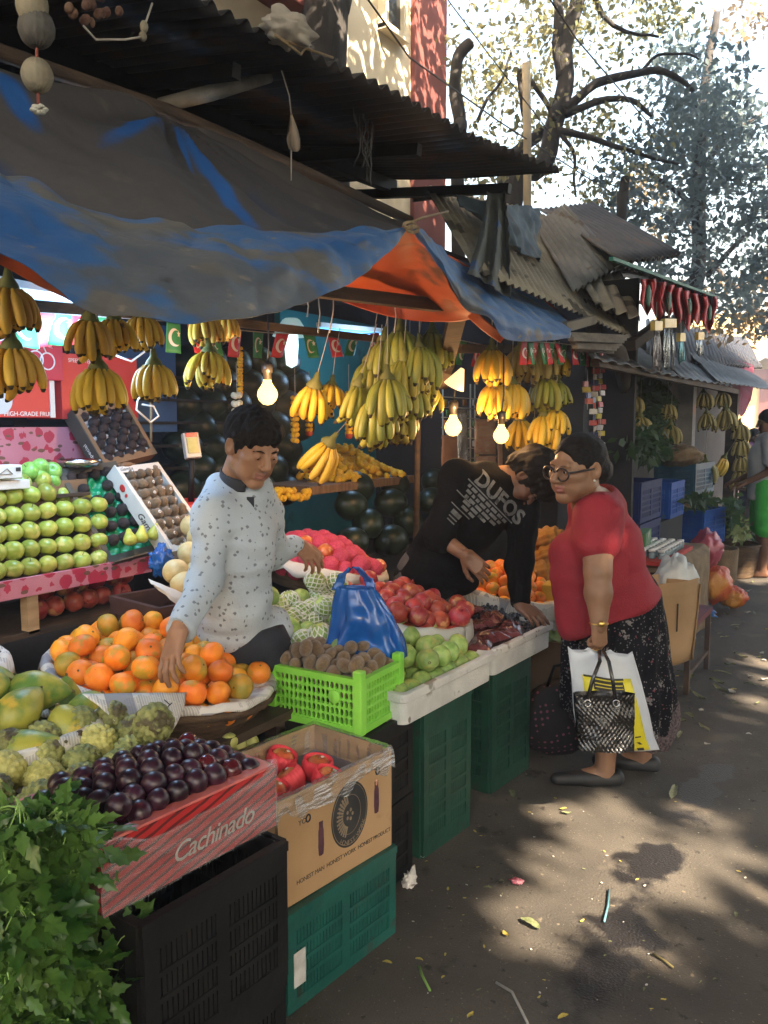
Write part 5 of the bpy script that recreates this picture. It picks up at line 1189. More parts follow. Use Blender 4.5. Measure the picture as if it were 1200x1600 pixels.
net = [[A(232, 903, X=-2.2), A(255, 912, X=-2.15), A(285, 925, X=-2.12), A(320, 935, X=-2.12)], [A(236, 912, X=-2.17), A(258, 922, X=-2.11), A(283, 938, X=-2.09), A(312, 945, X=-2.1)], [A(240, 918, X=-2.17), A(262, 934, X=-2.1), A(285, 950, X=-2.09), A(300, 955, X=-2.1)]]
tag(cloth(net, 20, 12, .01, 9, 3).build('paper_sheet', paper, solid=.001), 'white paper sheet hanging from under the melons', 'paper')
# ---- scale readout
sc_ = thing('weighing_scale', 'white weighing scale readout on a stalk behind the boy', 'scale', tuple(A(300, 760, X=-2.75)))
c_ = A(299, 698, X=-2.72); Ms_ = frame(c_, (.45, .9, .05), z=(.9, -.4, .25)) @ RX(0)
q = MB(); q.loft([[(x*s, y*s, z) for x, y in ((-.036, -.055), (.036, -.055), (.036, .062), (-.036, .062))] for z, s in ((-.03, .85), (-.01, 1), (.016, 1), (.02, .95))], smooth=False)
q.build('readout_case', mat('cream plastic', (.34, .33, .30), (.42, .41, .38), 5, .45), sc_, world=True, M=Ms_, bev=.004)
MB().box((0, .002, .022), (.048, .07, .004)).build('readout_panel', mat('yellow green panel', (.22, .24, .06), (.30, .30, .12), 30, .4, spot=((.5, .08, .05), 40, .66)), sc_, world=True, M=Ms_)
MB().box((0, .050, .022), (.052, .018, .005)).build('readout_display', mat('red display', (.35, .02, .03), (.45, .03, .04), 9, .3), sc_, world=True, M=Ms_)
MB().tube([c_-Vector((0, 0, .05)), c_-Vector((.01, 0, .25))], .014, 8).build('scale_stalk', black_pl, sc_, world=True)
MB().box(tuple(c_-Vector((.04, -.02, .30))), (.26, .26, .10)).build('scale_base', red_card, sc_, world=True, bev=.01)
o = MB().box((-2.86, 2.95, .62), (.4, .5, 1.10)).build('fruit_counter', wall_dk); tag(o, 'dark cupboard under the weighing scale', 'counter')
# ---- watermelons
WM = []
for r_ in range(4):
    for c in range(5-(r_ > 2)): WM.append((549+c*62+(r_ % 2)*26-20*(r_ == 3), 848-r_*29-c*4, -2.62-.09*r_, .098))
for (px, py, X, r) in WM:
    tag(obj('watermelon', ME_wm[rnd.randrange(2)], None, T(A(px, py, X=X)) @ RZ(rnd.uniform(-.4, .4)) @ RX(math.pi/2+rnd.uniform(-.3, .3)) @ SC(r*rnd.uniform(.92, 1.05))), 'dark green watermelon in the pile beside the pink apple basket', 'watermelon', 'watermelons beside the pink apples')
for r_ in range(7):
    for c in range(5): tag(obj('watermelon', ME_wm[rnd.randrange(2)], None, T(A(285+c*40+(r_ % 2)*20, 765-r_*33, X=-3.30-.02*r_)) @ RZ(rnd.uniform(-.4, .4)) @ RX(math.pi/2+rnd.uniform(-.4, .4)) @ SC(.10)), 'dark watermelon on the unlit shelves behind the boy', 'watermelon', 'watermelons on the back shelves')
o = MB(); 
for z in (.55, 1.0): o.box((-2.85, 4.0, z-.02 if z < 1 else .30), (.5, 1.6, .04))
o.box((-2.95, 4.1, .45), (.55, 1.7, .72)); o = o.build('fruit_counter', wall_dk); tag(o, 'dark counter carrying the watermelon pile', 'counter')
o = MB()
for r_ in range(7): o.box((-3.42, 3.0, A(350, 790-r_*33, X=-3.3).z-.01), (.3, 1.5, .015))
o = o.build('shelf_rack', wall_dk); tag(o, 'dark shelves holding watermelons at the back', 'shelf')
# ---- marigolds
m_mari = mat('marigold petals', (.72, .38, .012), (.85, .55, .03), 8, .75, .5, 60, rand=.12, hue=.01)
m_mari_r = mat('red flower petals', (.34, .04, .02), (.45, .07, .03), 8, .75, .5, 60)
def flower(seed): return MB().lathe(sphere_prof(12, .8), 18, 0, None, lambda p, q, k: p*(1+.18*math.sin(q*7+k*2.4)*math.sin(k*2.1)+.12*nz(p, 2, seed))).mesh('marigold', [m_mari])
ME_mari = [flower(1), flower(2)]; ME_mr = MB().lathe(sphere_prof(12, .8), 18, 0, None, lambda p, q, k: p*(1+.18*math.sin(q*7+k*2.4)*math.sin(k*2.1))).mesh('rose', [m_mari_r])
a0, a1 = A(462, 756, X=-2.92), A(628, 756, X=-2.92)
o = MB().box((-3.02, (a0.y+a1.y)/2, (a0.z+a1.z)/2), (.40, a1.y-a0.y, .05)).build('plank', wood_mid, bev=.004); tag(o, 'brown plank carrying the marigold heap', 'plank')
zt = (a0.z+a1.z)/2+.025; yc = A(566, 745, X=-2.95).y
n = 0
for k in range(1500):
    if n >= 230: break
    y = rnd.uniform(-.42, .42); x = rnd.uniform(-.16, .17); hh = .20*max(0, 1-abs(y+.08)/(.34 if y < -.08 else .5)); 
    if hh < .02 and abs(y) > .4: continue
    z = hh*(1-max(0, (x/.17))**1.3)
    tag(obj('marigold', ME_mr if k % 61 == 7 else ME_mari[k % 2], None, T((-3.0+x, yc+y, zt+.012+z)) @ randrot() @ SC(rnd.uniform(.018, .025))), 'deep red rosebud in the marigold heap' if k % 61 == 7 else 'yellow marigold heaped on the brown plank', 'flower', 'marigolds on the plank'); n += 1
o = MB().lathe([(.40, 0), (.30, .07), (.16, .145), (.0001, .175)], 30, 0, T((-3.02, yc-.06, zt)) @ SC(.38, 1, 1)).build('flower_pile', mat('dark marigold mass', (.4, .2, .01), (.6, .34, .02), 60, .9, .8, 80)); tag(o, 'packed marigold mass under the loose flower heads', 'flowers')
for i in range(26):
    p = A(435+rnd.uniform(-8, 50), 772+rnd.uniform(-6, 8), X=-2.75); tag(obj('marigold', ME_mari[i % 2], None, T(p) @ randrot() @ SC(.02)), 'small pale marigold scattered below the plank', 'flower', 'marigolds below the plank')
m_jas = mat('white jasmine', (.62, .60, .46), (.74, .72, .56), 30, .8, .6, 60)
def garland(lab, x, y0, y1, X, m, r=.022, tail=None):
    a, b = A(x, y0, X=X), A(x, y1, X=X); t = thing('flower_garland', lab, 'garland', tuple(a)); n = int((a-b).length/(r*1.05)); q = MB()
    for k in range(n):
        p = a.lerp(b, k/max(1, n-1)); 
        for j in range(5): q.ell(tuple(p+Vector((r*.55*math.cos(j*1.256+k), r*.55*math.sin(j*1.256+k), rnd.uniform(-.004, .004)))), r*.62, 7)
    q.build('flowers', m, t, world=True)
    MB().tube([a+Vector((0, 0, .16)), a], .002, 4).build('string', string_m, t, world=True)
    if tail: MB().ell(tuple(b-Vector((0, 0, r*.8))), (r*1.1, r*1.1, r), 12).build('rosebud', tail, t, world=True)
garland('white jasmine garland hanging above the boy', 370, 618, 668, -2.75, m_jas, .026)
garland('yellow marigold garland hanging near the first bulb', 461, 622, 688, -2.8, m_mari, .022)
garland('shorter marigold garland with a red rosebud tail', 483, 625, 672, -2.82, m_mari, .02, m_mari_r)
garland('marigold garland beside the large green banana cluster', 545, 615, 676, -2.6, m_mari, .02, m_mari_r)
garland('thin yellow garland hanging from the bunting over the boy', 375, 545, 612, -2.8, m_mari, .014, m_mari_r)
# ================================================================ POSTS, RAFTERS
o = thing('stall_post', 'dark wooden post at the corner of the orange gable', 'post', (-1.68, 3.2, 0))
MB().bar(tuple(A(716, 484, X=-1.66)), tuple(A(688, 600, X=-2.1)), .075, .06).tube([A(655, 600, X=-2.2), A(652, 700, X=-2.3), (-2.32, A(652, 700, X=-2.3).y, 0)], .018, 7).build('post_beam', wood_dark, o, world=True)
for (a_, b_, lab, wd) in [(A(478, 452, X=-2.0), A(722, 482, X=-1.66), 'dark rafter running under the orange gable', .05), (A(600, 395, X=-1.75), A(470, 470, X=-2.6), 'rough sloping pole under the tarpaulin ridge', .045),
                       (A(330, 500, X=-2.5), A(720, 545, X=-2.5), 'dark lintel pole from which the bananas hang', .035), (A(-60, 470, X=-2.2), A(330, 500, X=-2.5), 'dark pole above the near banana bunches', .035),
                       (A(715, 545, X=-2.0), A(975, 545, X=-2.0), 'dark pole over the second stall bananas', .045), (A(645, 312, X=-3.0), A(762, 297, X=-2.6), 'thin black beam under the tin roof end', .03)]:
    tag(MB().bar(tuple(a_), tuple(b_), wd).build('rafter', wood_dark), lab, 'beam')
pl_ = MB().tube([A(250, 165, X=-2.7), A(330, 145, X=-2.6), A(422, 121, X=-2.5)], [.03, .034, .022], 10).build('bamboo_pole', mat('grey bamboo', (.10, .095, .08), (.17, .16, .14), 12, .8, .3)); tag(pl_, 'grey crooked pole sticking out under the tin roof', 'pole')
tag(MB().box(tuple(A(362, 105, X=-3.2)), (.05, .05, .45)).build('hanger', wood_mid), 'short brown batten hanging from the tin roof', 'batten')
cl = MB().box((-3.22, 3.0, 2.70), (1.3, 7.2, .03)).build('stall_ceiling', wall_dk); tag(cl, 'dark board ceiling above the fruit stall', 'ceiling')
# ================================================================ LIGHTS
m_bulb = mat('lit bulb glass', (.02, .02, .01), (.02, .02, .01), 5, .3, emit=(1, .58, .15), es=.75, spec=0)
m_cap = mat('bulb cap', (.05, .045, .04), (.09, .08, .07), 20, .4, metal=.6)
for i, (px, py, X, r, lab) in enumerate([(418, 617, -2.3, .044, 'bare lit bulb hanging above the boy\'s head'), (708, 668, -2.0, .046, 'bare lit bulb beside the brown hanging sheet'), (783, 681, -1.62, .038, 'bare lit bulb under the second stall bananas')]):
    c = A(px, py, X=X); t = thing('light_bulb', lab, 'bulb', tuple(c), group='lit bulbs')
    MB().lathe([(.0001, -1.0), (.45, -.9), (.85, -.5), (1, 0), (.9, .45), (.62, .85), (.42, 1.2), (.38, 1.5)], 20, 0, SC(r)).build('bulb_glass', m_bulb, t)
    MB().lathe([(.40, 1.45), (.42, 2.1), (.55, 2.15), (.58, 2.9), (.25, 3.1)], 14, 0, SC(r)).build('bulb_cap', m_cap, t)
    MB().tube([(0, 0, r*3), (.01, 0, .2), (0, .01, .5)], .004, 5).build('flex', wire_m, t)
    ld = D.lights.new('bulb_light', 'POINT'); ld.energy = (2.3, 2.4, .55)[i]; ld.color = (1, .56, .24); ld.shadow_soft_size = .05
    lo = D.objects.new('bulb_light', ld); COL.objects.link(lo); lo.parent = t; lo.location = (.10, -.06, -.02)
m_tube = mat('lit tube', (.02, .02, .02), (.02, .02, .02), 5, .3, emit=(.11, .42, 1.0), es=.75)
for i, (p, q_, X0, X1, lab, r) in enumerate([((-30, 452), (115, 478), -2.75, -2.75, 'upper blue-white tube light at the near end of the stall', .018), ((-30, 470), (142, 489), -2.6, -2.6, 'lower blue-white tube light at the near end of the stall', .018), ((498, 517), (595, 525), -3.3, -3.3, 'blue-white tube light behind the bunting', .02)]):
    a, b = A(*p, X=X0), A(*q_, X=X1); t = thing('tube_light', lab, 'tube light', tuple(a), group='blue-white tube lights')
    MB().tube([a, b], r, 10).build('tube', m_tube, t, world=True)
    MB().bar(tuple(a+Vector((0, 0, .04))), tuple(b+Vector((0, 0, .04))), .04, .03).build('batten', white_card, t, world=True)
    ld = D.lights.new('tube_glow', 'POINT'); ld.energy = (2.8, 2.8, 2.4)[i]; ld.color = (.42, .68, 1); ld.shadow_soft_size = .15
    lo = D.objects.new('tube_glow', ld); COL.objects.link(lo); lo.parent = t; lo.location = (a+b)/2-a+Vector((.22, 0, -.14))
c = A(455, 510, X=-3.3); t = thing('pendant_lamp', 'cool white lamp with a pale flared shade in front of the teal wall', 'lamp', tuple(c))
MB().lathe([(.04, .05), (.055, .04), (.12, -.06), (.118, -.062), (.05, .03)], 24).build('lamp_shade', mat('lit shade', (.6, .75, .72), (.7, .8, .78), 5, .5, emit=(.5, .85, .85), es=.05), t)
MB().lathe([(.0001, -.26), (.035, -.24), (.045, -.12), (.04, .0)], 16).build('lamp_tube', mat('lit lamp', (1, 1, 1), None, 5, .4, emit=(.7, .95, .95), es=.25), t)
t = thing('pendant_lamp', 'small warm lit cone lamp beside the dark corner post', 'lamp', tuple(A(716, 590, X=-1.9)))
MB().lathe([(.01, .05), (.055, -.05), (.05, -.05)], 20).build('lamp_shade', mat('warm lit shade', (1, .7, .3), None, 5, .5, emit=(1, .6, .25), es=.3), t, RY(.5))
# ================================================================ BUNTING
m_fr = mat('red flag cloth', (.48, .02, .035), (.56, .035, .05), 4, .6); m_fg = mat('green flag cloth', (.02, .17, .06), (.03, .22, .08), 4, .6); m_fw = mat('flag emblem', (.62, .60, .56), (.7, .68, .64), 4, .6)
def emblem(s):
    q = MB(); n = 22; a0 = rad(40)
    out = [(math.cos(a0+(2*math.pi-2*a0)*i/n), math.sin(a0+(2*math.pi-2*a0)*i/n)) for i in range(n+1)]
    c, r = .30, .80; b0 = math.atan2(out[0][1], out[0][0]-c)
    inn = [(c+r*math.cos(b0+(2*math.pi-2*b0)*i/n), r*math.sin(b0+(2*math.pi-2*b0)*i/n)) for i in range(n+1)]
    for i in range(n): q.add([(out[i][0]*s, out[i][1]*s, .0018), (out[i+1][0]*s, out[i+1][1]*s, .0018), (inn[i+1][0]*s, inn[i+1][1]*s, .0018), (inn[i][0]*s, inn[i][1]*s, .0018)], [(0, 1, 2, 3)], 0, False)
    st = []
    for i in range(10): rr = .46 if i % 2 == 0 else .19; st.append(((.78+rr*math.cos(i*math.pi/5+.3))*s, (.42+rr*math.sin(i*math.pi/5+.3))*s, .002))
    q.add(st+[(.78*s, .42*s, .002)], [(i, (i+1) % 10, 10) for i in range(10)], 0, False); return q
def bunting(lab, pts, n, w_, h_, first=0, cols=None, sway=.3):
    P = [A(*p[:2], X=p[2]) for p in pts]; t = thing('bunting', lab, 'bunting', tuple(P[0]))
    def on(f): f *= len(P)-1; i = min(int(f), len(P)-2); return P[i].lerp(P[i+1], f-i)
    MB().tube([on(k/20) for k in range(21)], .003, 5).build('cord', string_m, t, world=True)
    for k in range(n):
        c = on((k+.5)/n); d = (on((k+.9)/n)-on((k+.1)/n)); d.z *= .5
        M = frame(c, d, y=(rnd.uniform(-.1, .1), rnd.uniform(-.1, .1), 1)) @ RX(rnd.uniform(-sway, sway))
        ph = rnd.uniform(0, 6)
        fn = lambda u, v: Vector(((u-.5)*w_, -h_*v, .010*math.sin(u*5+ph)*v))
        f = MB().grid(fn, 10, 8).build('flag', (cols or [m_fr, m_fg])[(k+first) % 2], t, world=True, M=M, solid=.0012)
        e = emblem(min(w_, h_)*.36); e.v = [(x, y-h_*.5, z+.010*math.sin((x/w_+.5)*5+ph)*(-(y-h_*.5)/h_)) for x, y, z in e.v]
        e.build('emblem', m_fw, f)
bunting('red and green crescent flags strung behind the near bananas', [(-25, 484, -2.55), (50, 487, -2.55), (115, 484, -2.55), (180, 492, -2.55)], 6, .105, .125)
bunting('crescent and star flags strung over the boy and the teal wall', [(255, 500, -2.6), (330, 512, -2.7), (420, 520, -2.8), (520, 524, -2.8), (600, 520, -2.8)], 10, .105, .13, 1)
bunting('small crescent flags edging the blue tarpaulin of the second stall', [(815, 533, -1.6), (870, 536, -1.6), (945, 545, -1.6)], 13, .075, .115, 0)
bunting('faded flags hanging in the shadow beside the corner post', [(712, 530, -2.3), (760, 540, -2.4)], 2, .12, .15, 1)
# ================================================================ BANANAS
ban_y = mat('yellow banana skin', (.62, .39, .03), (.74, .51, .055), 2.2, .5, .08, 30, rand=.10, hue=.008, spot=[((.12, .06, .02), 26, .69), ((.30, .17, .03), 7, .68)], stretch=(1, 1, .6))
ban_o = mat('overripe banana skin', (.58, .32, .03), (.70, .43, .05), 2.2, .55, .08, 30, rand=.14, hue=.01, spot=[((.10, .045, .02), 18, .70), ((.26, .12, .03), 6, .67)], stretch=(1, 1, .6))
ban_g = mat('greenish banana skin', (.20, .235, .035), (.42, .36, .05), 1.6, .5, .08, 30, rand=.14, hue=.012, spot=[((.10, .09, .03), 22, .69)], stretch=(1, 1, .6))
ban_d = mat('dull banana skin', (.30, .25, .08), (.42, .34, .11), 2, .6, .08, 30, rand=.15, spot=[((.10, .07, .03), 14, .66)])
tip_m = mat('dark banana tip', (.030, .022, .012), (.07, .05, .02), 20, .8)
crown_m = mat('banana stalk', (.10, .12, .03), (.20, .19, .05), 12, .7)
def banana_mesh(m, L_=.135, bend=62, r=.0165, sd=0, n=9, k=13):
    pts, rs = [], []; p = Vector((0, 0, 0)); 
    for i in range(k+1):
        t = i/k; a = rad(-bend*(t-.12)); pts.append(p.copy()); p = p+Vector((math.sin(-a)*-1, 0, -math.cos(a)))*L_/k
        rs.append(r*(.42 if t < .10 else .42+.58*min(1, (t-.10)/.16)**.7 if t < .3 else 1 if t < .74 else 1-.72*((t-.74)/.26)**1.7))
    q = MB(); rings_m = q.tube(pts, rs, n, 0, True, .92, None, sd)
    q.m = [1 if (f // n >= k-1) else 0 for f in range(n*k)]+[1, 1]
    return q.mesh('banana', [m, tip_m])
def bunch(m, lab, nf=9, rows=2, L_=.135, r=.0165, spread=105, seed=0, group=None):
    q = random.Random(seed); t = thing('banana_bunch', lab, 'bananas', (0, 0, 0), group=group)
    ms = [banana_mesh(m, L_*(1+.09*i), 40+14*i, r*(1+.07*i), i*.5) for i in range(3)]
    for row in range(rows):
        k = nf-row*3
        for i in range(k):
            ph = rad(-spread+2*spread*(i+.5*(row % 2))/max(1, k-1)+q.uniform(-5, 5)); out = (.30, .52, .05)[row]+q.uniform(-.10, .10)
            R0 = (.016, .022, .006)[row]
            M = RZ(ph) @ T((R0*(1 if row != 1 else 1.5), 0, -.012*row+.0)) @ RY(-out*1.25) @ RZ(q.uniform(-.3, .3)) @ SC(q.uniform(.84, 1.1))
            obj('banana', ms[q.randrange(3)], t, M)
    MB().lathe([(.008, .05), (.014, .02), (.028, .004), (.034, -.012), (.026, -.028), (.004, -.03)], 14, 0, None, lump(.15, 30, seed)).build('stalk', crown_m, t)
    MB().tube([(0, 0, .04), (.003, 0, .13), (0, .003, .28)], .002, 4).build('string', string_m, t)
    return t
BP = {}
def bun(kind, px, py, X, s, rz, tilt, lab, grp, tx=0):
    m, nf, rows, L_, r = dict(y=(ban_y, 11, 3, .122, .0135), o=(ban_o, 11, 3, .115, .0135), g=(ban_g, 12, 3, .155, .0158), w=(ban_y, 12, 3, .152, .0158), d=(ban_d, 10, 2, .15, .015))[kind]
    key = (kind, len([1 for k in BP if k[0] == kind]) % 2 if False else rnd.randrange(2))
    if key not in BP: BP[key] = Repeat(bunch(m, lab, nf, rows, L_, r, 105 if key[1] else 95, hash(key[1])+ord(kind)))
    BP[key].put(T(A(px, py, X=X)) @ RZ(rad(-38+rz)) @ RY(rad(tilt)) @ RX(rad(tx)) @ SC(s), lab, grp)
G1 = 'bananas hanging at the near end'; 
for a_ in [('o', 12, 440, -1.95, 1.05, 20, 10, 'overripe banana bunch highest at the frame edge'), ('o', 18, 535, -1.98, 1.1, -10, 5, 'brown spotted banana bunch low at the frame edge'),
           ('o', 140, 492, -2.02, 1.02, 30, 12, 'overripe banana bunch directly under the blue tarpaulin edge'), ('o', 178, 493, -2.1, .95, -20, 0, 'second overripe bunch beside the one under the tarpaulin edge'), ('y', 153, 568, -2.0, 1.12, 0, 0, 'clean yellow banana bunch above the avocado tray'),
           ('o', 222, 488, -2.15, .95, 15, 0, 'short overripe bunch half hidden by the tarpaulin'), ('y', 240, 562, -2.12, 1.05, 0, 5, 'yellow spotted banana bunch left of the black gap'), ('o', 318, 488, -2.2, 1.0, 20, -5, 'overripe bunch above the brightly lit one'),
           ('y', 326, 545, -2.16, 1.12, -25, -8, 'banana bunch lit bright yellow beside the first bulb'), ('o', 352, 488, -2.25, .8, 10, 5, 'small overripe bunch nearest the first bulb')]:
    bun(a_[0], a_[1], a_[2]+4, a_[3], a_[4]*.86, a_[5], a_[6], a_[7], G1)
G2 = 'bananas hanging in the middle'
for a_ in [('y', 492, 600, -2.3, 1.2, 20, 25, 'yellow bunch tilted beside the first bulb'), ('y', 518, 602, -2.3, 1.05, -40, -20, 'second yellow bunch paired with the tilted one'), ('w', 515, 690, -2.3, 1.15, 40, 45, 'large bright yellow bunch hanging low above the marigold heap'),
           ('g', 625, 515, -2.0, 1.12, 0, 0, 'green-yellow bunch topmost of the large cluster'), ('g', 675, 520, -1.95, 1.15, -15, -5, 'greenish bunch hugging the corner post'), ('g', 578, 562, -2.1, 1.15, 25, 12, 'wide greenish bunch on the near side of the large cluster'),
           ('g', 630, 560, -1.95, 1.1, 0, 10, 'green bunch in the heart of the large cluster'), ('g', 650, 570, -2.0, 1.1, -40, -20, 'green bunch fanned sideways in the large cluster'), ('g', 588, 622, -2.0, 1.15, 10, 8, 'yellow-green bunch low in the large cluster'),
           ('g', 625, 625, -2.05, 1.12, -20, -5, 'shadowed green bunch low in the large cluster'), ('g', 590, 650, -2.05, .85, 30, 20, 'small bunch at the bottom tip of the large cluster'), ('g', 600, 530, -2.05, 1.1, 30, 10, 'green bunch high on the near shoulder of the large cluster'), ('g', 655, 540, -1.9, 1.1, 10, 0, 'green bunch in front of the corner post'), ('g', 605, 590, -1.95, 1.15, 0, 0, 'green bunch across the middle of the large cluster'), ('g', 560, 600, -2.1, 1.0, 40, 20, 'green bunch on the near edge of the large cluster'), ('g', 640, 600, -2.0, 1.1, -20, -10, 'green bunch behind the middle of the large cluster'),
           ('g', 672, 605, -2.1, 1.05, -50, -40, 'green bunch swung out towards the second bulb')]:
    bun(*a_[:7], a_[7], G2)
G3 = 'bananas of the second stall'
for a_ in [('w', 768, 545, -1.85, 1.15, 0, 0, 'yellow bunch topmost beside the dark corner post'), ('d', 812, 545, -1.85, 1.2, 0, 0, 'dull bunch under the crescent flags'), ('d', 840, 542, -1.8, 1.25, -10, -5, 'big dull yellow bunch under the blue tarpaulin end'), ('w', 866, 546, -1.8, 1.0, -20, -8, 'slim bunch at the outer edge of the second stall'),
           ('w', 772, 598, -1.85, 1.1, 10, 5, 'yellow bunch glowing above the third bulb'), ('w', 800, 598, -1.82, 1.1, -10, 0, 'bright yellow bunch right above the third bulb'), ('g', 852, 590, -1.75, 1.1, -15, 0, 'green-tipped bunch in the second stall'), ('g', 872, 598, -1.75, .9, -30, -10, 'narrow green bunch at the outer edge'),
           ('w', 812, 655, -1.95, 1.15, 10, 0, 'orange-lit bunch low behind the third bulb'), ('w', 850, 648, -1.75, 1.1, 0, 0, 'yellow bunch just above the woman\'s head'), ('w', 868, 640, -1.7, .9, -30, -10, 'small bunch hanging by the silver strip'), ('w', 852, 682, -1.75, .9, 20, 10, 'lowest bunch of the second stall'), ('w', 835, 665, -1.9, 1.0, 0, 0, 'bunch tucked behind the bending man')]:
    bun(*a_[:7], a_[7], G3)
# hanging strings and dried decorations
m_dry = mat('dried husk', (.16, .14, .10), (.28, .25, .18), 12, .85, .4)
t = thing('hanging_charm', 'dried pot-bellied charm of gourds hanging at the top corner', 'charm', tuple(A(58, 20, X=-1.75)))
def ribbed(c, r, m, nm, ax=(1, 1, 1.1)): MB().ell((0, 0, 0), (r*ax[0], r*ax[1], r*ax[2]), 48, 0, None, lambda p, q, k: p*(1+.03*math.sin(q*16))).build(nm, m, t, M=T(c), world=True)
ribbed(A(57, 45, X=-1.75), .043, mat('grey husk', (.05, .048, .045), (.10, .095, .085), 14, .8, .4), 'gourd', (1, .9, 1.0)); ribbed(A(58, 118, X=-1.75), .035, m_dry, 'gourd')
ribbed(A(50, 8, X=-1.75), .035, m_dry, 'gourd', (1, 1, 1.3))
MB().tube([A(55, -30, X=-1.75), A(57, 60, X=-1.75), A(58, 100, X=-1.75), A(60, 165, X=-1.75)], .004, 6).build('cord', mat('red cord', (.2, .05, .04), (.28, .08, .06), 20, .8), t, world=True)
q = MB()
for k in range(6): q.ell(tuple(A(61+8*math.cos(k), 171+5*math.sin(k), X=-1.75)), (.01, .01, .006), 8)
q.build('shell', mat('pale shell', (.4, .4, .34), (.5, .5, .44), 20, .6), t, world=True)
t = thing('hanging_charm', 'dried leafy garland fragment hanging under the roof edge', 'charm', tuple(A(140, 10, X=-1.9)))
rf_ = mat('dried rust flowers', (.08, .035, .028), (.15, .09, .06), 20, .9, .5)
for k in range(14): MB().ell(tuple(A(140+rnd.gauss(8, 18), 12+rnd.gauss(0, 10), X=-1.9)), (.016*rnd.random()+.006, .01, .014), 7).build('dried_flower', rf_, t, world=True)
MB().tube([A(130, 40, X=-1.9), A(150, 62, X=-1.9), A(195, 62, X=-1.9), A(220, 58, X=-1.9), A(238, 5, X=-1.9)], .003, 5).build('cord', string_m, t, world=True)
MB().ell(tuple(A(225, 42, X=-1.9)), (.012, .012, .018), 8).ell(tuple(A(223, 57, X=-1.9)), (.012, .012, .014), 8).build('shell', m_dry, t, world=True)
t = thing('hanging_charm', 'pale dried leaf on a string hanging in front of the dark roof', 'charm', tuple(A(455, 190, X=-2.3)))
MB().tube([A(440, 110, X=-2.3), A(452, 150, X=-2.3), A(455, 178, X=-2.3)], .003, 5).tube([A(455, 230, X=-2.3), A(455, 282, X=-2.3)], .003, 5).build('cord', string_m, t, world=True)
MB().loft([[A(455+dx*s+k*1.2, y, X=-2.3+.012*math.cos(dx)*s) for dx in (-3, -1.5, 0, 1.5, 3, 1.5, 0, -1.5)] for k, (y, s) in enumerate([(178, .5), (190, 1.6), (205, 3.0), (220, 3.6), (232, 3.0), (237, 1.6)])]).build('dried_leaf', mat('pale dry leaf', (.30, .24, .18), (.42, .33, .25), 8, .8, .3), t, world=True)
t = thing('cable_tangle', 'tangle of dusty wires dangling from the tin roof', 'cables', tuple(A(570, 180, X=-2.4)))
q = MB()
for k in range(12):
    x = 556+rnd.uniform(0, 28); q.tube([A(x+rnd.uniform(-9, 9), 130+j*26+rnd.uniform(-6, 6), X=-2.4+rnd.uniform(-.05, .05)) for j in range(rnd.randrange(4, 8))], .004, 5)
q.build('loose_wires', mat('dusty wire', (.045, .045, .05), (.08, .08, .08), 20, .7), t, world=True)
t = thing('cloth_bundle', 'white cloth bundle and rope snagged on the tin roof edge', 'bundle', tuple(A(455, 50, X=-2.1)))
MB().ell((0, 0, 0), (.09, .14, .06), 36, 0, None, lambda p, q, k: p*(.75+.7*abs(nz(p, 2, 4)))).build('cloth', mat('dirty white cloth', (.36, .34, .30), (.5, .47, .42), 8, .9, .3), t, M=T(A(450, 48, X=-2.12)), world=True)
MB().tube([A(430, 55, X=-2.1), A(470, 85, X=-2.1), A(488, 60, X=-2.1), A(470, 30, X=-2.1)], .006, 6).tube([A(440, 62, X=-2.1), A(490, 80, X=-2.1), A(520, 90, X=-2.1)], .005, 6).build('rope', rope, t, world=True)
for i, (x0_, y0_, x1_, y1_, X) in enumerate([(478, 462, 480, 495, -1.9), (497, 460, 497, 520, -2.0), (616, 470, 616, 520, -1.9), (521, 450, 515, 520, -2.1)]):
    tag(MB().tube([A(x0_, y0_, X=X), A((x0_+x1_)/2+3, (y0_+y1_)/2, X=X), A(x1_, y1_, X=X)], .003, 5).build('hanging_string', string_m), ['thin string just inside the blue tarpaulin', 'long thin string over the bunting', 'string above the topmost green bananas', 'slanting string over the teal wall'][i], 'string')
t = thing('cable_tangle', 'looped white cable hanging beside the avocado tray', 'cables', tuple(A(225, 640, X=-2.5)))
MB().tube([A(x, y, X=-2.5) for x, y in [(180, 555), (205, 565), (232, 545), (245, 560), (238, 600), (215, 625), (213, 640), (235, 660), (248, 650), (240, 635), (222, 632)]], .004, 6).build('loose_wires', white_card, t, world=True)
MB().tube([A(236, 540, X=-2.55), A(236, 690, X=-2.55)], .005, 6).build('hanging_rope', rope, t, world=True)
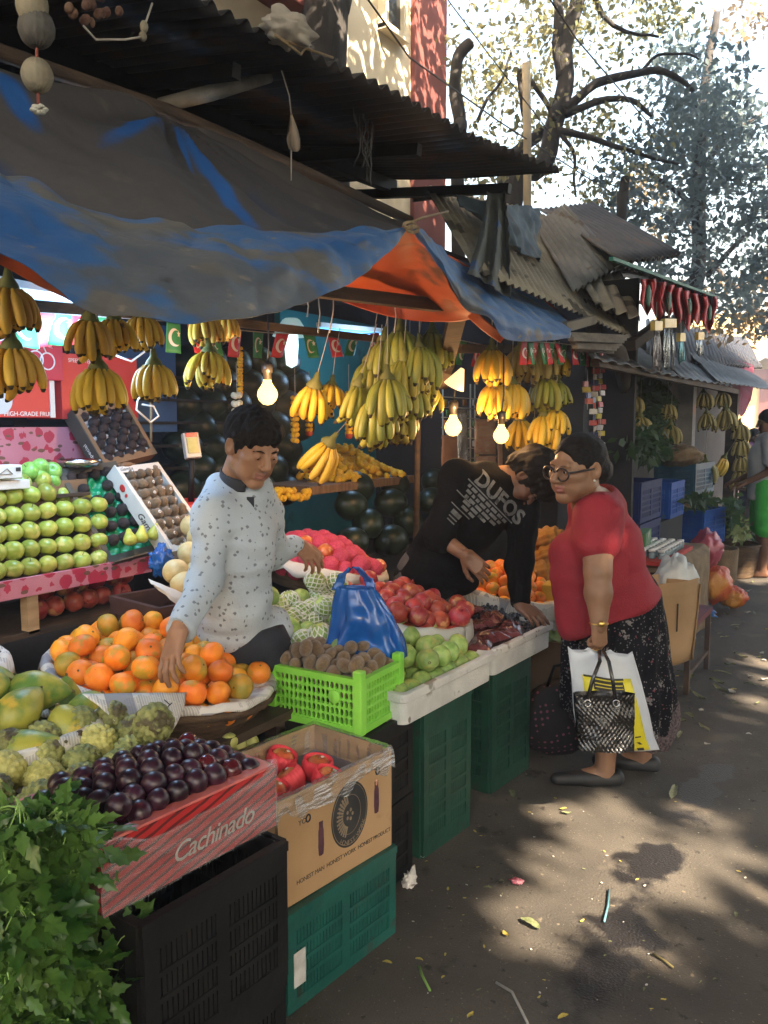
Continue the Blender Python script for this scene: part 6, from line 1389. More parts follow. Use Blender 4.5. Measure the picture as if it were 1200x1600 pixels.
# ================================================================ PEOPLE: smooth-blended volumes meshed into one surface
class SDF:
    def __init__(s): s.p = []
    def cone(s, a, b, ra, rb, k=.02, sub=False):
        s.p.append(('c', np.array(tuple(a), float), np.array(tuple(b), float), ra, rb, k, sub)); return s
    def chain(s, pts, rs, k=.02):
        for i in range(len(pts)-1): s.cone(pts[i], pts[i+1], rs[i], rs[i+1], k)
        return s
    def ell(s, c, r, k=.02, sub=False, R=None):
        s.p.append(('e', np.array(tuple(c), float), np.array(tuple(r), float), None if R is None else np.array(R.to_3x3()), None, k, sub)); return s
    def cut(s, p, n):      # keep the side the normal points away from
        s.p.append(('h', np.array(tuple(p), float), np.array(tuple(Vector(n).normalized()), float), None, None, 0, True)); return s
    def mesh(s, h):
        lo, hi = np.full(3, 1e9), np.full(3, -1e9)
        for q in s.p:
            if q[6]: continue
            if q[0] == 'c': r = max(q[3], q[4]); lo = np.minimum(lo, np.minimum(q[1], q[2])-r); hi = np.maximum(hi, np.maximum(q[1], q[2])+r)
            else: r = q[2].max(); lo = np.minimum(lo, q[1]-r); hi = np.maximum(hi, q[1]+r)
        lo -= 4*h; hi += 4*h; n = np.ceil((hi-lo)/h).astype(int)+1
        F = np.full(n, .2, np.float32); ax = [lo[i]+h*np.arange(n[i]) for i in range(3)]
        for q in s.p:
            k = max(q[5], 1e-4)
            if q[0] == 'h': sl = (slice(None),)*3
            else:
                if q[0] == 'c': r = max(q[3], q[4]); a, b = np.minimum(q[1], q[2])-r, np.maximum(q[1], q[2])+r
                else: r = q[2].max(); a, b = q[1]-r, q[1]+r
                m = k+4*h; i0 = np.clip(((a-m-lo)/h).astype(int), 0, n-1); i1 = np.clip(((b+m-lo)/h).astype(int)+2, 1, n)
                sl = tuple(slice(i0[i], i1[i]) for i in range(3))
            X, Y, Z = np.meshgrid(ax[0][sl[0]], ax[1][sl[1]], ax[2][sl[2]], indexing='ij', sparse=True)
            if q[0] == 'c':
                d = q[2]-q[1]; L2 = max(d@d, 1e-12)
                t = np.clip(((X-q[1][0])*d[0]+(Y-q[1][1])*d[1]+(Z-q[1][2])*d[2])/L2, 0, 1)
                g = np.sqrt((X-q[1][0]-t*d[0])**2+(Y-q[1][1]-t*d[1])**2+(Z-q[1][2]-t*d[2])**2)-(q[3]+(q[4]-q[3])*t)
            elif q[0] == 'e':
                x, y, z = X-q[1][0], Y-q[1][1], Z-q[1][2]
                if q[3] is not None:
                    R = q[3]; x, y, z = R[0, 0]*x+R[1, 0]*y+R[2, 0]*z, R[0, 1]*x+R[1, 1]*y+R[2, 1]*z, R[0, 2]*x+R[1, 2]*y+R[2, 2]*z
                a, b, c = q[2]; k0 = np.sqrt((x/a)**2+(y/b)**2+(z/c)**2); k1 = np.sqrt((x/a/a)**2+(y/b/b)**2+(z/c/c)**2)+1e-9; g = k0*(k0-1)/k1
            else: g = -((X-q[1][0])*q[2][0]+(Y-q[1][1])*q[2][1]+(Z-q[1][2])*q[2][2])
            f = F[sl]
            if q[6]:
                g = -g; hh = np.clip(.5+.5*(g-f)/k, 0, 1); F[sl] = f*(1-hh)+g*hh+k*hh*(1-hh)
            else:
                hh = np.clip(.5+.5*(g-f)/k, 0, 1); F[sl] = g*(1-hh)+f*hh-k*hh*(1-hh)
        return surfnet(F, lo, h)
def surfnet(F, o, h):
    S = F < 0; n = F.shape
    cs = [(i, j, k) for i in (0, 1) for j in (0, 1) for k in (0, 1)]
    sub = lambda A, c: A[c[0]:n[0]-1+c[0], c[1]:n[1]-1+c[1], c[2]:n[2]-1+c[2]]
    cnt = sum(sub(S, c).astype(np.int8) for c in cs); act = (cnt > 0) & (cnt < 8)
    idx = -np.ones(act.shape, np.int64); ii = np.argwhere(act); idx[act] = np.arange(len(ii))
    val = np.stack([F[ii[:, 0]+c[0], ii[:, 1]+c[1], ii[:, 2]+c[2]] for c in cs], 1); C = np.array(cs, float)
    pos = np.zeros((len(ii), 3)); w = np.zeros(len(ii))
    for a in range(8):
        for b in range(a+1, 8):
            if abs(C[a]-C[b]).sum() != 1: continue
            m = (val[:, a] < 0) != (val[:, b] < 0); t = val[m, a]/(val[m, a]-val[m, b]); pos[m] += C[a]+t[:, None]*(C[b]-C[a]); w[m] += 1
    V = o+h*(ii+pos/w[:, None]); Q = []
    for ax in range(3):
        u, v = [(1, 2), (2, 0), (0, 1)][ax]
        s0 = [slice(1, n[i]-1) for i in range(3)]; s0[ax] = slice(0, n[ax]-1); s1 = list(s0); s1[ax] = slice(1, n[ax])
        A0, A1 = S[tuple(s0)], S[tuple(s1)]; e = np.argwhere(A0 != A1)
        off = np.array([1 if i != ax else 0 for i in range(3)]); g = e+off; flip = A0[tuple(e.T)]
        def cell(du, dv): c = g.copy(); c[:, u] -= du; c[:, v] -= dv; return idx[tuple(c.T)]
        q = np.stack([cell(1, 1), cell(0, 1), cell(0, 0), cell(1, 0)], 1); q[~flip] = q[~flip][:, ::-1]; Q.append(q)
    return V, np.concatenate(Q)
def xf(M, V): A_ = np.array(M); return V@A_[:3, :3].T+A_[:3, 3]
def np_mesh(name, parts, mats):
    """parts: (V, F, material index or per-face array)"""
    Vs, Fs, Ms, b = [], [], [], 0
    for V, F, m in parts: Vs.append(V); Fs.append(F+b); Ms.append(np.full(len(F), m) if np.isscalar(m) else m); b += len(V)
    V, F, Mi = np.concatenate(Vs), np.concatenate(Fs), np.concatenate(Ms)
    me = D.meshes.new(name); me.vertices.add(len(V)); me.vertices.foreach_set('co', V.astype(np.float32).ravel())
    me.loops.add(F.size); me.loops.foreach_set('vertex_index', F.astype(np.int32).ravel()); me.polygons.add(len(F)); me.polygons.foreach_set('loop_start', np.arange(len(F), dtype=np.int32)*4)
    for m in mats: me.materials.append(m)
    me.polygons.foreach_set('material_index', Mi.astype(np.int32)); me.polygons.foreach_set('use_smooth', np.ones(len(F), bool)); me.update(calc_edges=True); me.validate(); return me
def normals(V, F):
    n = np.cross(V[F[:, 2]]-V[F[:, 0]], V[F[:, 3]]-V[F[:, 1]]); N_ = np.zeros_like(V)
    for k in range(4): np.add.at(N_, F[:, k], n)
    return N_/(np.linalg.norm(N_, axis=1)[:, None]+1e-12)
def wrinkle(V, F, amp, fr=(14, 14, 26), k=0):
    N_ = normals(V, F); d = np.array([noise.noise(Vector((p[0]*fr[0]+k, p[1]*fr[1], p[2]*fr[2])))-.5*abs(noise.noise(Vector((p[0]*fr[0]*.5, p[1]*fr[1]*.5+k, p[2]*fr[2]*.45+9))))*2 for p in V])
    return V+N_*(amp*(d+.42))[:, None]
def skin(name, c, c2): return mat(name, c, c2, 9, .48, .12, 160, sss=.12, spot=((c[0]*.72, c[1]*.68, c[2]*.66), 5, .63), spec=.45)
m_white_eye = mat('eye white', (.55, .52, .48), (.6, .57, .53), 9, .2); m_iris = mat('dark iris', (.012, .008, .006), (.02, .012, .009), 9, .1)
def head_frame(c, face, up):
    y = Vector(face).normalized(); x = y.cross(Vector(up)).normalized(); z = x.cross(y); M = Matrix((x, y, z)).transposed().to_4x4(); M.translation = Vector(c); return M
def head_sdf(fem=0, jaw=1.0, nose=1.0, full=0.0, lids=0):
    S = SDF()
    S.ell((0, -.014, .036), (.075, .094, .084), .02).ell((0, .028, -.025), (.060+full, .064, .076), .03)
    for s in (-1, 1):
        S.cone((s*.046*jaw, .000, -.052), (s*.014, .062, -.092), .025+full, .019, .022); S.ell((s*.043, .056, -.014), (.026+full, .024, .022), .02)
        S.ell((s*.040, .048, -.055), (.024+full*1.5, .024, .026), .02)
    S.ell((0, .070, -.094), (.021, .017, .017), .016)
    S.cone((-.038, .079, .026), (.038, .079, .026), .0105, .0105, .014)
    for s in (-1, 1): S.ell((s*.032, .098, .006), (.018, .014, .0115), .010, True)
    S.cone((0, .088, .018), (0, .110, -.024), .0085, .0125*nose, .012)
    for s in (-1, 1): S.ell((s*.0125*nose, .101, -.029), (.0088, .0105, .0078), .006); S.ell((s*.0065, .111, -.0355), (.0042, .005, .003), .003, True)
    S.cone((-.019, .084, -.0525), (.019, .084, -.0525), .0062, .0062, .007).ell((0, .091, -.0525), (.012, .007, .0058), .006)
    S.cone((-.016, .083, -.0645), (.016, .083, -.0645), .0072, .0072, .007).ell((0, .090, -.065), (.012, .007, .0065), .006)
    S.cone((-.021, .096, -.0585), (.021, .096, -.0585), .0022, .0022, .003, True)
    for s in (-1, 1):
        R = RZ(s*.35)
        S.ell((s*.077, -.012, .000), (.010, .021, .033), .008, False, R); S.ell((s*.086, -.010, .004), (.006, .012, .020), .005, True, R)
        S.ell((s*.032, .0815, .0065), (.0135, .0135, .0135), .002)
        if lids < 2: S.ell((s*.032, .0965, .0035-.003*lids), (.0125, .008, .0045-.002*lids), .0025, True)
    S.cone((0, -.030, -.05), (0, -.045, -.15), .053, .055, .03)
    return S
def head_build(M, s, fem=0, **k):
    V, F = head_sdf(fem, **k).mesh(.0034); c = V[F].mean(1)
    lip = ((np.abs(c[:, 0]) < .0235) & (c[:, 1] > .078) & ((np.abs(c[:, 2]+.0525) < .0068) | (np.abs(c[:, 2]+.0650) < .0080))).astype(int)
    return xf(M @ SC(s), V), F, lip
def eyes(parent, M, s, look=(0, 1, -.1)):
    for sg in (-1, 1):
        e = MB(); d = Vector(look).normalized(); e.ell((sg*.032, .0815, .0065), .0118, 18, 0); q = frame((sg*.032, .0815, .0065), d, z=(0, 0, 1))
        e.lathe([(.0056, .0106), (.004, .0118), (.0001, .0121)], 14, 1, q @ RY(math.pi/2)); e.build('eye', [m_white_eye, m_iris], parent, M @ SC(s), world=True)
def brows(parent, M, s, m, r=.0032):
    for sg in (-1, 1):
        MB().tube([(sg*.014, .0915, .0215), (sg*.028, .0925, .0265), (sg*.042, .086, .0255), (sg*.050, .077, .020)], [r*.8, r*1.15, r, r*.5], 6, 0, True, .7).build('eyebrow', m, parent, M @ SC(s), world=True)
def hand_sdf(curl=(.3, .4, .3), spread=.10, thumb=.5, grip=0):
    """right-handed along +X, back of the hand +Z, thumb towards +Y"""
    S = SDF(); S.cone((-.05, 0, 0), (.005, 0, 0), .024, .026, .02)
    for y, x in ((.026, .082), (.008, .087), (-.011, .083), (-.028, .074)): S.cone((.008, y*.75, 0), (x, y, .001), .0165, .0118, .012)
    for i, (y, x, L_) in enumerate(((.027, .084, .074), (.009, .090, .082), (-.011, .086, .076), (-.029, .076, .060))):
        p = Vector((x, y, .001)); a = 0; az = spread*(1.5-i)*.5; r = (.0098, .0100, .0095, .0084)[i]
        for j, (f, cu) in enumerate(zip((.46, .30, .24), curl)):
            a += cu*(1+.10*i); q = p+Vector((math.cos(a)*math.cos(az), math.sin(az), -math.sin(a)))*L_*f; S.cone(p, q, r*(1-.08*j), r*(1-.08*(j+1)), .004); p = q
    b = Vector((.015, .026, -.006)); c = b+Vector((.030, .024*(1-grip), -.012-.012*grip)); d = c+Vector((.028, .010-.022*grip*1.2, -.010-.008*grip)); e = d+Vector((.024, .000-.016*grip, -.006))
    return S.cone(b, c, .0155, .0115, .010).cone(c, d, .0112, .0100, .004).cone(d, e, .0100, .0078, .004)
def hand_build(M, mirror=False, s=1.0, **k):
    S = hand_sdf(**k); S.cut((-.028, 0, 0), (-1, 0, 0)); V, F = S.mesh(.0032)
    if mirror: V = V*np.array([1, -1, 1]); F = F[:, ::-1]
    return xf(M @ SC(s), V), F, 0
def hand_frame(w, tip, back): return frame(w, Vector(tip)-Vector(w), z=back)
def garment(name, S, h, m, parent, wr=.004, fr=(14, 14, 26), k=0):
    V, F = S.mesh(h); V = wrinkle(V, F, wr, fr, k); return obj(name, np_mesh(name, [(V, F, 0)], [m]), parent, world=True)
Rr, Cc, Zz = _r, -Vector((_f.x, _f.y, 0)).normalized(), Vector((0, 0, 1))     # picture-right, towards the lens, up: for laying poses out
def person(label, parts, mats, extra=None):
    o = obj('person', np_mesh('person', parts, mats)); return tag(o, label, 'person')
# ---------------------------------------------------------------- the boy
sk_b = skin('boy skin', (.27, .135, .075), (.34, .18, .105)); lip_b = mat('boy lips', (.27, .11, .08), (.31, .135, .10), 9, .4)
hs = 1.02; hc = A(393, 700, d=2.74)
HM = head_frame(hc, Rr*.58+Cc*.66-Zz*.36, Zz*1+Rr*.16+Cc*.1)
HM = HM @ SC(.94, 1, 1); V, F, lip = head_build(HM, hs, lids=1.1, nose=1.0, jaw=.95)
nb = A(374, 770, d=2.82); chest = A(368, 852, d=2.80); waist = A(368, 945, d=2.84); hip = A(384, 1005, d=2.90)
rs, re, rw = A(336, 806, d=2.70), A(322, 905, d=2.62), A(279, 985, d=2.44)
ls, le, lw = A(412, 806, d=2.92), A(424, 868, d=3.02), A(466, 851, d=3.06)
f0, f1 = Vector((-2.0, 2.42, 0)), Vector((-2.16, 2.45, 0))
B = SDF(); B.chain([nb+Zz*.09, nb, chest, waist, hip], [.042, .050, .092, .088, .095], .04)
B.chain([rs, re, rw], [.034, .029, .022], .02).chain([ls, le, lw], [.034, .029, .022], .02)
B.chain([hip+Rr*.05, (hip+f0)/2+Rr*.02, f0+Zz*.07], [.075, .055, .04], .03).chain([hip-Rr*.05, (hip+f1)/2, f1+Zz*.07], [.075, .055, .04], .03)
for f_ in (f0, f1): B.cone(f_+Zz*.04, f_+Zz*.03+Vector((.14, -.06, 0)), .04, .03, .02)
bV, bF = B.mesh(.010)
rtip = A(254, 1070, d=2.36)
h1 = hand_build(hand_frame(rw, rtip, Cc*.8-Rr*.5), True, .98, curl=(.18, .38, .3), spread=.28, thumb=.5)
ltip = A(497, 882, d=3.02)
h2 = hand_build(hand_frame(lw, ltip, Zz*.8+Cc*.5), False, .86, curl=(.55, .5, .35), spread=.2)
boy = person('boy in a white patterned shirt with a dark collar reaching into the oranges', [(bV, bF, 0), (V, F, lip), h1, h2], [sk_b, lip_b])
hair_b = mat('black hair', (.006, .005, .005), (.016, .012, .010), 30, .7, .8, 120, stretch=(3, 3, 1), spec=.2)
eyes(boy, HM, hs, (0, 1, -.55)); brows(boy, HM, hs, hair_b)
def hair_build(name, parent, M, s, S, m, amp=.006, fr=(60, 60, 22), h=.0045):
    V, F = S.mesh(h); V = wrinkle(V, F, amp, fr, 3); V = wrinkle(V, F, amp*.8, (22, 22, 14), 8); return obj(name, np_mesh(name, [(xf(M @ SC(s), V), F, 0)], [m]), parent, world=True)
S = SDF(); S.ell((0, -.020, .042), (.085, .103, .089), .02).ell((0, .045, .078), (.064, .056, .036), .02)
for s in (-1, 1): S.cone((s*.079, .012, .04), (s*.077, .016, .005), .010, .005, .012)
S.ell((0, .112, -.022), (.066, .072, .072), .012, True).ell((0, .06, -.11), (.1, .12, .10), .02, True)
for s in (-1, 1): S.ell((s*.088, -.012, -.012), (.022, .032, .042), .008, True)
hair_build('hair', boy, HM, hs, S, hair_b)
shirt_m = mat('white printed shirt', (.38, .44, .50), (.46, .52, .58), 5, .85, .25, 120)
_N, _L = nodes(shirt_m)
vv = coords(shirt_m, (1, 1, 1), (.4, .3, .7)); v = vor(shirt_m, vv, 44, 'MANHATTAN', .75); sep = _N.new('ShaderNodeSeparateColor'); _L(v.outputs['Color'], sep.inputs[0])
mixin(shirt_m, math_node(shirt_m, 'MULTIPLY', math_node(shirt_m, 'LESS_THAN', v.outputs['Distance'], .36), math_node(shirt_m, 'GREATER_THAN', sep.outputs[0], .10)), (.17, .19, .22))
S = SDF(); S.chain([nb+(chest-nb)*.28, chest, waist, A(377, 992, d=2.90)], [.078, .116, .110, .122], .04)
S.ell(chest+Zz*.06, (.145, .108, .10), .04, False, RZ(rad(75)))
S.chain([nb+Rr*-.06+Zz*.005, rs], [.06, .066], .04).chain([nb+Rr*.05, ls], [.06, .062], .04)
S.chain([rs, re, rw+(re-rw)*.10], [.060, .053, .047], .03).chain([ls, le, lw+(le-lw)*.2], [.056, .048, .038], .03)
S.cone(A(345, 985, d=2.88), A(420, 985, d=2.95), .085, .085, .05)
S.cone(A(376, 730, d=2.80), A(377, 774, d=2.82), .056, .064, .01, True)
S.cut(A(375, 1005, d=2.9), -Zz*1+Rr*.02).cut(rw+(re-rw)*.02, rw-re)
sh_ = garment('shirt', S, .0065, shirt_m, boy, .008, (7, 7, 24), 2)
co = np.array([v.co[:] for v in sh_.data.vertices]); fa = np.array([p.vertices[:] for p in sh_.data.polygons]); co = wrinkle(co, fa, .017, (4.2, 4.2, 9), 7)
for v, q in zip(sh_.data.vertices, co): v.co = q
S = SDF(); cx = A(376, 764, d=2.81); S.cone(cx+Zz*.055-Cc*.0, cx-Zz*.014, .068, .083, .005).cone(cx+Zz*.10, cx-Zz*.05, .058, .074, .004, True).ell(cx+Cc*.05+Rr*.05-Zz*.0, (.022, .03, .035), .006, True)
S.cut(cx+Zz*.055, Zz*1+Cc*.25+Rr*.25).cut(cx-Zz*.02, -Zz+Cc*.2)
garment('collar', S, .0045, mat('dark navy collar', (.010, .011, .016), (.018, .02, .028), 8, .8, .2, 90), boy, .001)
MB().loft([[cx+Cc*(.075+.002*k)+Rr*(.045+dx)-Zz*(.02+.06*t) for dx, k in ((-.012, 0), (.012, 0), (.012, 2), (-.012, 2))] for t in (0, .5, 1)], smooth=False).build('placket', D.materials['dark navy collar'], boy, world=True)
jean = mat('dark jeans', (.012, .015, .024), (.024, .028, .040), 9, .85, .3, 150)
S = SDF(); S.chain([hip+Zz*.06, hip], [.118, .122], .04).chain([hip+Rr*.055, (hip+f0)/2+Rr*.02, f0+Zz*.06], [.098, .078, .062], .04).chain([hip-Rr*.05, (hip+f1)/2, f1+Zz*.06], [.098, .078, .062], .04); S.cut(hip+Zz*.07, Zz)
garment('jeans', S, .010, jean, boy, .005, (12, 12, 18))
S = SDF()
for f_ in (f0, f1): S.cone(f_+Zz*.045-Vector((.03, 0, 0)), f_+Zz*.035+Vector((.15, -.06, 0)), .05, .04, .02)
S.cut((0, 0, .004), -Zz); garment('shoes', S, .008, black_pl, boy, .0)
# ---------------------------------------------------------------- the bending man
sk_m = skin('man skin', (.17, .08, .045), (.22, .11, .062)); lip_m = mat('man lips', (.13, .05, .04), (.16, .06, .05), 9, .4)
hs = 1.06; hc = A(820, 750, d=3.93); HM = head_frame(hc, Rr*.22-Zz*.92+Cc*.20, Rr*.90+Zz*.30+Cc*.16)
V, F, lip = head_build(HM, hs, lids=1)
hip = A(668, 905, d=4.08); mid = A(705, 850, d=4.03); chest = A(752, 792, d=3.98); nb = A(783, 752, d=3.96)
rs, re, rw = A(716, 748, d=3.86), A(686, 838, d=3.80), A(728, 868, d=3.72); ls, le, lw = A(818, 798, d=4.0), A(812, 880, d=3.90), A(813, 945, d=3.82)
f0, f1 = Vector((-1.86, 3.52, 0)), Vector((-2.0, 3.72, 0))
B = SDF(); B.chain([hc+(nb-hc)*.35, nb, chest, mid, hip], [.05, .056, .115, .115, .12], .04)
B.chain([rs, re, rw], [.05, .041, .029], .02).chain([ls, le, lw], [.05, .041, .029], .02)
for f_, o_ in ((f0, .06), (f1, -.06)): B.chain([hip+Rr*o_, (hip+f_)/2+Rr*o_*.8, f_+Zz*.08], [.085, .062, .045], .03).cone(f_+Zz*.04, f_+Zz*.03+Vector((.15, -.02, 0)), .04, .03, .02)
bV, bF = B.mesh(.010)
h1 = hand_build(hand_frame(rw, A(758, 896, d=3.70), Cc*.9+Zz*.2), True, 1.0, curl=(.35, .5, .4), spread=.15)
h2 = hand_build(hand_frame(lw, A(848, 972, d=3.74), Zz*.7+Cc*.4), False, 1.0, curl=(.3, .4, .3), spread=.3)
man = person('man in a black printed sweatshirt bending over the trays', [(bV, bF, 0), (V, F, lip), h1, h2], [sk_m, lip_m])
eyes(man, HM, hs); brows(man, HM, hs, hair_b)
S = SDF(); S.ell((0, -.024, .056), (.102, .116, .104), .02).ell((0, .06, .10), (.068, .062, .048), .03).ell((0, -.085, .0), (.07, .04, .06), .02)
for k in range(16): an = k*2.4; S.ell((.072*math.cos(an), .02+.085*math.sin(an), .085+.018*math.sin(k*1.7)), (.024, .026, .030), .015)
S.ell((0, .112, -.030), (.064, .070, .074), .012, True).ell((0, .06, -.11), (.1, .115, .10), .02, True)
for s in (-1, 1): S.ell((s*.090, -.010, -.012), (.022, .030, .040), .008, True)
hair_build('hair', man, HM, hs, S, hair_b, .008)
swt = mat('black sweatshirt', (.0028, .0028, .0034), (.006, .006, .007), 6, .9, .35, 140, spec=.12)
S = SDF(); S.chain([nb+(chest-nb)*.35, chest+Zz*.02-Rr*.02, mid, hip+(mid-hip)*-.05], [.11, .168, .158, .155], .04)
S.chain([nb-Rr*.04, rs], [.075, .082], .05).chain([nb+Rr*.03-Zz*.02, ls], [.075, .078], .05)
S.chain([rs, re, re+(rw-re)*.12], [.082, .064, .056], .04).chain([ls, le, lw+(le-lw)*.10], [.074, .060, .046], .04)
S.cone(A(690, 890, d=4.0), A(722, 905, d=3.98), .09, .075, .05)
S.cone(A(800, 735, d=3.95), A(776, 758, d=3.97), .062, .064, .012, True).cut(lw, lw-le)
garment('sweatshirt', S, .0095, swt, man, .011, (9, 9, 15), 5)
gp = mat('grey shirt print', (.13, .14, .14), (.20, .21, .21), 40, .8, spot=((.05, .05, .05), 26, .60))
# chest print laid on the cloth: project flat lettering onto the sweatshirt along the view it faces
from mathutils.bvhtree import BVHTree
swo = [c for c in man.children if c.name.startswith('sweatshirt')][0]
bvh = BVHTree.FromPolygons([v.co.copy() for v in swo.data.vertices], [tuple(p.vertices) for p in swo.data.polygons])
pa, pb = A(752, 738, d=3.7), A(818, 806, d=3.7); cx_ = A(782, 778, d=3.6)
Mq = frame(cx_, pb-pa, z=Cc*1+Zz*.05-Rr*.1)
def stick(me, name, m):
    dirn = -(Mq.to_3x3() @ Vector((0, 0, 1)))
    for v in me.vertices:
        p = Mq @ v.co; hit = bvh.ray_cast(p+dirn*-.3, dirn)
        if hit[0] is not None: v.co = hit[0]-dirn*(.004+.002*(v.co.z > 0))
        else: v.co = p+dirn*.3
    o = obj(name, me, man, world=True); return o
def sub_text(s, size, x, y, **k):
    me = text_mesh(s, size, gp, **k)
    for v in me.vertices: v.co.x += x; v.co.y += y
    return me
stick(sub_text('DUFOS', .094, .024, -.004, offset=.003, extrude=.0004, shear=-.15), 'lettering', gp)
def bars(rows):
    q = MB()
    for (x, y, w_, h_) in rows:
        n = max(2, int(w_/.012)); q.grid(lambda u, v: Vector((x+w_*u, y+h_*v, 0)), n, 1)
    return q.mesh('printed_bars', [gp])
rows = [(-.15, -.047, .30, .006), (-.15, -.118, .09, .005), (-.13, -.172, .12, .005)]
for j in range(5):
    x = -.13+.012*j
    while x < .13-.035*j: w_ = rnd.uniform(.012, .05); rows.append((x, -.068-.022*j, w_, .014)); x += w_+.008
rows += [(-.10, -.205, .055, .022), (-.095, -.22, .05, .006), (-.09, -.236, .045, .006)]
stick(bars(rows), 'printed_bars', gp)
trs = mat('grey trousers', (.055, .052, .048), (.085, .08, .072), 9, .85, .3, 120)
S = SDF(); S.chain([hip+Zz*.05, hip], [.13, .135], .04)
for f_, o_ in ((f0, .07), (f1, -.06)): S.chain([hip+Rr*o_, (hip+f_)/2+Rr*o_*.8, f_+Zz*.06], [.108, .088, .07], .04)
garment('trousers', S, .011, trs, man, .006, (10, 10, 16))
# ---------------------------------------------------------------- the woman
sk_w = skin('woman skin', (.235, .125, .070), (.30, .165, .098)); lip_w = mat('woman lips', (.25, .09, .075), (.3, .11, .09), 9, .4)
hs = 1.16; hc = A(902, 733, d=3.42); HM = head_frame(hc, -Rr*.84+Cc*.50-Zz*.10, Zz*1+Rr*.12)
V, F, lip = head_build(HM, hs, full=.006, nose=1.2, jaw=1.06)
nb = A(932, 790, d=3.52); ch = A(940, 850, d=3.56); wa = A(946, 890, d=3.58); hp = A(957, 940, d=3.62)
ls, le, lw = A(934, 805, d=3.40), A(934, 893, d=3.31), A(936, 978, d=3.28); rs, re, rw = A(925, 810, d=3.76), A(895, 880, d=3.85), A(880, 930, d=3.82)
fa, fb = A(945, 1219, d=3.70), A(1003, 1206, d=3.86); fa.z = fb.z = 0
B = SDF(); B.chain([hc-Zz*.09+Rr*.03, nb, ch, wa, hp], [.058, .072, .13, .135, .155], .04)
B.chain([ls, (ls+le)/2, le, le+(lw-le)*.4, lw], [.066, .070, .052, .052, .033], .025).chain([rs, re, rw], [.06, .05, .034], .02)
for f_, o_ in ((fa, 0), (fb, 0)): B.chain([hp+(f_-hp).xy.to_3d()*.6-Zz*.1, f_+Zz*.45, f_+Zz*.1], [.11, .068, .044], .03)
for f_, dv in ((fa, -Rr*.17+Cc*.0), (fb, -Rr*.15-Cc*.05)): B.cone(f_+Zz*.045, f_+dv*.9+Zz*.028, .042, .03, .03)
bV, bF = B.mesh(.0095)
h1 = hand_build(hand_frame(lw+Zz*.01, lw+Vector((0, 0, -.1))+Rr*.006, Cc*.8+Rr*.5), False, .98, curl=(.75, 1.2, .9), spread=.02, grip=1.0)
lady = person('older woman in a red top and black floral skirt carrying bags', [(bV, bF, 0), (V, F, lip), h1], [sk_w, lip_w])
hair_w = mat('greying dark hair', (.005, .0045, .0045), (.017, .015, .015), 26, .6, .6, 140, stretch=(1, 5, 5), spec=.2)
eyes(lady, HM, hs, (0, 1, -.25)); brows(lady, HM, hs, mat('thin brow', (.05, .03, .02), (.07, .045, .03), 20, .7), .002)
S = SDF(); S.ell((0, -.020, .042), (.081, .100, .086), .02).ell((0, -.085, -.012), (.062, .05, .055), .03).ell((0, -.115, -.020), (.045, .040, .045), .015)
S.ell((0, .108, .006), (.068, .066, .074), .012, True).ell((0, .05, -.095), (.1, .10, .085), .02, True)
for s in (-1, 1): S.ell((s*.092, .004, -.014), (.026, .030, .038), .008, True)
hair_build('hair', lady, HM, hs, S, hair_w, .0022, (20, 70, 70))
g_m = mat('dark glasses frame', (.010, .008, .010), (.02, .012, .015), 9, .3)
q = MB()
for sg in (-1, 1):
    q.tube([(sg*.034+.029*math.cos(a), .107-.12*(.034+.027*math.cos(a)-.034)**2*0-.006*abs(math.cos(a)), -.002+.022*math.sin(a)) for a in [i*math.pi/14 for i in range(29)]], .0036, 6)
    q.tube([(sg*.061, .102, .006), (sg*.074, .06, .008), (sg*.082, .0, .010)], .0036, 6)
q.tube([(-.006, .108, .004), (0, .111, .006), (.006, .108, .004)], .0024, 6)
q.build('glasses', g_m, lady, HM @ SC(hs), world=True)
for sg in (-1, 1): MB().ell((sg*.083, .000, -.031), .0045, 10).build('earring', mat('pearl', (.7, .68, .62), (.8, .78, .72), 9, .2) if sg < 0 else D.materials['pearl'], lady, HM @ SC(hs), world=True)
red_top = mat('red cotton top', (.24, .011, .022), (.31, .017, .032), 4, .8, .3, 160, sheen=.0)
S = SDF(); S.chain([nb-Zz*.02, ch, wa, hp], [.092, .146, .146, .168], .05)
S.ell(A(898, 862, d=3.46), (.092, .086, .088), .05).ell(A(892, 864, d=3.64), (.092, .086, .088), .05)
S.ell(A(968, 858, d=3.58), (.08, .11, .11), .06).ell(A(995, 935, d=3.62), (.10, .12, .12), .06)
S.chain([A(905, 905, d=3.50), A(903, 975, d=3.50)], [.12, .085], .05).chain([A(905, 905, d=3.66), A(908, 975, d=3.68)], [.12, .085], .05)
S.cone(hp, A(985, 965, d=3.64), .178, .14, .05)
S.chain([nb+Rr*.02, ls, ls+(le-ls)*.46], [.09, .092, .090], .04).chain([nb-Rr*.02, rs, rs+(re-rs)*.5], [.09, .086, .082], .04)
S.cone(A(922, 742, d=3.46), A(929, 782, d=3.51), .085, .075, .015, True)
hem0, hem1 = A(888, 989, d=3.55), A(1033, 927, d=3.6); hd = (hem1-hem0).normalized()
S.cut(hem0, hd.cross(Cc) if hd.cross(Cc).z < 0 else -hd.cross(Cc))
rt_ = garment('red_top', S, .0085, red_top, lady, .006, (10, 10, 16), 4)
co = np.array([v.co[:] for v in rt_.data.vertices]); fa_ = np.array([p.vertices[:] for p in rt_.data.polygons]); co = wrinkle(co, fa_, .014, (4.5, 4.5, 6), 3)
for v, q in zip(rt_.data.vertices, co): v.co = q
sk_f = mat('black floral skirt', (.004, .004, .007), (.009, .009, .013), 6, .85, .25, 120, spec=.1)
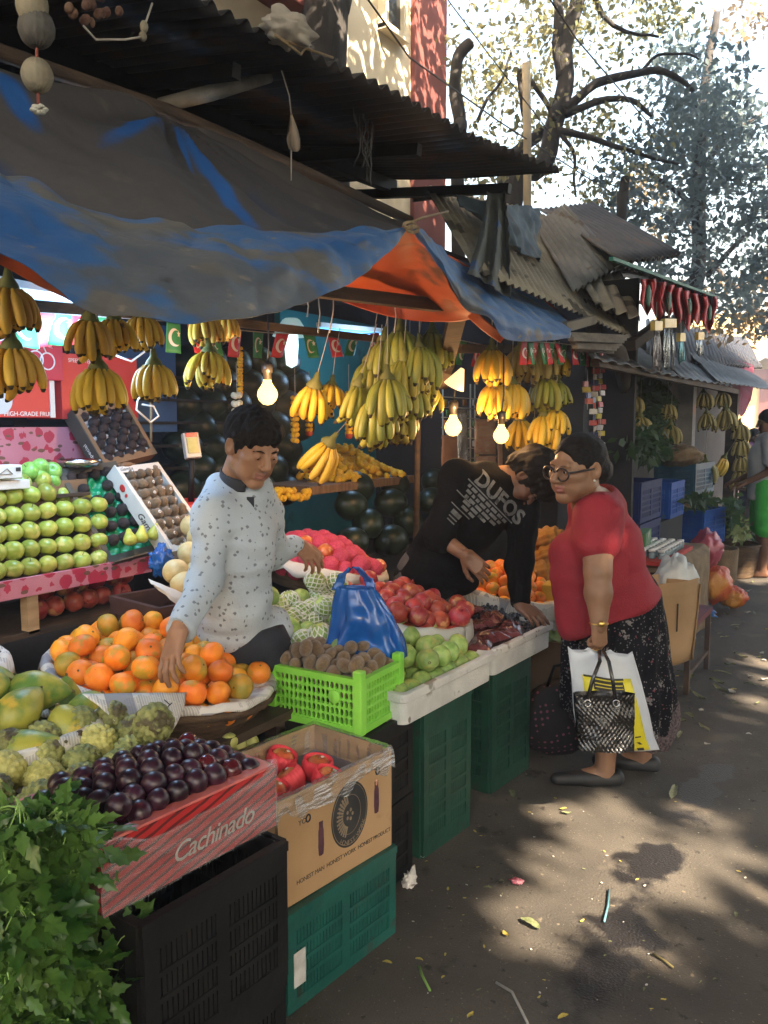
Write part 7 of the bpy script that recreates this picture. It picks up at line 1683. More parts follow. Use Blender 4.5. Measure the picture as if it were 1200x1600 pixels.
_N, _L = nodes(sk_f); vv = coords(sk_f, (1, 1, 1), (.3, .2, .1)); nn_ = _N.new('ShaderNodeTexNoise'); nn_.inputs['Scale'].default_value = 95; nn_.inputs['Detail'].default_value = 3; _L(vv, nn_.inputs[0])
v = vor(sk_f, vv, 15, rnd_=.9); dd_ = math_node(sk_f, 'MULTIPLY_ADD', nn_.outputs['Fac'], 1.5, v.outputs['Distance']); mixin(sk_f, math_node(sk_f, 'LESS_THAN', dd_, .93), (.20, .19, .19))
v = vor(sk_f, coords(sk_f, (1, 1, 1), (.9, .2, .5)), 24, rnd_=1); dd_ = math_node(sk_f, 'MULTIPLY_ADD', nn_.outputs['Fac'], 1.2, v.outputs['Distance']); mixin(sk_f, math_node(sk_f, 'LESS_THAN', dd_, .66), (.22, .07, .085))
v = vor(sk_f, coords(sk_f, (1, 1, 1), (.1, .8, .2)), 70, rnd_=1); mixin(sk_f, math_node(sk_f, 'LESS_THAN', v.outputs['Distance'], .22), (.18, .18, .19))
S = SDF(); S.chain([hp+Zz*.05, A(960, 1000, d=3.64), A(966, 1080, d=3.66), A(972, 1160, d=3.68)], [.16, .187, .200, .206], .05)
S.cone(A(990, 940, d=3.64), A(1000, 1090, d=3.68), .12, .13, .08).cone(A(915, 990, d=3.60), A(925, 1130, d=3.62), .10, .12, .08)
S.cut(A(960, 1122, d=3.66), -Zz+Rr*-.22)
V, F = S.mesh(.009); cxy = np.array([A(965, 1080, d=3.66).x, A(965, 1080, d=3.66).y]); an = np.arctan2(V[:, 1]-cxy[1], V[:, 0]-cxy[0]); ft = np.clip((.95-V[:, 2])/.6, 0, 1)
V[:, :2] += (V[:, :2]-cxy)*(.055*ft*np.sin(an*13+2*np.sin(V[:, 2]*4)))[:, None]; V = wrinkle(V, F, .006, (8, 8, 7), 2)
obj('skirt', np_mesh('skirt', [(V, F, 0)], [sk_f]), lady, world=True)
lace = mat('lacy skirt border', (.02, .017, .02), (.14, .10, .105), 90, .85, .3, 160)
S = SDF(); S.cone(A(968, 1070, d=3.68), A(970, 1130, d=3.69), .203, .214, .05).cone(A(992, 1060, d=3.7), A(1000, 1110, d=3.72), .14, .145, .08); S.cut(A(960, 1146, d=3.66), -Zz+Rr*-.25).cut(A(972, 1060, d=3.68), Zz+Rr*.4)
V, F = S.mesh(.009); an = np.arctan2(V[:, 1]-cxy[1], V[:, 0]-cxy[0]); V[:, :2] += (V[:, :2]-cxy)*(.06*np.sin(an*13+1.4))[:, None]
obj('skirt_border', np_mesh('skirt_border', [(V, F, 0)], [lace]), lady, world=True)
for f_, dv in ((fa, -Rr*.19+Cc*.0), (fb, -Rr*.17-Cc*.05)):
    S = SDF(); S.cone(f_+Zz*.03+dv*-.22, f_+Zz*.028+dv*.35, .044, .045, .02).cone(f_+Zz*.028+dv*.35, f_+dv*1.12+Zz*.024, .045, .030, .02); S.ell(f_+Zz*.105+dv*.12, (.10, .06, .058), .01, True, RZ(YAW)); S.cut((0, 0, .004), -Zz)
    garment('shoe', S, .006, mat('black shoe', (.008, .008, .009), (.016, .016, .017), 9, .55) if f_ is fa else D.materials['black shoe'], lady, .0)
gold = mat('gold', (.70, .45, .12), (.8, .55, .18), 9, .3, metal=1)
wq = frame(lw+Zz*.012, Cc, z=Zz)
MB().tube([wq @ Vector((.035*math.cos(a), .035*math.sin(a), 0)) for a in [i*math.pi/12 for i in range(25)]], .003, 6).build('bracelet', gold, lady, world=True)
MB().lathe([(.0001, .008), (.011, .008), (.013, .003), (.013, -.003)], 16, 0, frame(lw+Zz*.016+Cc*.038, Rr, y=Zz)).build('wrist_watch', gold, lady, world=True)
MB().tube([hand_frame(lw+Zz*.01, lw+Vector((0, 0, -.1)), Cc) @ Vector((.106, -.010+.012*math.cos(a), .002+.012*math.sin(a))) for a in [i*math.pi/8 for i in range(17)]], .0022, 6).build('ring', gold, lady, world=True)
# bags held by the woman
wb = mat('white carrier plastic', (.46, .50, .56), (.58, .62, .66), 3, .4, .3, 14); yl = mat('yellow bag print', (.66, .58, .02), (.75, .66, .04), 4, .4, .3, 14)
hd_ = A(938, 1020, d=3.25)
t = thing('carrier_bag', 'white and yellow carrier bag hanging from the woman\'s hand', 'bag', tuple(hd_))
BX = lambda x, y, dz=0: A(x, y, d=3.235+dz)
L_ = [(887, 1010), (893, 1060), (896, 1110), (905, 1165), (912, 1172)]; Rg = [(988, 1018), (1003, 1070), (1013, 1110), (1022, 1150), (1031, 1172)]
def side(o_, sg):
    def fn(u, v):
        k = v*4; i = min(3, int(k)); f = k-i; a = (L_[i][0]*(1-f)+L_[i+1][0]*f, L_[i][1]*(1-f)+L_[i+1][1]*f); b = (Rg[i][0]*(1-f)+Rg[i+1][0]*f, Rg[i][1]*(1-f)+Rg[i+1][1]*f)
        x, y = a[0]*(1-u)+b[0]*u, a[1]*(1-u)+b[1]*u
        if v == 0: y -= 8*math.cos((u-.5)*3.14*3)*(1 if abs(u-.5) > .17 else -.8)
        bul = .05*math.sin(math.pi*u)**.7*math.sin(math.pi*min(1, v*.85+.1))
        return BX(x, y) + Cc*(sg*bul)-Cc*.0+Cc*(.012*nz((u*3.5, v*3.5, sg), 1, 3))
    return fn
MB().grid(side(0, 1), 40, 40).grid(side(0, -.6), 40, 40).build('bag_body', wb, t, world=True, solid=.0012)
fr_ = side(0, 1)
def patch(u0, u1, v0, v1, m, nm, lift=.0035, skew=0):
    return MB().grid(lambda u, v: fr_(u0+(u1-u0)*u+skew*(v-.5), v0+(v1-v0)*v)+Cc*lift, 14, 14).build(nm, m, t, world=True, solid=.0006)
patch(.16, .86, .20, .97, yl, 'yellow_print', .003, .03)
patch(.16, .72, .195, .21, ink, 'printed_band', .0045); patch(.28, .70, .22, .30, ink, 'printed_panel', .0045); patch(.30, .68, .242, .25, yl, 'printed_line', .006); patch(.30, .68, .27, .277, yl, 'printed_line', .006)
patch(.34, .66, .32, .44, ink, 'printed_panel', .0045)
q = MB(); q.tube([fr_(.50+.13*math.cos(a), .44-.105*math.sin(a))+Cc*.0065 for a in [i*math.pi/14 for i in range(15)]], .007, 6); q.tube([fr_(.50+.075*math.cos(a), .44-.06*math.sin(a))+Cc*.0065 for a in [i*math.pi/14 for i in range(15)]], .005, 6); q.build('printed_arch', yl, t, world=True)
patch(.70, .79, .90, .96, ink, 'printed_panel', .0045); patch(.72, .80, .70, .712, ink, 'printed_line', .0045); patch(.74, .78, .76, .82, ink, 'printed_mark', .0045, .03)
t2_ = thing('net_bag', 'glossy black woven net bag held in front of the carrier bag', 'bag', tuple(hd_))
net_m = mat('glossy black straw', (.002, .002, .0025), (.005, .005, .006), 20, .16, 1.0, 42, coat=.8)
NB = lambda x, y: A(x, y, d=3.13)
P4 = [(896, 1083), (992, 1083), (990, 1172), (902, 1170)]
def nf(u, v):
    x = (P4[0][0]*(1-u)+P4[1][0]*u)*(1-v)+(P4[3][0]*(1-u)+P4[2][0]*u)*v; y = (P4[0][1]*(1-u)+P4[1][1]*u)*(1-v)+(P4[3][1]*(1-u)+P4[2][1]*u)*v
    return NB(x, y)
fb_ = lambda sg: (lambda u, v: nf(u, v)+Cc*(sg*(.028*math.sin(math.pi*u)**.5+.004)+.0016*math.sin(u*80+3*math.sin(v*9))*math.sin(v*50)+.012*nz((u*4, v*4, 1), 1, sg)))
MB().grid(fb_(1), 110, 90).grid(fb_(-1), 20, 20).build('bag_body', net_m, t2_, world=True)
q = MB()
for (xa, xb) in ((914, 934), (958, 948)):
    q.tube([NB(xa, 1092)+Cc*.035, NB((xa*.6+xb*.4), 1060)+Cc*.03, NB(xb, 1030)+Cc*.03, A(xb*.5+469, 1018, d=3.24)], .0075, 8)
q.build('bag_handle', net_m, t2_, world=True)
for xa in (914, 958): MB().tube([NB(xa+5*math.cos(a), 1093+5*math.sin(a))+Cc*.042 for a in [i*math.pi/8 for i in range(17)]], .0028, 6).build('eyelet', steel, t2_, world=True)
# dotted bag standing on the ground behind her
dot = mat('black bag with pink dots', (.007, .006, .008), (.013, .012, .014), 9, .7, .1, 40); _N, _L = nodes(dot); v = vor(dot, coords(dot, (1, 1, 1), (.2, .1, .3)), 34, rnd_=.15); mixin(dot, math_node(dot, 'LESS_THAN', v.outputs['Distance'], .23), (.26, .07, .12))
def db(p, q, k): return Vector((p.x*(1-.12*p.z), p.y, p.z*(1 if p.z > 0 else .96)))*(1+.10*nz(p, 2.0, 4))
t = thing('shoulder_bag', 'black bag with pink dots standing on the ground behind the woman', 'bag', M=T((-1.31, 3.74, 0)) @ RZ(rad(40)))
MB().ell((0, 0, .19), (.20, .10, .19), 36, 0, None, db).build('bag_body', dot, t)
MB().tube([(-.08, -.04, .36), (-.05, -.05, .46), (.03, -.05, .47), (.08, -.04, .36)], .008, 6).build('bag_handle', black_pl, t)
# ================================================================ BETWEEN THE STALLS AND BEYOND
# ---- second stall: apricots, pineapples, boxes
Map_ = T((-1.72, 4.02, .64)) @ RY(rad(12))
basket('wicker basket of small oranges behind the bending man', Map_, .30, .11)
liner('newspaper hanging over the edge of the small orange basket', Map_, .30, .112, drop=.12, seed=21)
P, R = settle(74, .036, .27, .27, lambda x, y: .03+.13*np.maximum(0, 1-(x*x+y*y)/.09), 71, 300, .5)
fruits('mandarin', ME_or[:3], Map_, P, R, 'small orange in the basket behind the bending man', 'mandarin', 'small oranges behind the man', tilt=1.3, seed=31)
o = MB().box((-1.76, 4.02, .315), (.5, .55, .63)).build('fruit_counter', wall_dk); tag(o, 'dark box under the small orange basket', 'counter')
m_pine = mat('pineapple skin', (.22, .10, .025), (.36, .19, .045), 6, .8, .3, 30, rand=.1, spot=((.14, .10, .03), 5, .62)); m_pl = mat('pineapple leaves', (.07, .12, .05), (.13, .19, .09), 5, .5)
for i, (px, py, d_, rx, rz, lab) in enumerate([(852, 846, 4.55, 1.15, .5, 'topmost pineapple lying on its side beside the woman'), (858, 873, 4.5, 1.2, .7, 'middle pineapple of the pile beside the woman'), (842, 898, 4.45, 1.3, .9, 'lower pineapple above the small oranges'), (862, 905, 4.6, 1.25, .6, 'pineapple half hidden by the yellow box')]):
    t = thing('pineapple', lab, 'pineapple', M=T(A(px, py, d=d_)) @ RZ(rz+1.2) @ RX(rx), group='pineapples beside the woman')
    MB().lathe([(r*.075, z*.105) for r, z in sphere_prof(34, 1)], 44, 0, None, lambda p, q, k: Vector((p.x, p.y, p.z))*(1+.17*math.cos(q*7+k*.62)*math.cos(q*7-k*.62))).build('fruit_body', m_pine, t)
    q = MB()
    for k in range(22):
        a = k*2.4; r0 = .012+.012*(k/22); L_ = .06+.08*rnd.random(); o_ = .25+.75*(k/22)
        q.grid(lambda u, v: Vector(((r0+o_*L_*u*u)*math.cos(a)-(v-.5)*.022*(1-u)*math.sin(a), (r0+o_*L_*u*u)*math.sin(a)+(v-.5)*.022*(1-u)*math.cos(a), -.095-L_*u*(1-.3*o_*u))), 6, 2)
    q.build('crown', m_pl, t)
o = MB().box((-1.66, 4.38, .38), (.34, .42, .76)).build('fruit_counter', kraft_dk); tag(o, 'brown box carrying the pineapples', 'box')
yb_ = A(893, 945, d=4.2); t = MB().box((0, 0, .085), (.16, .13, .17)).build('fruit_box', mat('yellow printed card', (.55, .36, .03), (.62, .42, .05), 4, .6), None, T((-1.42, 4.02, .615)) @ RZ(.15), bev=.003); tag(t, 'small yellow box with a blue round mark beside the woman', 'box')
MB().lathe([(.028, 0), (.028, .001), (.020, .001), (.020, 0)], 14, 0, T((0.02, -.0655, .09)) @ RX(math.pi/2)).build('printed_ring', navy_pl, t); MB().box((0, 0, .006), (.162, .132, .02)).build('printed_band', mat('purple band', (.06, .03, .14), None, 5, .6), t)
o = MB().box((0, 0, .03), (.16, .18, .055)).build('foam_block', styro, None, T((-1.42, 4.02, .555)) @ RZ(.1), bev=.006); tag(o, 'white foam block under the yellow box', 'block')
o = open_box('carton', 'plain brown carton at the end of the foam trays', 'carton', T((-1.47, 3.98, .16)) @ RZ(rad(92)), .40, .34, .38, kraft_dk)
crump((-1.42, 3.97, .53), .12, 8, mat('pale green grapes', (.34, .42, .12), (.46, .52, .18), 26, .5, .5, 50), 'grape_heap', 'heap of pale green grapes in the brown carton', 'grapes', 1, .3)
o = MB().box((-1.5, 3.98, .08), (.36, .42, .155)).build('wooden_box', wood_dark); tag(o, 'dark box under the brown carton', 'box')
# ---- second stall interior: hanging packets, foil, notice sheets, wire rack
def panel(lab, x0, y0, x1, y1, X, m, name='hanging_sheet', cat='sheet', skew=0, n=10):
    a, b, c, d = A(x0, y0, X=X), A(x1, y0, X=X), A(x1+skew, y1, X=X), A(x0+skew, y1, X=X)
    return tag(MB().grid(lambda u, v: (a*(1-u)+b*u)*(1-v)+(d*(1-u)+c*u)*v+Vector((.012*nz((u*3, v*3, x0), 1), 0, 0)), n, n).build(name, m, None, solid=.002), lab, cat)
panel('brown wrinkled sheet hanging below the second bulb', 690, 680, 722, 752, -2.5, mat('brown wrap', (.34, .17, .11), (.46, .25, .17), 5, .6, .3, 30))
foil = mat('crumpled foil', (.55, .55, .58), (.75, .75, .78), 20, .22, .9, 40, metal=.9)
panel('crumpled silver foil strip beside the second bulb', 714, 640, 730, 742, -2.42, foil, 'foil_strip', 'foil', 2)
panel('bright silver wrapper strip hanging above the woman\'s head', 882, 610, 900, 668, -1.9, foil, 'foil_strip', 'foil', 4)
nsheet = mat('pinkish notice paper', (.46, .30, .22), (.56, .40, .30), 5, .7); _N, _L = nodes(nsheet)
br = _N.new('ShaderNodeTexBrick'); br.inputs['Scale'].default_value = 26; br.inputs['Brick Width'].default_value = 2.0; br.inputs['Row Height'].default_value = .5; br.inputs['Mortar Size'].default_value = .06; _L(coords(nsheet, (1, 1, 1), (0, 1.57, 1.57)), br.inputs['Vector'])
br.inputs['Color1'].default_value = (0, 0, 0, 1); br.inputs['Color2'].default_value = (1, 1, 1, 1); br.inputs['Mortar'].default_value = (.5, .5, .5, 1)
mixin(nsheet, math_node(nsheet, 'MULTIPLY', br.outputs['Color'], .45), (.42, .07, .03))
for i, (x0, y0, x1, y1) in enumerate([(742, 655, 775, 710), (778, 690, 812, 735), (744, 712, 776, 745)]):
    panel(['printed notice sheet left of the third bulb', 'printed notice sheet behind the bending man', 'lower printed notice sheet behind the man\'s back'][i], x0, y0, x1, y1, -2.6, nsheet, 'notice_sheet', 'notice')
rk = thing('wire_rack', 'pale wire rack of small packets behind the second bulb', 'rack', tuple(A(735, 640, X=-2.8)))
q = MB()
for k in range(8): q.tube([A(690, 620+k*16, X=-2.8), A(790, 626+k*15, X=-2.8)], .004, 5)
for x in (692, 735, 742, 788): q.tube([A(x, 600, X=-2.8), A(x, 752, X=-2.8)], .006, 6)
q.build('rack_frame', mat('cream wire', (.40, .36, .28), (.5, .45, .36), 9, .5), rk, world=True)
sn = [mat(n_, c, None, 14, .35, .3, 40) for n_, c in (('yellow packet', (.5, .36, .05)), ('green packet', (.08, .2, .06)), ('orange packet', (.5, .16, .04)), ('white packet', (.5, .48, .44)))]
for k in range(7):
    for j in range(6):
        p = A(697+j*15+(k % 2)*4, 629+k*16, X=-2.76); tag(MB().loft([[(x*.8, .012*math.sin(i), z) for i, x in enumerate((-.024, 0, .024))] for z in (-.022, 0, .022)], closed=False, cap=(False, False)).build('packet', sn[(k+j) % 4], None, T(p) @ RZ(math.pi/2-.4), solid=.01), ['small yellow packet clipped to the wire rack', 'small green packet clipped to the wire rack', 'small orange packet clipped to the wire rack', 'small white packet clipped to the wire rack'][(k+j) % 4], 'packet', 'packets on the wire rack')
fr = thing('picture_frame', 'small dark framed picture in the shadow above the woman', 'picture', tuple(A(906, 602, X=-2.7)))
x = A(906, 602, X=-2.7); MB().box((0, 0, 0), (.02, .20, .24)).build('frame', wood_mid, fr); MB().box((.011, 0, 0), (.004, .16, .20)).build('picture', mat('dim picture', (.05, .02, .02), (.09, .04, .035), 14, .4), fr)
for (x0, y0, y1, lab, cs) in [(928, 580, 690, 'string of striped snack packets hanging by the dark pillar', ((.40, .05, .05), (.5, .5, .48), (.04, .07, .2))), (938, 560, 745, 'long string of foil sachets hanging by the dark pillar', ((.45, .45, .48), (.5, .42, .05), (.42, .06, .07))), (918, 600, 640, 'fan of coloured sachets hanging by the dark pillar', ((.45, .08, .06), (.5, .38, .08), (.05, .08, .25)))]:
    t = thing('sachet_string', lab, 'sachets', tuple(A(x0, y0, X=-1.75)))
    ms = [mat('sachet foil', c, None, 30, .3, .4, 60) for c in cs]; n = int((y1-y0)/9)
    MB().tube([A(x0, y0-22, X=-1.75), A(x0, y1, X=-1.75)], .003, 5).build('string', string_m, t, world=True)
    for j in range(3):
        q = MB()
        for k in range(j, n, 3):
            p = A(x0+rnd.uniform(-3, 3), y0+k*9, X=-1.75); M_ = T(p) @ RZ(rnd.uniform(0, 2)) @ RX(rnd.uniform(-.3, .3))
            q.box((0, 0, 0), (.055, .012, .034), 0, M_)
        q.build('sachet', ms[j], t, world=True)
# ---- dark pillar & interior between the stalls
o = MB().box((-1.85, 5.55, 1.2), (.16, .34, 2.4)).build('pillar', mat('blue black board', (.010, .016, .026), (.018, .027, .04), 3, .8, .2, 20)); tag(o, 'dark blue-black pillar between the second and third stalls', 'pillar')
o = MB().box((-2.7, 11.5, 1.3), (.06, 11.0, 2.6)).build('back_wall', wall_dk); tag(o, 'dark back wall behind the far banana stalls', 'wall')
cover = MB().tube([A(948, 545, X=-1.7), A(962, 552, X=-1.66), A(973, 575, X=-1.66), A(976, 610, X=-1.68)], [.07, .075, .06, .04], 10).build('rolled_awning', mat('brown grey canvas', (.07, .06, .055), (.11, .10, .09), 5, .9, .3)); tag(cover, 'rolled grey canvas at the end of the cement roof', 'canvas')
# blue crates, burlap and greens of the third stall
def vcr(lab, c, w_, d_, h_, m, rz=90, st='slots', grp=None, nm='plastic_crate'): return crate(nm, lab, 'crate', T(c) @ RZ(rad(rz)), w_, d_, h_, m, st, grp, nrow=5)
vcr('navy crate of the upper row under the leafy greens', (-1.78, 6.45, .86), .62, .40, .30, navy_pl); vcr('navy crate standing below the leafy greens', (-1.78, 6.45, .55), .62, .40, .30, navy_pl)
vcr('dark crate at the bottom below the leafy greens', (-1.78, 6.45, .24), .62, .40, .30, black_pl); vcr('blue crate at the outer end below the burlap sack', (-1.76, 7.35, .80), .5, .36, .30, blue_pl)
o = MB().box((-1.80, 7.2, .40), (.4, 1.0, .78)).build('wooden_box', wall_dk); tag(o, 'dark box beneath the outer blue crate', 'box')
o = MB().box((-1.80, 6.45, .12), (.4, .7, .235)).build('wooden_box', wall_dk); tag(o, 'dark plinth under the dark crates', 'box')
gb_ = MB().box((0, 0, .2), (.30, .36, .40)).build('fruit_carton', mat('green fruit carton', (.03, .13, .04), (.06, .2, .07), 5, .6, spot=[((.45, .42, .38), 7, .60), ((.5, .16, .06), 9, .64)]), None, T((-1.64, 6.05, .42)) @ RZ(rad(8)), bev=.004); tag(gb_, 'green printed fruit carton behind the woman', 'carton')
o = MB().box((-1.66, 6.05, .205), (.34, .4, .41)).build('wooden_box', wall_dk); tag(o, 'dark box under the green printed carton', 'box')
leaf_d = leaf_mat('spinach leaf', (.025, .06, .022), (.06, .12, .045))
def greens(lab, px, py, rx, ry, n, X, m=None, size=.16):
    n *= 3; size *= .55
    C = np.array([tuple(A(px+rx*rng.normal()*.5, py+ry*rng.normal()*.5, X=X+rng.uniform(-.15, .15))) for _ in range(n)]); V, F = leaves(C, size, rng, .2)
    t = thing('leafy_greens', lab, 'greens', tuple(A(px, py+ry, X=X))); obj('foliage', leaf_mesh('foliage', V, F, m or leaf_d), t, world=True)
    MB().tube([A(px, py+ry, X=X), A(px, py-ry*.3, X=X)], .02, 6).build('stems', stem_c, t, world=True)
greens('bunch of leafy greens heaped on the navy crate', 1010, 695, 34, 20, 260, -1.75); greens('dark greens hanging between the far bananas', 1030, 640, 20, 34, 200, -2.1); greens('leafy greens hanging by the far pale post', 1020, 600, 24, 20, 120, -2.2)
greens('spring onions standing beside the blue crate', 1145, 800, 8, 20, 60, -1.45, None, .22); greens('pale cabbages and greens heaped beside the far basket', 1158, 830, 13, 14, 120, -1.42, leaf_mat('pale cabbage', (.16, .24, .07), (.32, .38, .14)), .14); greens('greens lying on the blue crate', 1095, 782, 22, 6, 90, -1.62)
po = MB().box((0, 0, 1.0), (.16, .16, 2.0)).build('pillar', mat('pale worn post', (.20, .19, .18), (.34, .31, .29), 4, .8, .2, 20, spot=((.35, .18, .12), 5, .62)), None, T((A(1071, 700, X=-2.0).x, A(1071, 700, X=-2.0).y, 0))); tag(po, 'pale worn post among the far bananas', 'pillar')
po = MB().box((0, 0, 1.0), (.13, .13, 2.0)).build('pillar', wood_dark, None, T((A(1142, 700, X=-1.8).x, A(1142, 700, X=-1.8).y, 0))); tag(po, 'dark post at the far end of the banana racks', 'pillar')
burl = mat('burlap sacking', (.16, .11, .06), (.24, .17, .10), 9, .95, .6, 90)
t = crump(A(1060, 712, X=-1.75), .22, 13, burl, 'burlap_sack', 'rumpled burlap sack thrown over the blue crate', 'sack', 1, .5)
# burlap covered crate with jars
x0 = A(998, 905, d=5.9); t = thing('burlap_table', 'low stall table covered in brown burlap', 'table', (-1.52, 6.3, 0))
def bt(u, v):
    y = 5.55+1.50*u; pts = [(-1.95, .60), (-1.62, .615), (-1.29, .62), (-1.24, .58), (-1.235, .3), (-1.22, .0)]; k = v*5; i = min(4, int(k)); f = k-i
    x = pts[i][0]*(1-f)+pts[i+1][0]*f; z = pts[i][1]*(1-f)+pts[i+1][1]*f
    return Vector((x+.035*nz((y*3, z*3, 1), 1)*(v > .5), y, z+.02*nz((y*2, x*4, 0), 1)))
MB().grid(bt, 50, 40).build('burlap_cover', burl, t, world=True, solid=.004); q = MB().box((-1.60, 6.3, .29), (.62, 1.46, .56)); q.build('table_body', wall_dk, t, world=True)
q = MB()
pts = [(-1.235+.0, 7.055, .0), (-1.25, 7.055, .6), (-1.9, 7.055, .6), (-1.9, 7.055, 0)]; q.add(pts, [(0, 1, 2, 3)]); q.build('burlap_end', burl, t, world=True, solid=.004)
MB().box((-1.47, 6.15, .648), (.36, .9, .03)).build('red_cloth', mat('red cloth', (.42, .03, .03), (.5, .05, .04), 5, .8), t, world=True)
jar_m = mat('jar lid', (.6, .62, .64), (.72, .74, .76), 9, .3); jb = mat('jar glass', (.10, .16, .2), (.2, .28, .32), 9, .15)
for i in range(5):
    for j in range(8):
        t = thing('jar', 'small white-lidded jar in the rows on the burlap table', 'jar', (-1.60+.065*i, 5.82+.085*j, .664), 0, 'jars on the burlap table')
        MB().lathe([(.022, 0), (.025, .01), (.025, .04), (.018, .05)], 12).build('jar_body', jb, t); MB().lathe([(.024, .048), (.025, .064), (.001, .066)], 12).build('lid', jar_m, t)
pb_ = mat('pink thin plastic', (.46, .07, .12), (.58, .14, .19), 5, .3, .5, 14, trans=.25); rb_ = mat('red orange net bag', (.46, .06, .035), (.62, .16, .05), 4, .4, .5, 30, spot=((.6, .26, .05), 3, .55))
crump((-1.34, 7.42, .52), .21, 17, pb_, 'plastic_bag', 'pink plastic bag slumped against the burlap table', 'bag', .7, .8)
crump((-1.28, 7.50, .22), .18, 18, rb_, 'net_sack', 'orange-red net sack of vegetables below the pink bag', 'sack', .9, 1); crump((-1.12, 7.55, .11), .115, 19, rb_, 'net_sack', 'small red net sack lying on the road edge', 'sack', 1, .9)
o = MB().lathe([(.12, 0), (.17, .10), (.18, .36), (.165, .36), (.15, .05), (.01, .03)], 28, 0, None, lambda p, q, k: p*(1+.01*math.sin(q*20))).build('sack_basket', burl, None, T((-1.42, 8.35, 0)) @ SC(1.15)); tag(o, 'open brown sacking basket beside the pink bag', 'basket')
b2 = basket('dark round basket of cabbages further down the row', T((-1.42, 9.25, 0)), .28, .34, m=wick)
ban_gr = mat('raw green banana skin', (.03, .10, .015), (.06, .17, .03), 3, .5, rand=.2)
me_gb = banana_mesh(ban_gr, .2, 50, .024)
gbt = thing('banana_bunch', 'large raw green banana stem lying beside the far basket', 'bananas', tuple(A(1176, 880, X=-1.3)))
for i in range(26): obj('banana', me_gb, gbt, T((rnd.uniform(-.10, .10), rnd.uniform(-.12, .12), .10+.045*(i//5))) @ RZ(rnd.uniform(-1, 1)-.8) @ RY(-1.3+rnd.uniform(-.3, .3)))
vcr('bright blue crate of vegetables at the far end of the row', (-1.66, 8.50, .43), .56, .40, .34, blue_pl, 80, 'slots')
o = MB().box((-1.70, 8.5, .215), (.4, .55, .42)).build('wooden_box', wall_dk); tag(o, 'dark box under the bright blue crate', 'box')
vcr('teal blue crate at the back under the far bananas', (-1.95, 9.4, .85), .7, .42, .32, mat('teal blue plastic', (.01, .08, .16), (.02, .11, .2), 5, .5), 85); o = MB().box((-1.97, 9.4, .42), (.45, .8, .85)).build('wooden_box', wood_mid); tag(o, 'brown box under the teal blue crate', 'box')
crump(A(1055, 790, X=-1.7), .12, 23, mat('ginger skin', (.36, .25, .13), (.48, .35, .2), 6, .8), 'ginger_heap', 'heap of pale ginger beside the blue crate', 'ginger', 1, .6)
G4 = 'far bananas'
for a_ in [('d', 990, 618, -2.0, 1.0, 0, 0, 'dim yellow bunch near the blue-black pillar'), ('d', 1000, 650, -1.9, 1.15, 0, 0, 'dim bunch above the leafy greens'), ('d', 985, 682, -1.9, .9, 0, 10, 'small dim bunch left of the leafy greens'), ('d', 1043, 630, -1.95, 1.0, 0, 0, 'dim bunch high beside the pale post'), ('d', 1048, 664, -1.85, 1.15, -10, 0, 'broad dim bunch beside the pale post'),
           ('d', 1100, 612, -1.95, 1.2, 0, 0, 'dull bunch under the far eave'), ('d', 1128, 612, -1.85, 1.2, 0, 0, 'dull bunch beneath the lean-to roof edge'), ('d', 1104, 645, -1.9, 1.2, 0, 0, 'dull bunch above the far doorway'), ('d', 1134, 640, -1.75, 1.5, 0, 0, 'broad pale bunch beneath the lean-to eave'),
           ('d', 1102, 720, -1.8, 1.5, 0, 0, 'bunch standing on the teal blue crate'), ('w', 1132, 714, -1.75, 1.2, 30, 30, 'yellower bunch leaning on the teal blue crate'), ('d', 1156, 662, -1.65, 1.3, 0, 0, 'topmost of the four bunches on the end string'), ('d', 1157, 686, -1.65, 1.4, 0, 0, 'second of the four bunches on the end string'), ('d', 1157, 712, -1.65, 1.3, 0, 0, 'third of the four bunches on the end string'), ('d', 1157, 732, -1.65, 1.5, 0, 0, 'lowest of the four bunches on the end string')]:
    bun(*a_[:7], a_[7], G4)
# bench with the open carton
t = thing('bench', 'low rusty iron bench with an open carton at the road edge', 'bench', (-1.1, 5.2, 0))
MB().box((-1.14, 5.30, .40), (.36, .66, .035)).build('seat', red_pl, t, world=True)
for x in (-.98, -1.29):
    for y in (5.0, 5.6): MB().bar((x, y, .39), (x, y, .004), .03, .03).build('leg', rust, t, world=True)
MB().bar((-.98, 5.0, .12), (-.98, 5.6, .12), .022).build('stretcher', rust, t, world=True)
o = thing('carton', 'open flattened brown carton tilted on the bench behind the woman', 'carton', M=T((-1.16, 4.86, .22)) @ RZ(rad(65)))
MB().grid(lambda u, v: Vector((-.16+.36*u+.05*math.sin(v*2), -.12-.03*math.sin(u*3), .48*v)), 12, 6).build('side_panel', kraft, o, solid=.006); MB().grid(lambda u, v: Vector((.20+.06*math.sin(math.pi*u)+.05*v, -.14+.24*u, .44*v)), 12, 6).build('side_panel', kraft, o, solid=.006)
MB().grid(lambda u, v: Vector((-.16+.36*u, .12, .47*v)), 8, 6).build('side_panel', kraft, o, solid=.006); MB().box((.0, 0, .02), (.34, .22, .01)).build('base_panel', kraft, o)
q = MB(); q.box((.02, -.162, .28), (.008, .004, .16)); q.build('hand_slot', ink, o, M=RZ(-.02))
crump((-1.16, 5.45, .56), .17, 27, mat('pale blue white sack', (.52, .58, .60), (.66, .70, .72), 4, .5, .4, 14), 'plastic_sack', 'white plastic sack standing behind the open carton', 'sack', .85, 1.2)
crump((-1.0, 5.68, .36), .055, 29, m_bag, 'plastic_bag', 'small blue plastic bag tied to the end of the bench', 'bag'); crump((-1.08, 5.4, .27), .07, 33, mat('light blue plastic', (.03, .2, .5), (.05, .27, .6), 4, .3, .3, 14), 'plastic_bag', 'blue plastic bag hanging under the bench', 'bag', .8, 1.2)
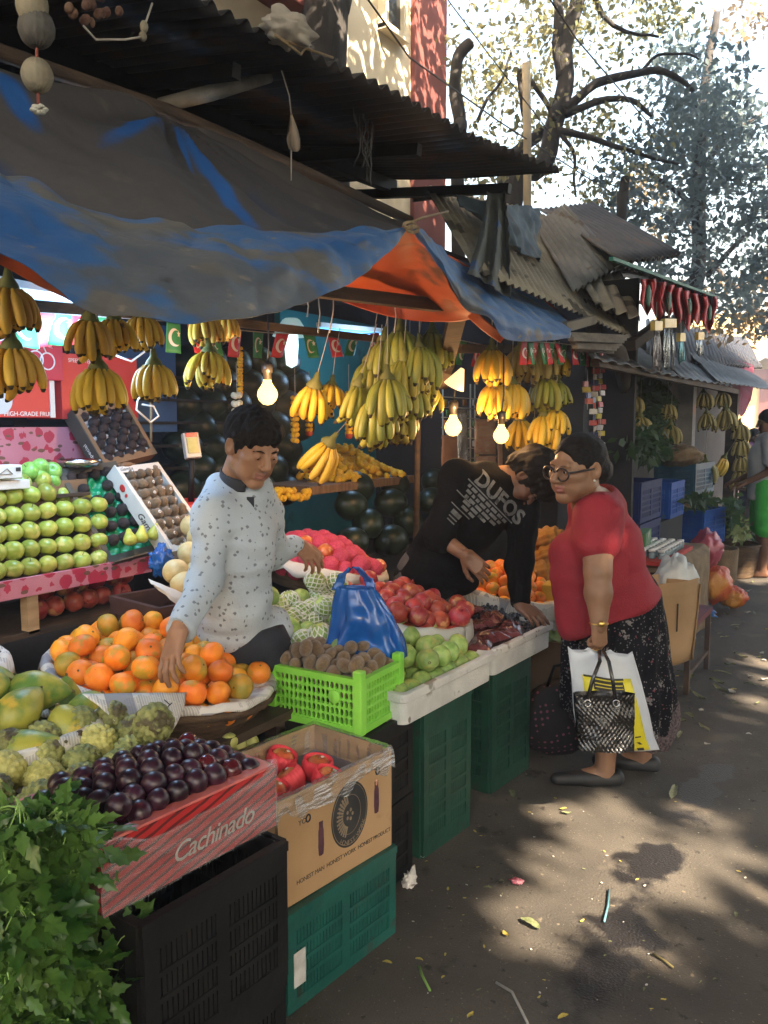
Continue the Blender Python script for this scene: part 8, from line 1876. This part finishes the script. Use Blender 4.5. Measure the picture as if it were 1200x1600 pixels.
vcr('black crate on the ground under the end of the bench', (-1.30, 4.75, 0), .42, .3, .22, black_pl, 80)
o = MB().box((0, 0, .21), (.02, .4, .42)).build('board', wood_dark, None, T((-1.42, 4.5, 0)) @ RZ(.3)); tag(o, 'dark plank leaning behind the woman\'s skirt', 'board')
# streamers and red bunting under the far eave
red_b = mat('red festoon cloth', (.55, .03, .045), (.68, .07, .08), 6, .6, .3, 20)
t = thing('bunting', 'red festoon cloth with green medallions under the thin tin eave', 'bunting', tuple(A(1010, 450, X=-1.45)))
for i in range(7):
    x = 1012+i*16; f = MB().grid(lambda u, v: A(x+(u-.5)*24*(1-.25*v)+2*math.sin(v*6+i), 436+i*4.5+v*(58+8*math.sin(i*2.1))*(1-.3*abs(2*u-1)), X=-1.45+.05*math.sin(u*9+i)), 8, 10).build('flag', red_b, t, world=True, solid=.003)
    if i % 2 == 0: MB().ell(tuple(A(x+1, 462+i*4.5, X=-1.41)), (.015, .05, .07), 12).build('medallion', mat('dark green paper', (.02, .10, .07), (.04, .16, .1), 9, .6) if i == 0 else D.materials['dark green paper'], f, world=True)
tins = mat('silver tinsel', (.55, .60, .62), (.75, .80, .82), 30, .18, .9, 60, metal=.8)
for (x, y0, y1, w_, lab, m_) in [(1045, 508, 575, 18, 'broad pale silver tinsel streamer with a gold top', tins), (1026, 512, 578, 12, 'thinner silver tinsel streamer hanging at the cement roof end', mat('grey tinsel', (.35, .34, .36), (.6, .58, .6), 30, .25, .9, 60, metal=.7)), (1064, 530, 566, 8, 'short turquoise tinsel tassel under the red festoon', mat('turquoise tinsel', (.1, .35, .4), (.3, .6, .65), 30, .25, .9, 60, metal=.5)), (1093, 528, 556, 9, 'outermost turquoise tinsel tassel by the jagged roof', D.materials['silver tinsel'])]:
    t = thing('tinsel_streamer', lab, 'streamer', tuple(A(x, y0, X=-1.4)))
    q = MB()
    for k in range(14): xx = x+rnd.uniform(-w_/2, w_/2); q.tube([A(x+(xx-x)*.5, y0, X=-1.4), A(xx, (y0+y1)/2, X=-1.4+rnd.uniform(-.02, .02)), A(xx+rnd.uniform(-2, 2), y1+rnd.uniform(-8, 3), X=-1.4)], .007, 4)
    q.build('tinsel', m_, t, world=True); MB().bar(tuple(A(x-w_/2, y0-3, X=-1.4)), tuple(A(x+w_/2, y0-3, X=-1.4)), .03, .06).build('tinsel_head', mat('gold paper', (.5, .36, .06), (.62, .46, .1), 9, .35) if x == 1045 else D.materials['gold paper'], t, world=True)
    MB().tube([A(x, y0-40, X=-1.4), A(x, y0, X=-1.4)], .003, 4).build('string', string_m, t, world=True)
po = MB().bar(tuple(A(1030, 440, X=-1.6)), tuple(A(1036, 560, X=-1.6)), .05).build('stall_post', wood_dark); tag(po, 'dark upright post behind the tinsel streamers', 'post')
po = MB().bar(tuple(A(985, 540, X=-1.6)), tuple(A(1040, 500, X=-1.6)), .07).build('beam', wood_dark); tag(po, 'dark log end poking out beneath the cement roof', 'beam')
# far table and people
t = thing('folding_table', 'dark metal frame table at the far end of the street', 'table', tuple(A(1150, 825, Z=0)))
a, b = A(1146, 762, X=-2.0), A(1200, 764, X=-1.55); q = MB().bar(tuple(a), tuple(b), .5, .04); q.build('tabletop', rust, t, world=True)
for px in (1148, 1168, 1190):
    p = A(px, 822, X=-1.9+.006*(px-1148)); MB().bar(tuple(p), (p.x, p.y, a.z), .045).build('leg', rust, t, world=True)
MB().bar(tuple(A(1148, 815, X=-1.95)), tuple(A(1190, 818, X=-1.65)), .04).build('stretcher', rust, t, world=True)
def bystander(lab, foot, h, face, cols, wide=1.0):
    f = Vector((foot.x, foot.y, 0)); s = h/1.7; fd = Vector(face).normalized(); sd = Vector((-fd.y, fd.x, 0)); Z_ = lambda z, a=0, b=0: f+Zz*z*s+sd*a*s+fd*b*s
    HM = head_frame(Z_(1.58), fd-Zz*.15, Zz); V, F, lip = head_build(HM, s); B = SDF()
    B.chain([Z_(1.50), Z_(1.42), Z_(1.2), Z_(1.0), Z_(.9)], [.05, .06, .12, .11, .12], .04)
    for q in (-1, 1):
        B.chain([Z_(1.38, .17*q), Z_(1.10, .22*q, .0), Z_(.98, .20*q, .22)], [.05, .04, .028], .02); B.chain([Z_(.9, .09*q), Z_(.48, .10*q), Z_(.08, .10*q)], [.08, .055, .04], .03).cone(Z_(.04, .1*q, -.03), Z_(.03, .1*q, .14), .04, .03, .02)
    V2, F2 = B.mesh(.014); hn = [hand_build(hand_frame(Z_(.98, .20*q, .22), Z_(.94, .19*q, .36), Zz), q < 0, s) for q in (-1, 1)]
    o = person(lab, [(V2, F2, 0), (V, F, lip)]+hn, [sk_m, lip_m])
    S = SDF(); S.ell((0, -.02, .046), (.085, .102, .090), .02).ell((0, .112, -.012), (.066, .072, .076), .012, True).ell((0, .06, -.11), (.1, .12, .10), .02, True); hair_build('hair', o, HM, s, S, hair_b)
    S = SDF(); S.chain([Z_(1.40), Z_(1.22), Z_(1.0), Z_(.84)], [.10, .15*wide, .145*wide, .15*wide], .05)
    for q in (-1, 1): S.chain([Z_(1.40, .08*q), Z_(1.38, .17*q), Z_(1.20, .21*q)], [.07, .075, .065], .04)
    S.cut(Z_(.80), -Zz); garment('shirt', S, .014, cols[0], o, .008, (9, 9, 14))
    S = SDF()
    for q in (-1, 1): S.chain([Z_(.95, .07*q), Z_(.52, .11*q)], [.12, .11], .04)
    S.cut(Z_(.42), -Zz); garment('shorts', S, .014, cols[1], o, .006)
    return o
bystander('person in a grey-white shirt and bright green shorts at the picture edge', A(1188, 900, Z=0), 1.72, (-.9, -.3, 0), (mat('grey white shirt', (.50, .52, .56), (.6, .62, .66), 4, .8), mat('bright green shorts', (.05, .50, .06), (.08, .6, .1), 4, .7)), 1.1)
pp = A(1172, 826, d=12.2); bystander('person in a purple shirt leaning by the far table', Vector((pp.x, pp.y, 0)), 1.50, (.7, -.6, 0), (mat('purple shirt', (.16, .05, .18), (.22, .08, .25), 4, .8), mat('dull blue shorts', (.02, .03, .10), (.04, .05, .15), 4, .8)))
# ---- litter on the road
lf_m = [mat('fallen leaf dull green', (.10, .12, .05), (.17, .18, .09), 9, .7), mat('fallen leaf yellow', (.38, .30, .05), (.5, .4, .09), 9, .7), mat('paper scrap', (.42, .40, .37), (.52, .5, .46), 9, .8), mat('corn husk', (.20, .21, .11), (.30, .30, .18), 9, .8)]
def litter(i, kind, p, s, rz):
    ln = (1.0, 1.0, .7, 1.6)[kind]; wd = (.42, .45, .5, .35)[kind]
    def fn(u, v): w_ = math.sin(math.pi*min(.999, .05+.95*u))**.8*(1+.3*nz((u*4, i, 0), 1)); return Vector(((u-.5)*ln, (v-.5)*wd*w_, .05+.12*math.sin(u*3+i)**2+.16*abs(v-.5)*(1+.5*math.sin(i))+.05*nz((u*3, v*3, i), 1)))
    return MB().grid(fn, 8, 4).mesh('leaf', [lf_m[kind]])
LM = [[litter(i, k, None, 1, 0) for i in range(3)] for k in range(4)]
LB = [('fallen_leaf', 'dull green fallen leaf lying on the road', 'leaf'), ('fallen_leaf', 'small yellow fallen leaf on the road', 'leaf'), ('paper_scrap', 'pale scrap of paper on the road', 'litter'), ('corn_husk', 'dry pale husk lying on the road', 'husk')]
spots = [(0, 828, 1446, .075), (3, 1052, 1243, .09), (1, 790, 1462, .035), (1, 605, 1505, .03), (1, 735, 1588, .03), (2, 1105, 1165, .05), (2, 1170, 1148, .04), (3, 1100, 1140, .08), (3, 1090, 1090, .09), (0, 1075, 1120, .09), (0, 1120, 1068, .1), (3, 1125, 1080, .1), (0, 1170, 1070, .07), (0, 1140, 1040, .07), (2, 1095, 1112, .06), (0, 800, 1242, .07), (1, 880, 1265, .03), (0, 885, 1272, .04), (1, 655, 1500, .025), (1, 742, 1300, .02), (2, 640, 1385, .05), (0, 1180, 960, .1), (0, 1150, 935, .1), (2, 1170, 925, .08), (3, 1130, 930, .1), (2, 1195, 900, .07), (0, 1080, 1060, .09), (3, 1062, 1150, .07), (0, 1060, 1130, .08), (2, 660, 1340, .03), (0, 762, 1388, .03), (1, 700, 1390, .02), (2, 745, 1405, .012), (1, 880, 1590, .035), (2, 1010, 1540, .015), (1, 910, 1440, .02), (0, 1150, 1430, .03)]
for i, (k, px, py, s) in enumerate(spots):
    n_, lab, cat = LB[k]; tag(obj(n_, LM[k][i % 3], None, T(A(px, py, Z=.004)) @ RZ(rnd.uniform(0, 6)) @ SC(s)), lab, cat, 'litter on the road')
for i in range(60):
    px, py = rnd.uniform(1020, 1200), rnd.uniform(880, 1110)
    if px < 1090-(py-900)*.05 and py < 1040: continue
    k = rnd.choice((0, 0, 2, 3, 1)); n_, lab, cat = LB[k]; tag(obj(n_, LM[k][i % 3], None, T(A(px, py, Z=.004)) @ RZ(rnd.uniform(0, 6)) @ SC(rnd.uniform(.03, .08))), lab, cat, 'litter on the road')
for i in range(70):
    px, py = rnd.uniform(640, 1200), rnd.uniform(1230, 1600); k = rnd.choice((1, 2, 2, 0)); n_, lab, cat = LB[k]
    tag(obj(n_, LM[k][i % 3], None, T(A(px, py, Z=.003)) @ RZ(rnd.uniform(0, 6)) @ SC(rnd.uniform(.006, .018))), ('tiny dull crumb of leaf on the road', 'tiny yellow crumb of leaf on the road', 'tiny pale scrap on the road')[k], cat, 'crumbs on the road')
for (pts, m_, lab, r) in [([(655, 1510), (660, 1525), (672, 1548)], stem_c, 'bent green stalk lying on the road', .004), ([(775, 1535), (800, 1550), (815, 1580), (825, 1600)], string_m, 'pale twig lying near the bottom of the picture', .004), ([(1020, 1490), (1040, 1502), (1052, 1512)], m_stem, 'short brown twig lying on the road', .004), ([(952, 1390), (950, 1415), (944, 1440)], mat('blue cord', (.05, .14, .18), (.08, .2, .25), 9, .7), 'thin blue cord lying in the sunlit patch', .004)]:
    tag(MB().tube([A(x, y, Z=.008) for x, y in pts], r, 5).build('twig', m_), lab, 'twig')
t = crump(A(808, 1377, Z=.012), .016, 41, mat('pink wrapper', (.5, .05, .1), (.62, .3, .35), 60, .4), 'sweet_wrapper', 'pink sweet wrapper in the sunlit patch', 'litter', 1.4, .6)
crump(A(640, 1378, X=-1.36), .03, 43, white_card, 'paper_scrap', 'white paper stuck behind the teal crate', 'litter', .8, 1.4)
o = MB().box((0, 0, 0), (.045, .002, .10)).build('paper_label', mat('worn white label', (.4, .4, .38), (.6, .6, .58), 18, .8), [c for c in D.objects if c.get('label', '').startswith('teal green plastic crate on the ground')][0], T((-.195, -.190, .12)))
# ---- thin haze volume added for the bluish veil over far things
hz = MB().box((0, 46, 5.2), (130, 170, 12.4)).build('haze', None); hz.data.materials.clear()
hm = D.materials.new('haze'); hm.use_nodes = True; N, L = nodes(hm); N.remove(N['Principled BSDF'])
pv = N.new('ShaderNodeVolumePrincipled'); pv.inputs['Color'].default_value = (.80, .88, 1, 1); pv.inputs['Density'].default_value = .0085; pv.inputs['Anisotropy'].default_value = .2
L(pv.outputs[0], N['Material Output'].inputs['Volume']); hz.data.materials.append(hm); tag(hz, kind='stuff')
for o in PROTO:
    for c in list(o.children): D.objects.remove(c)
    D.objects.remove(o)
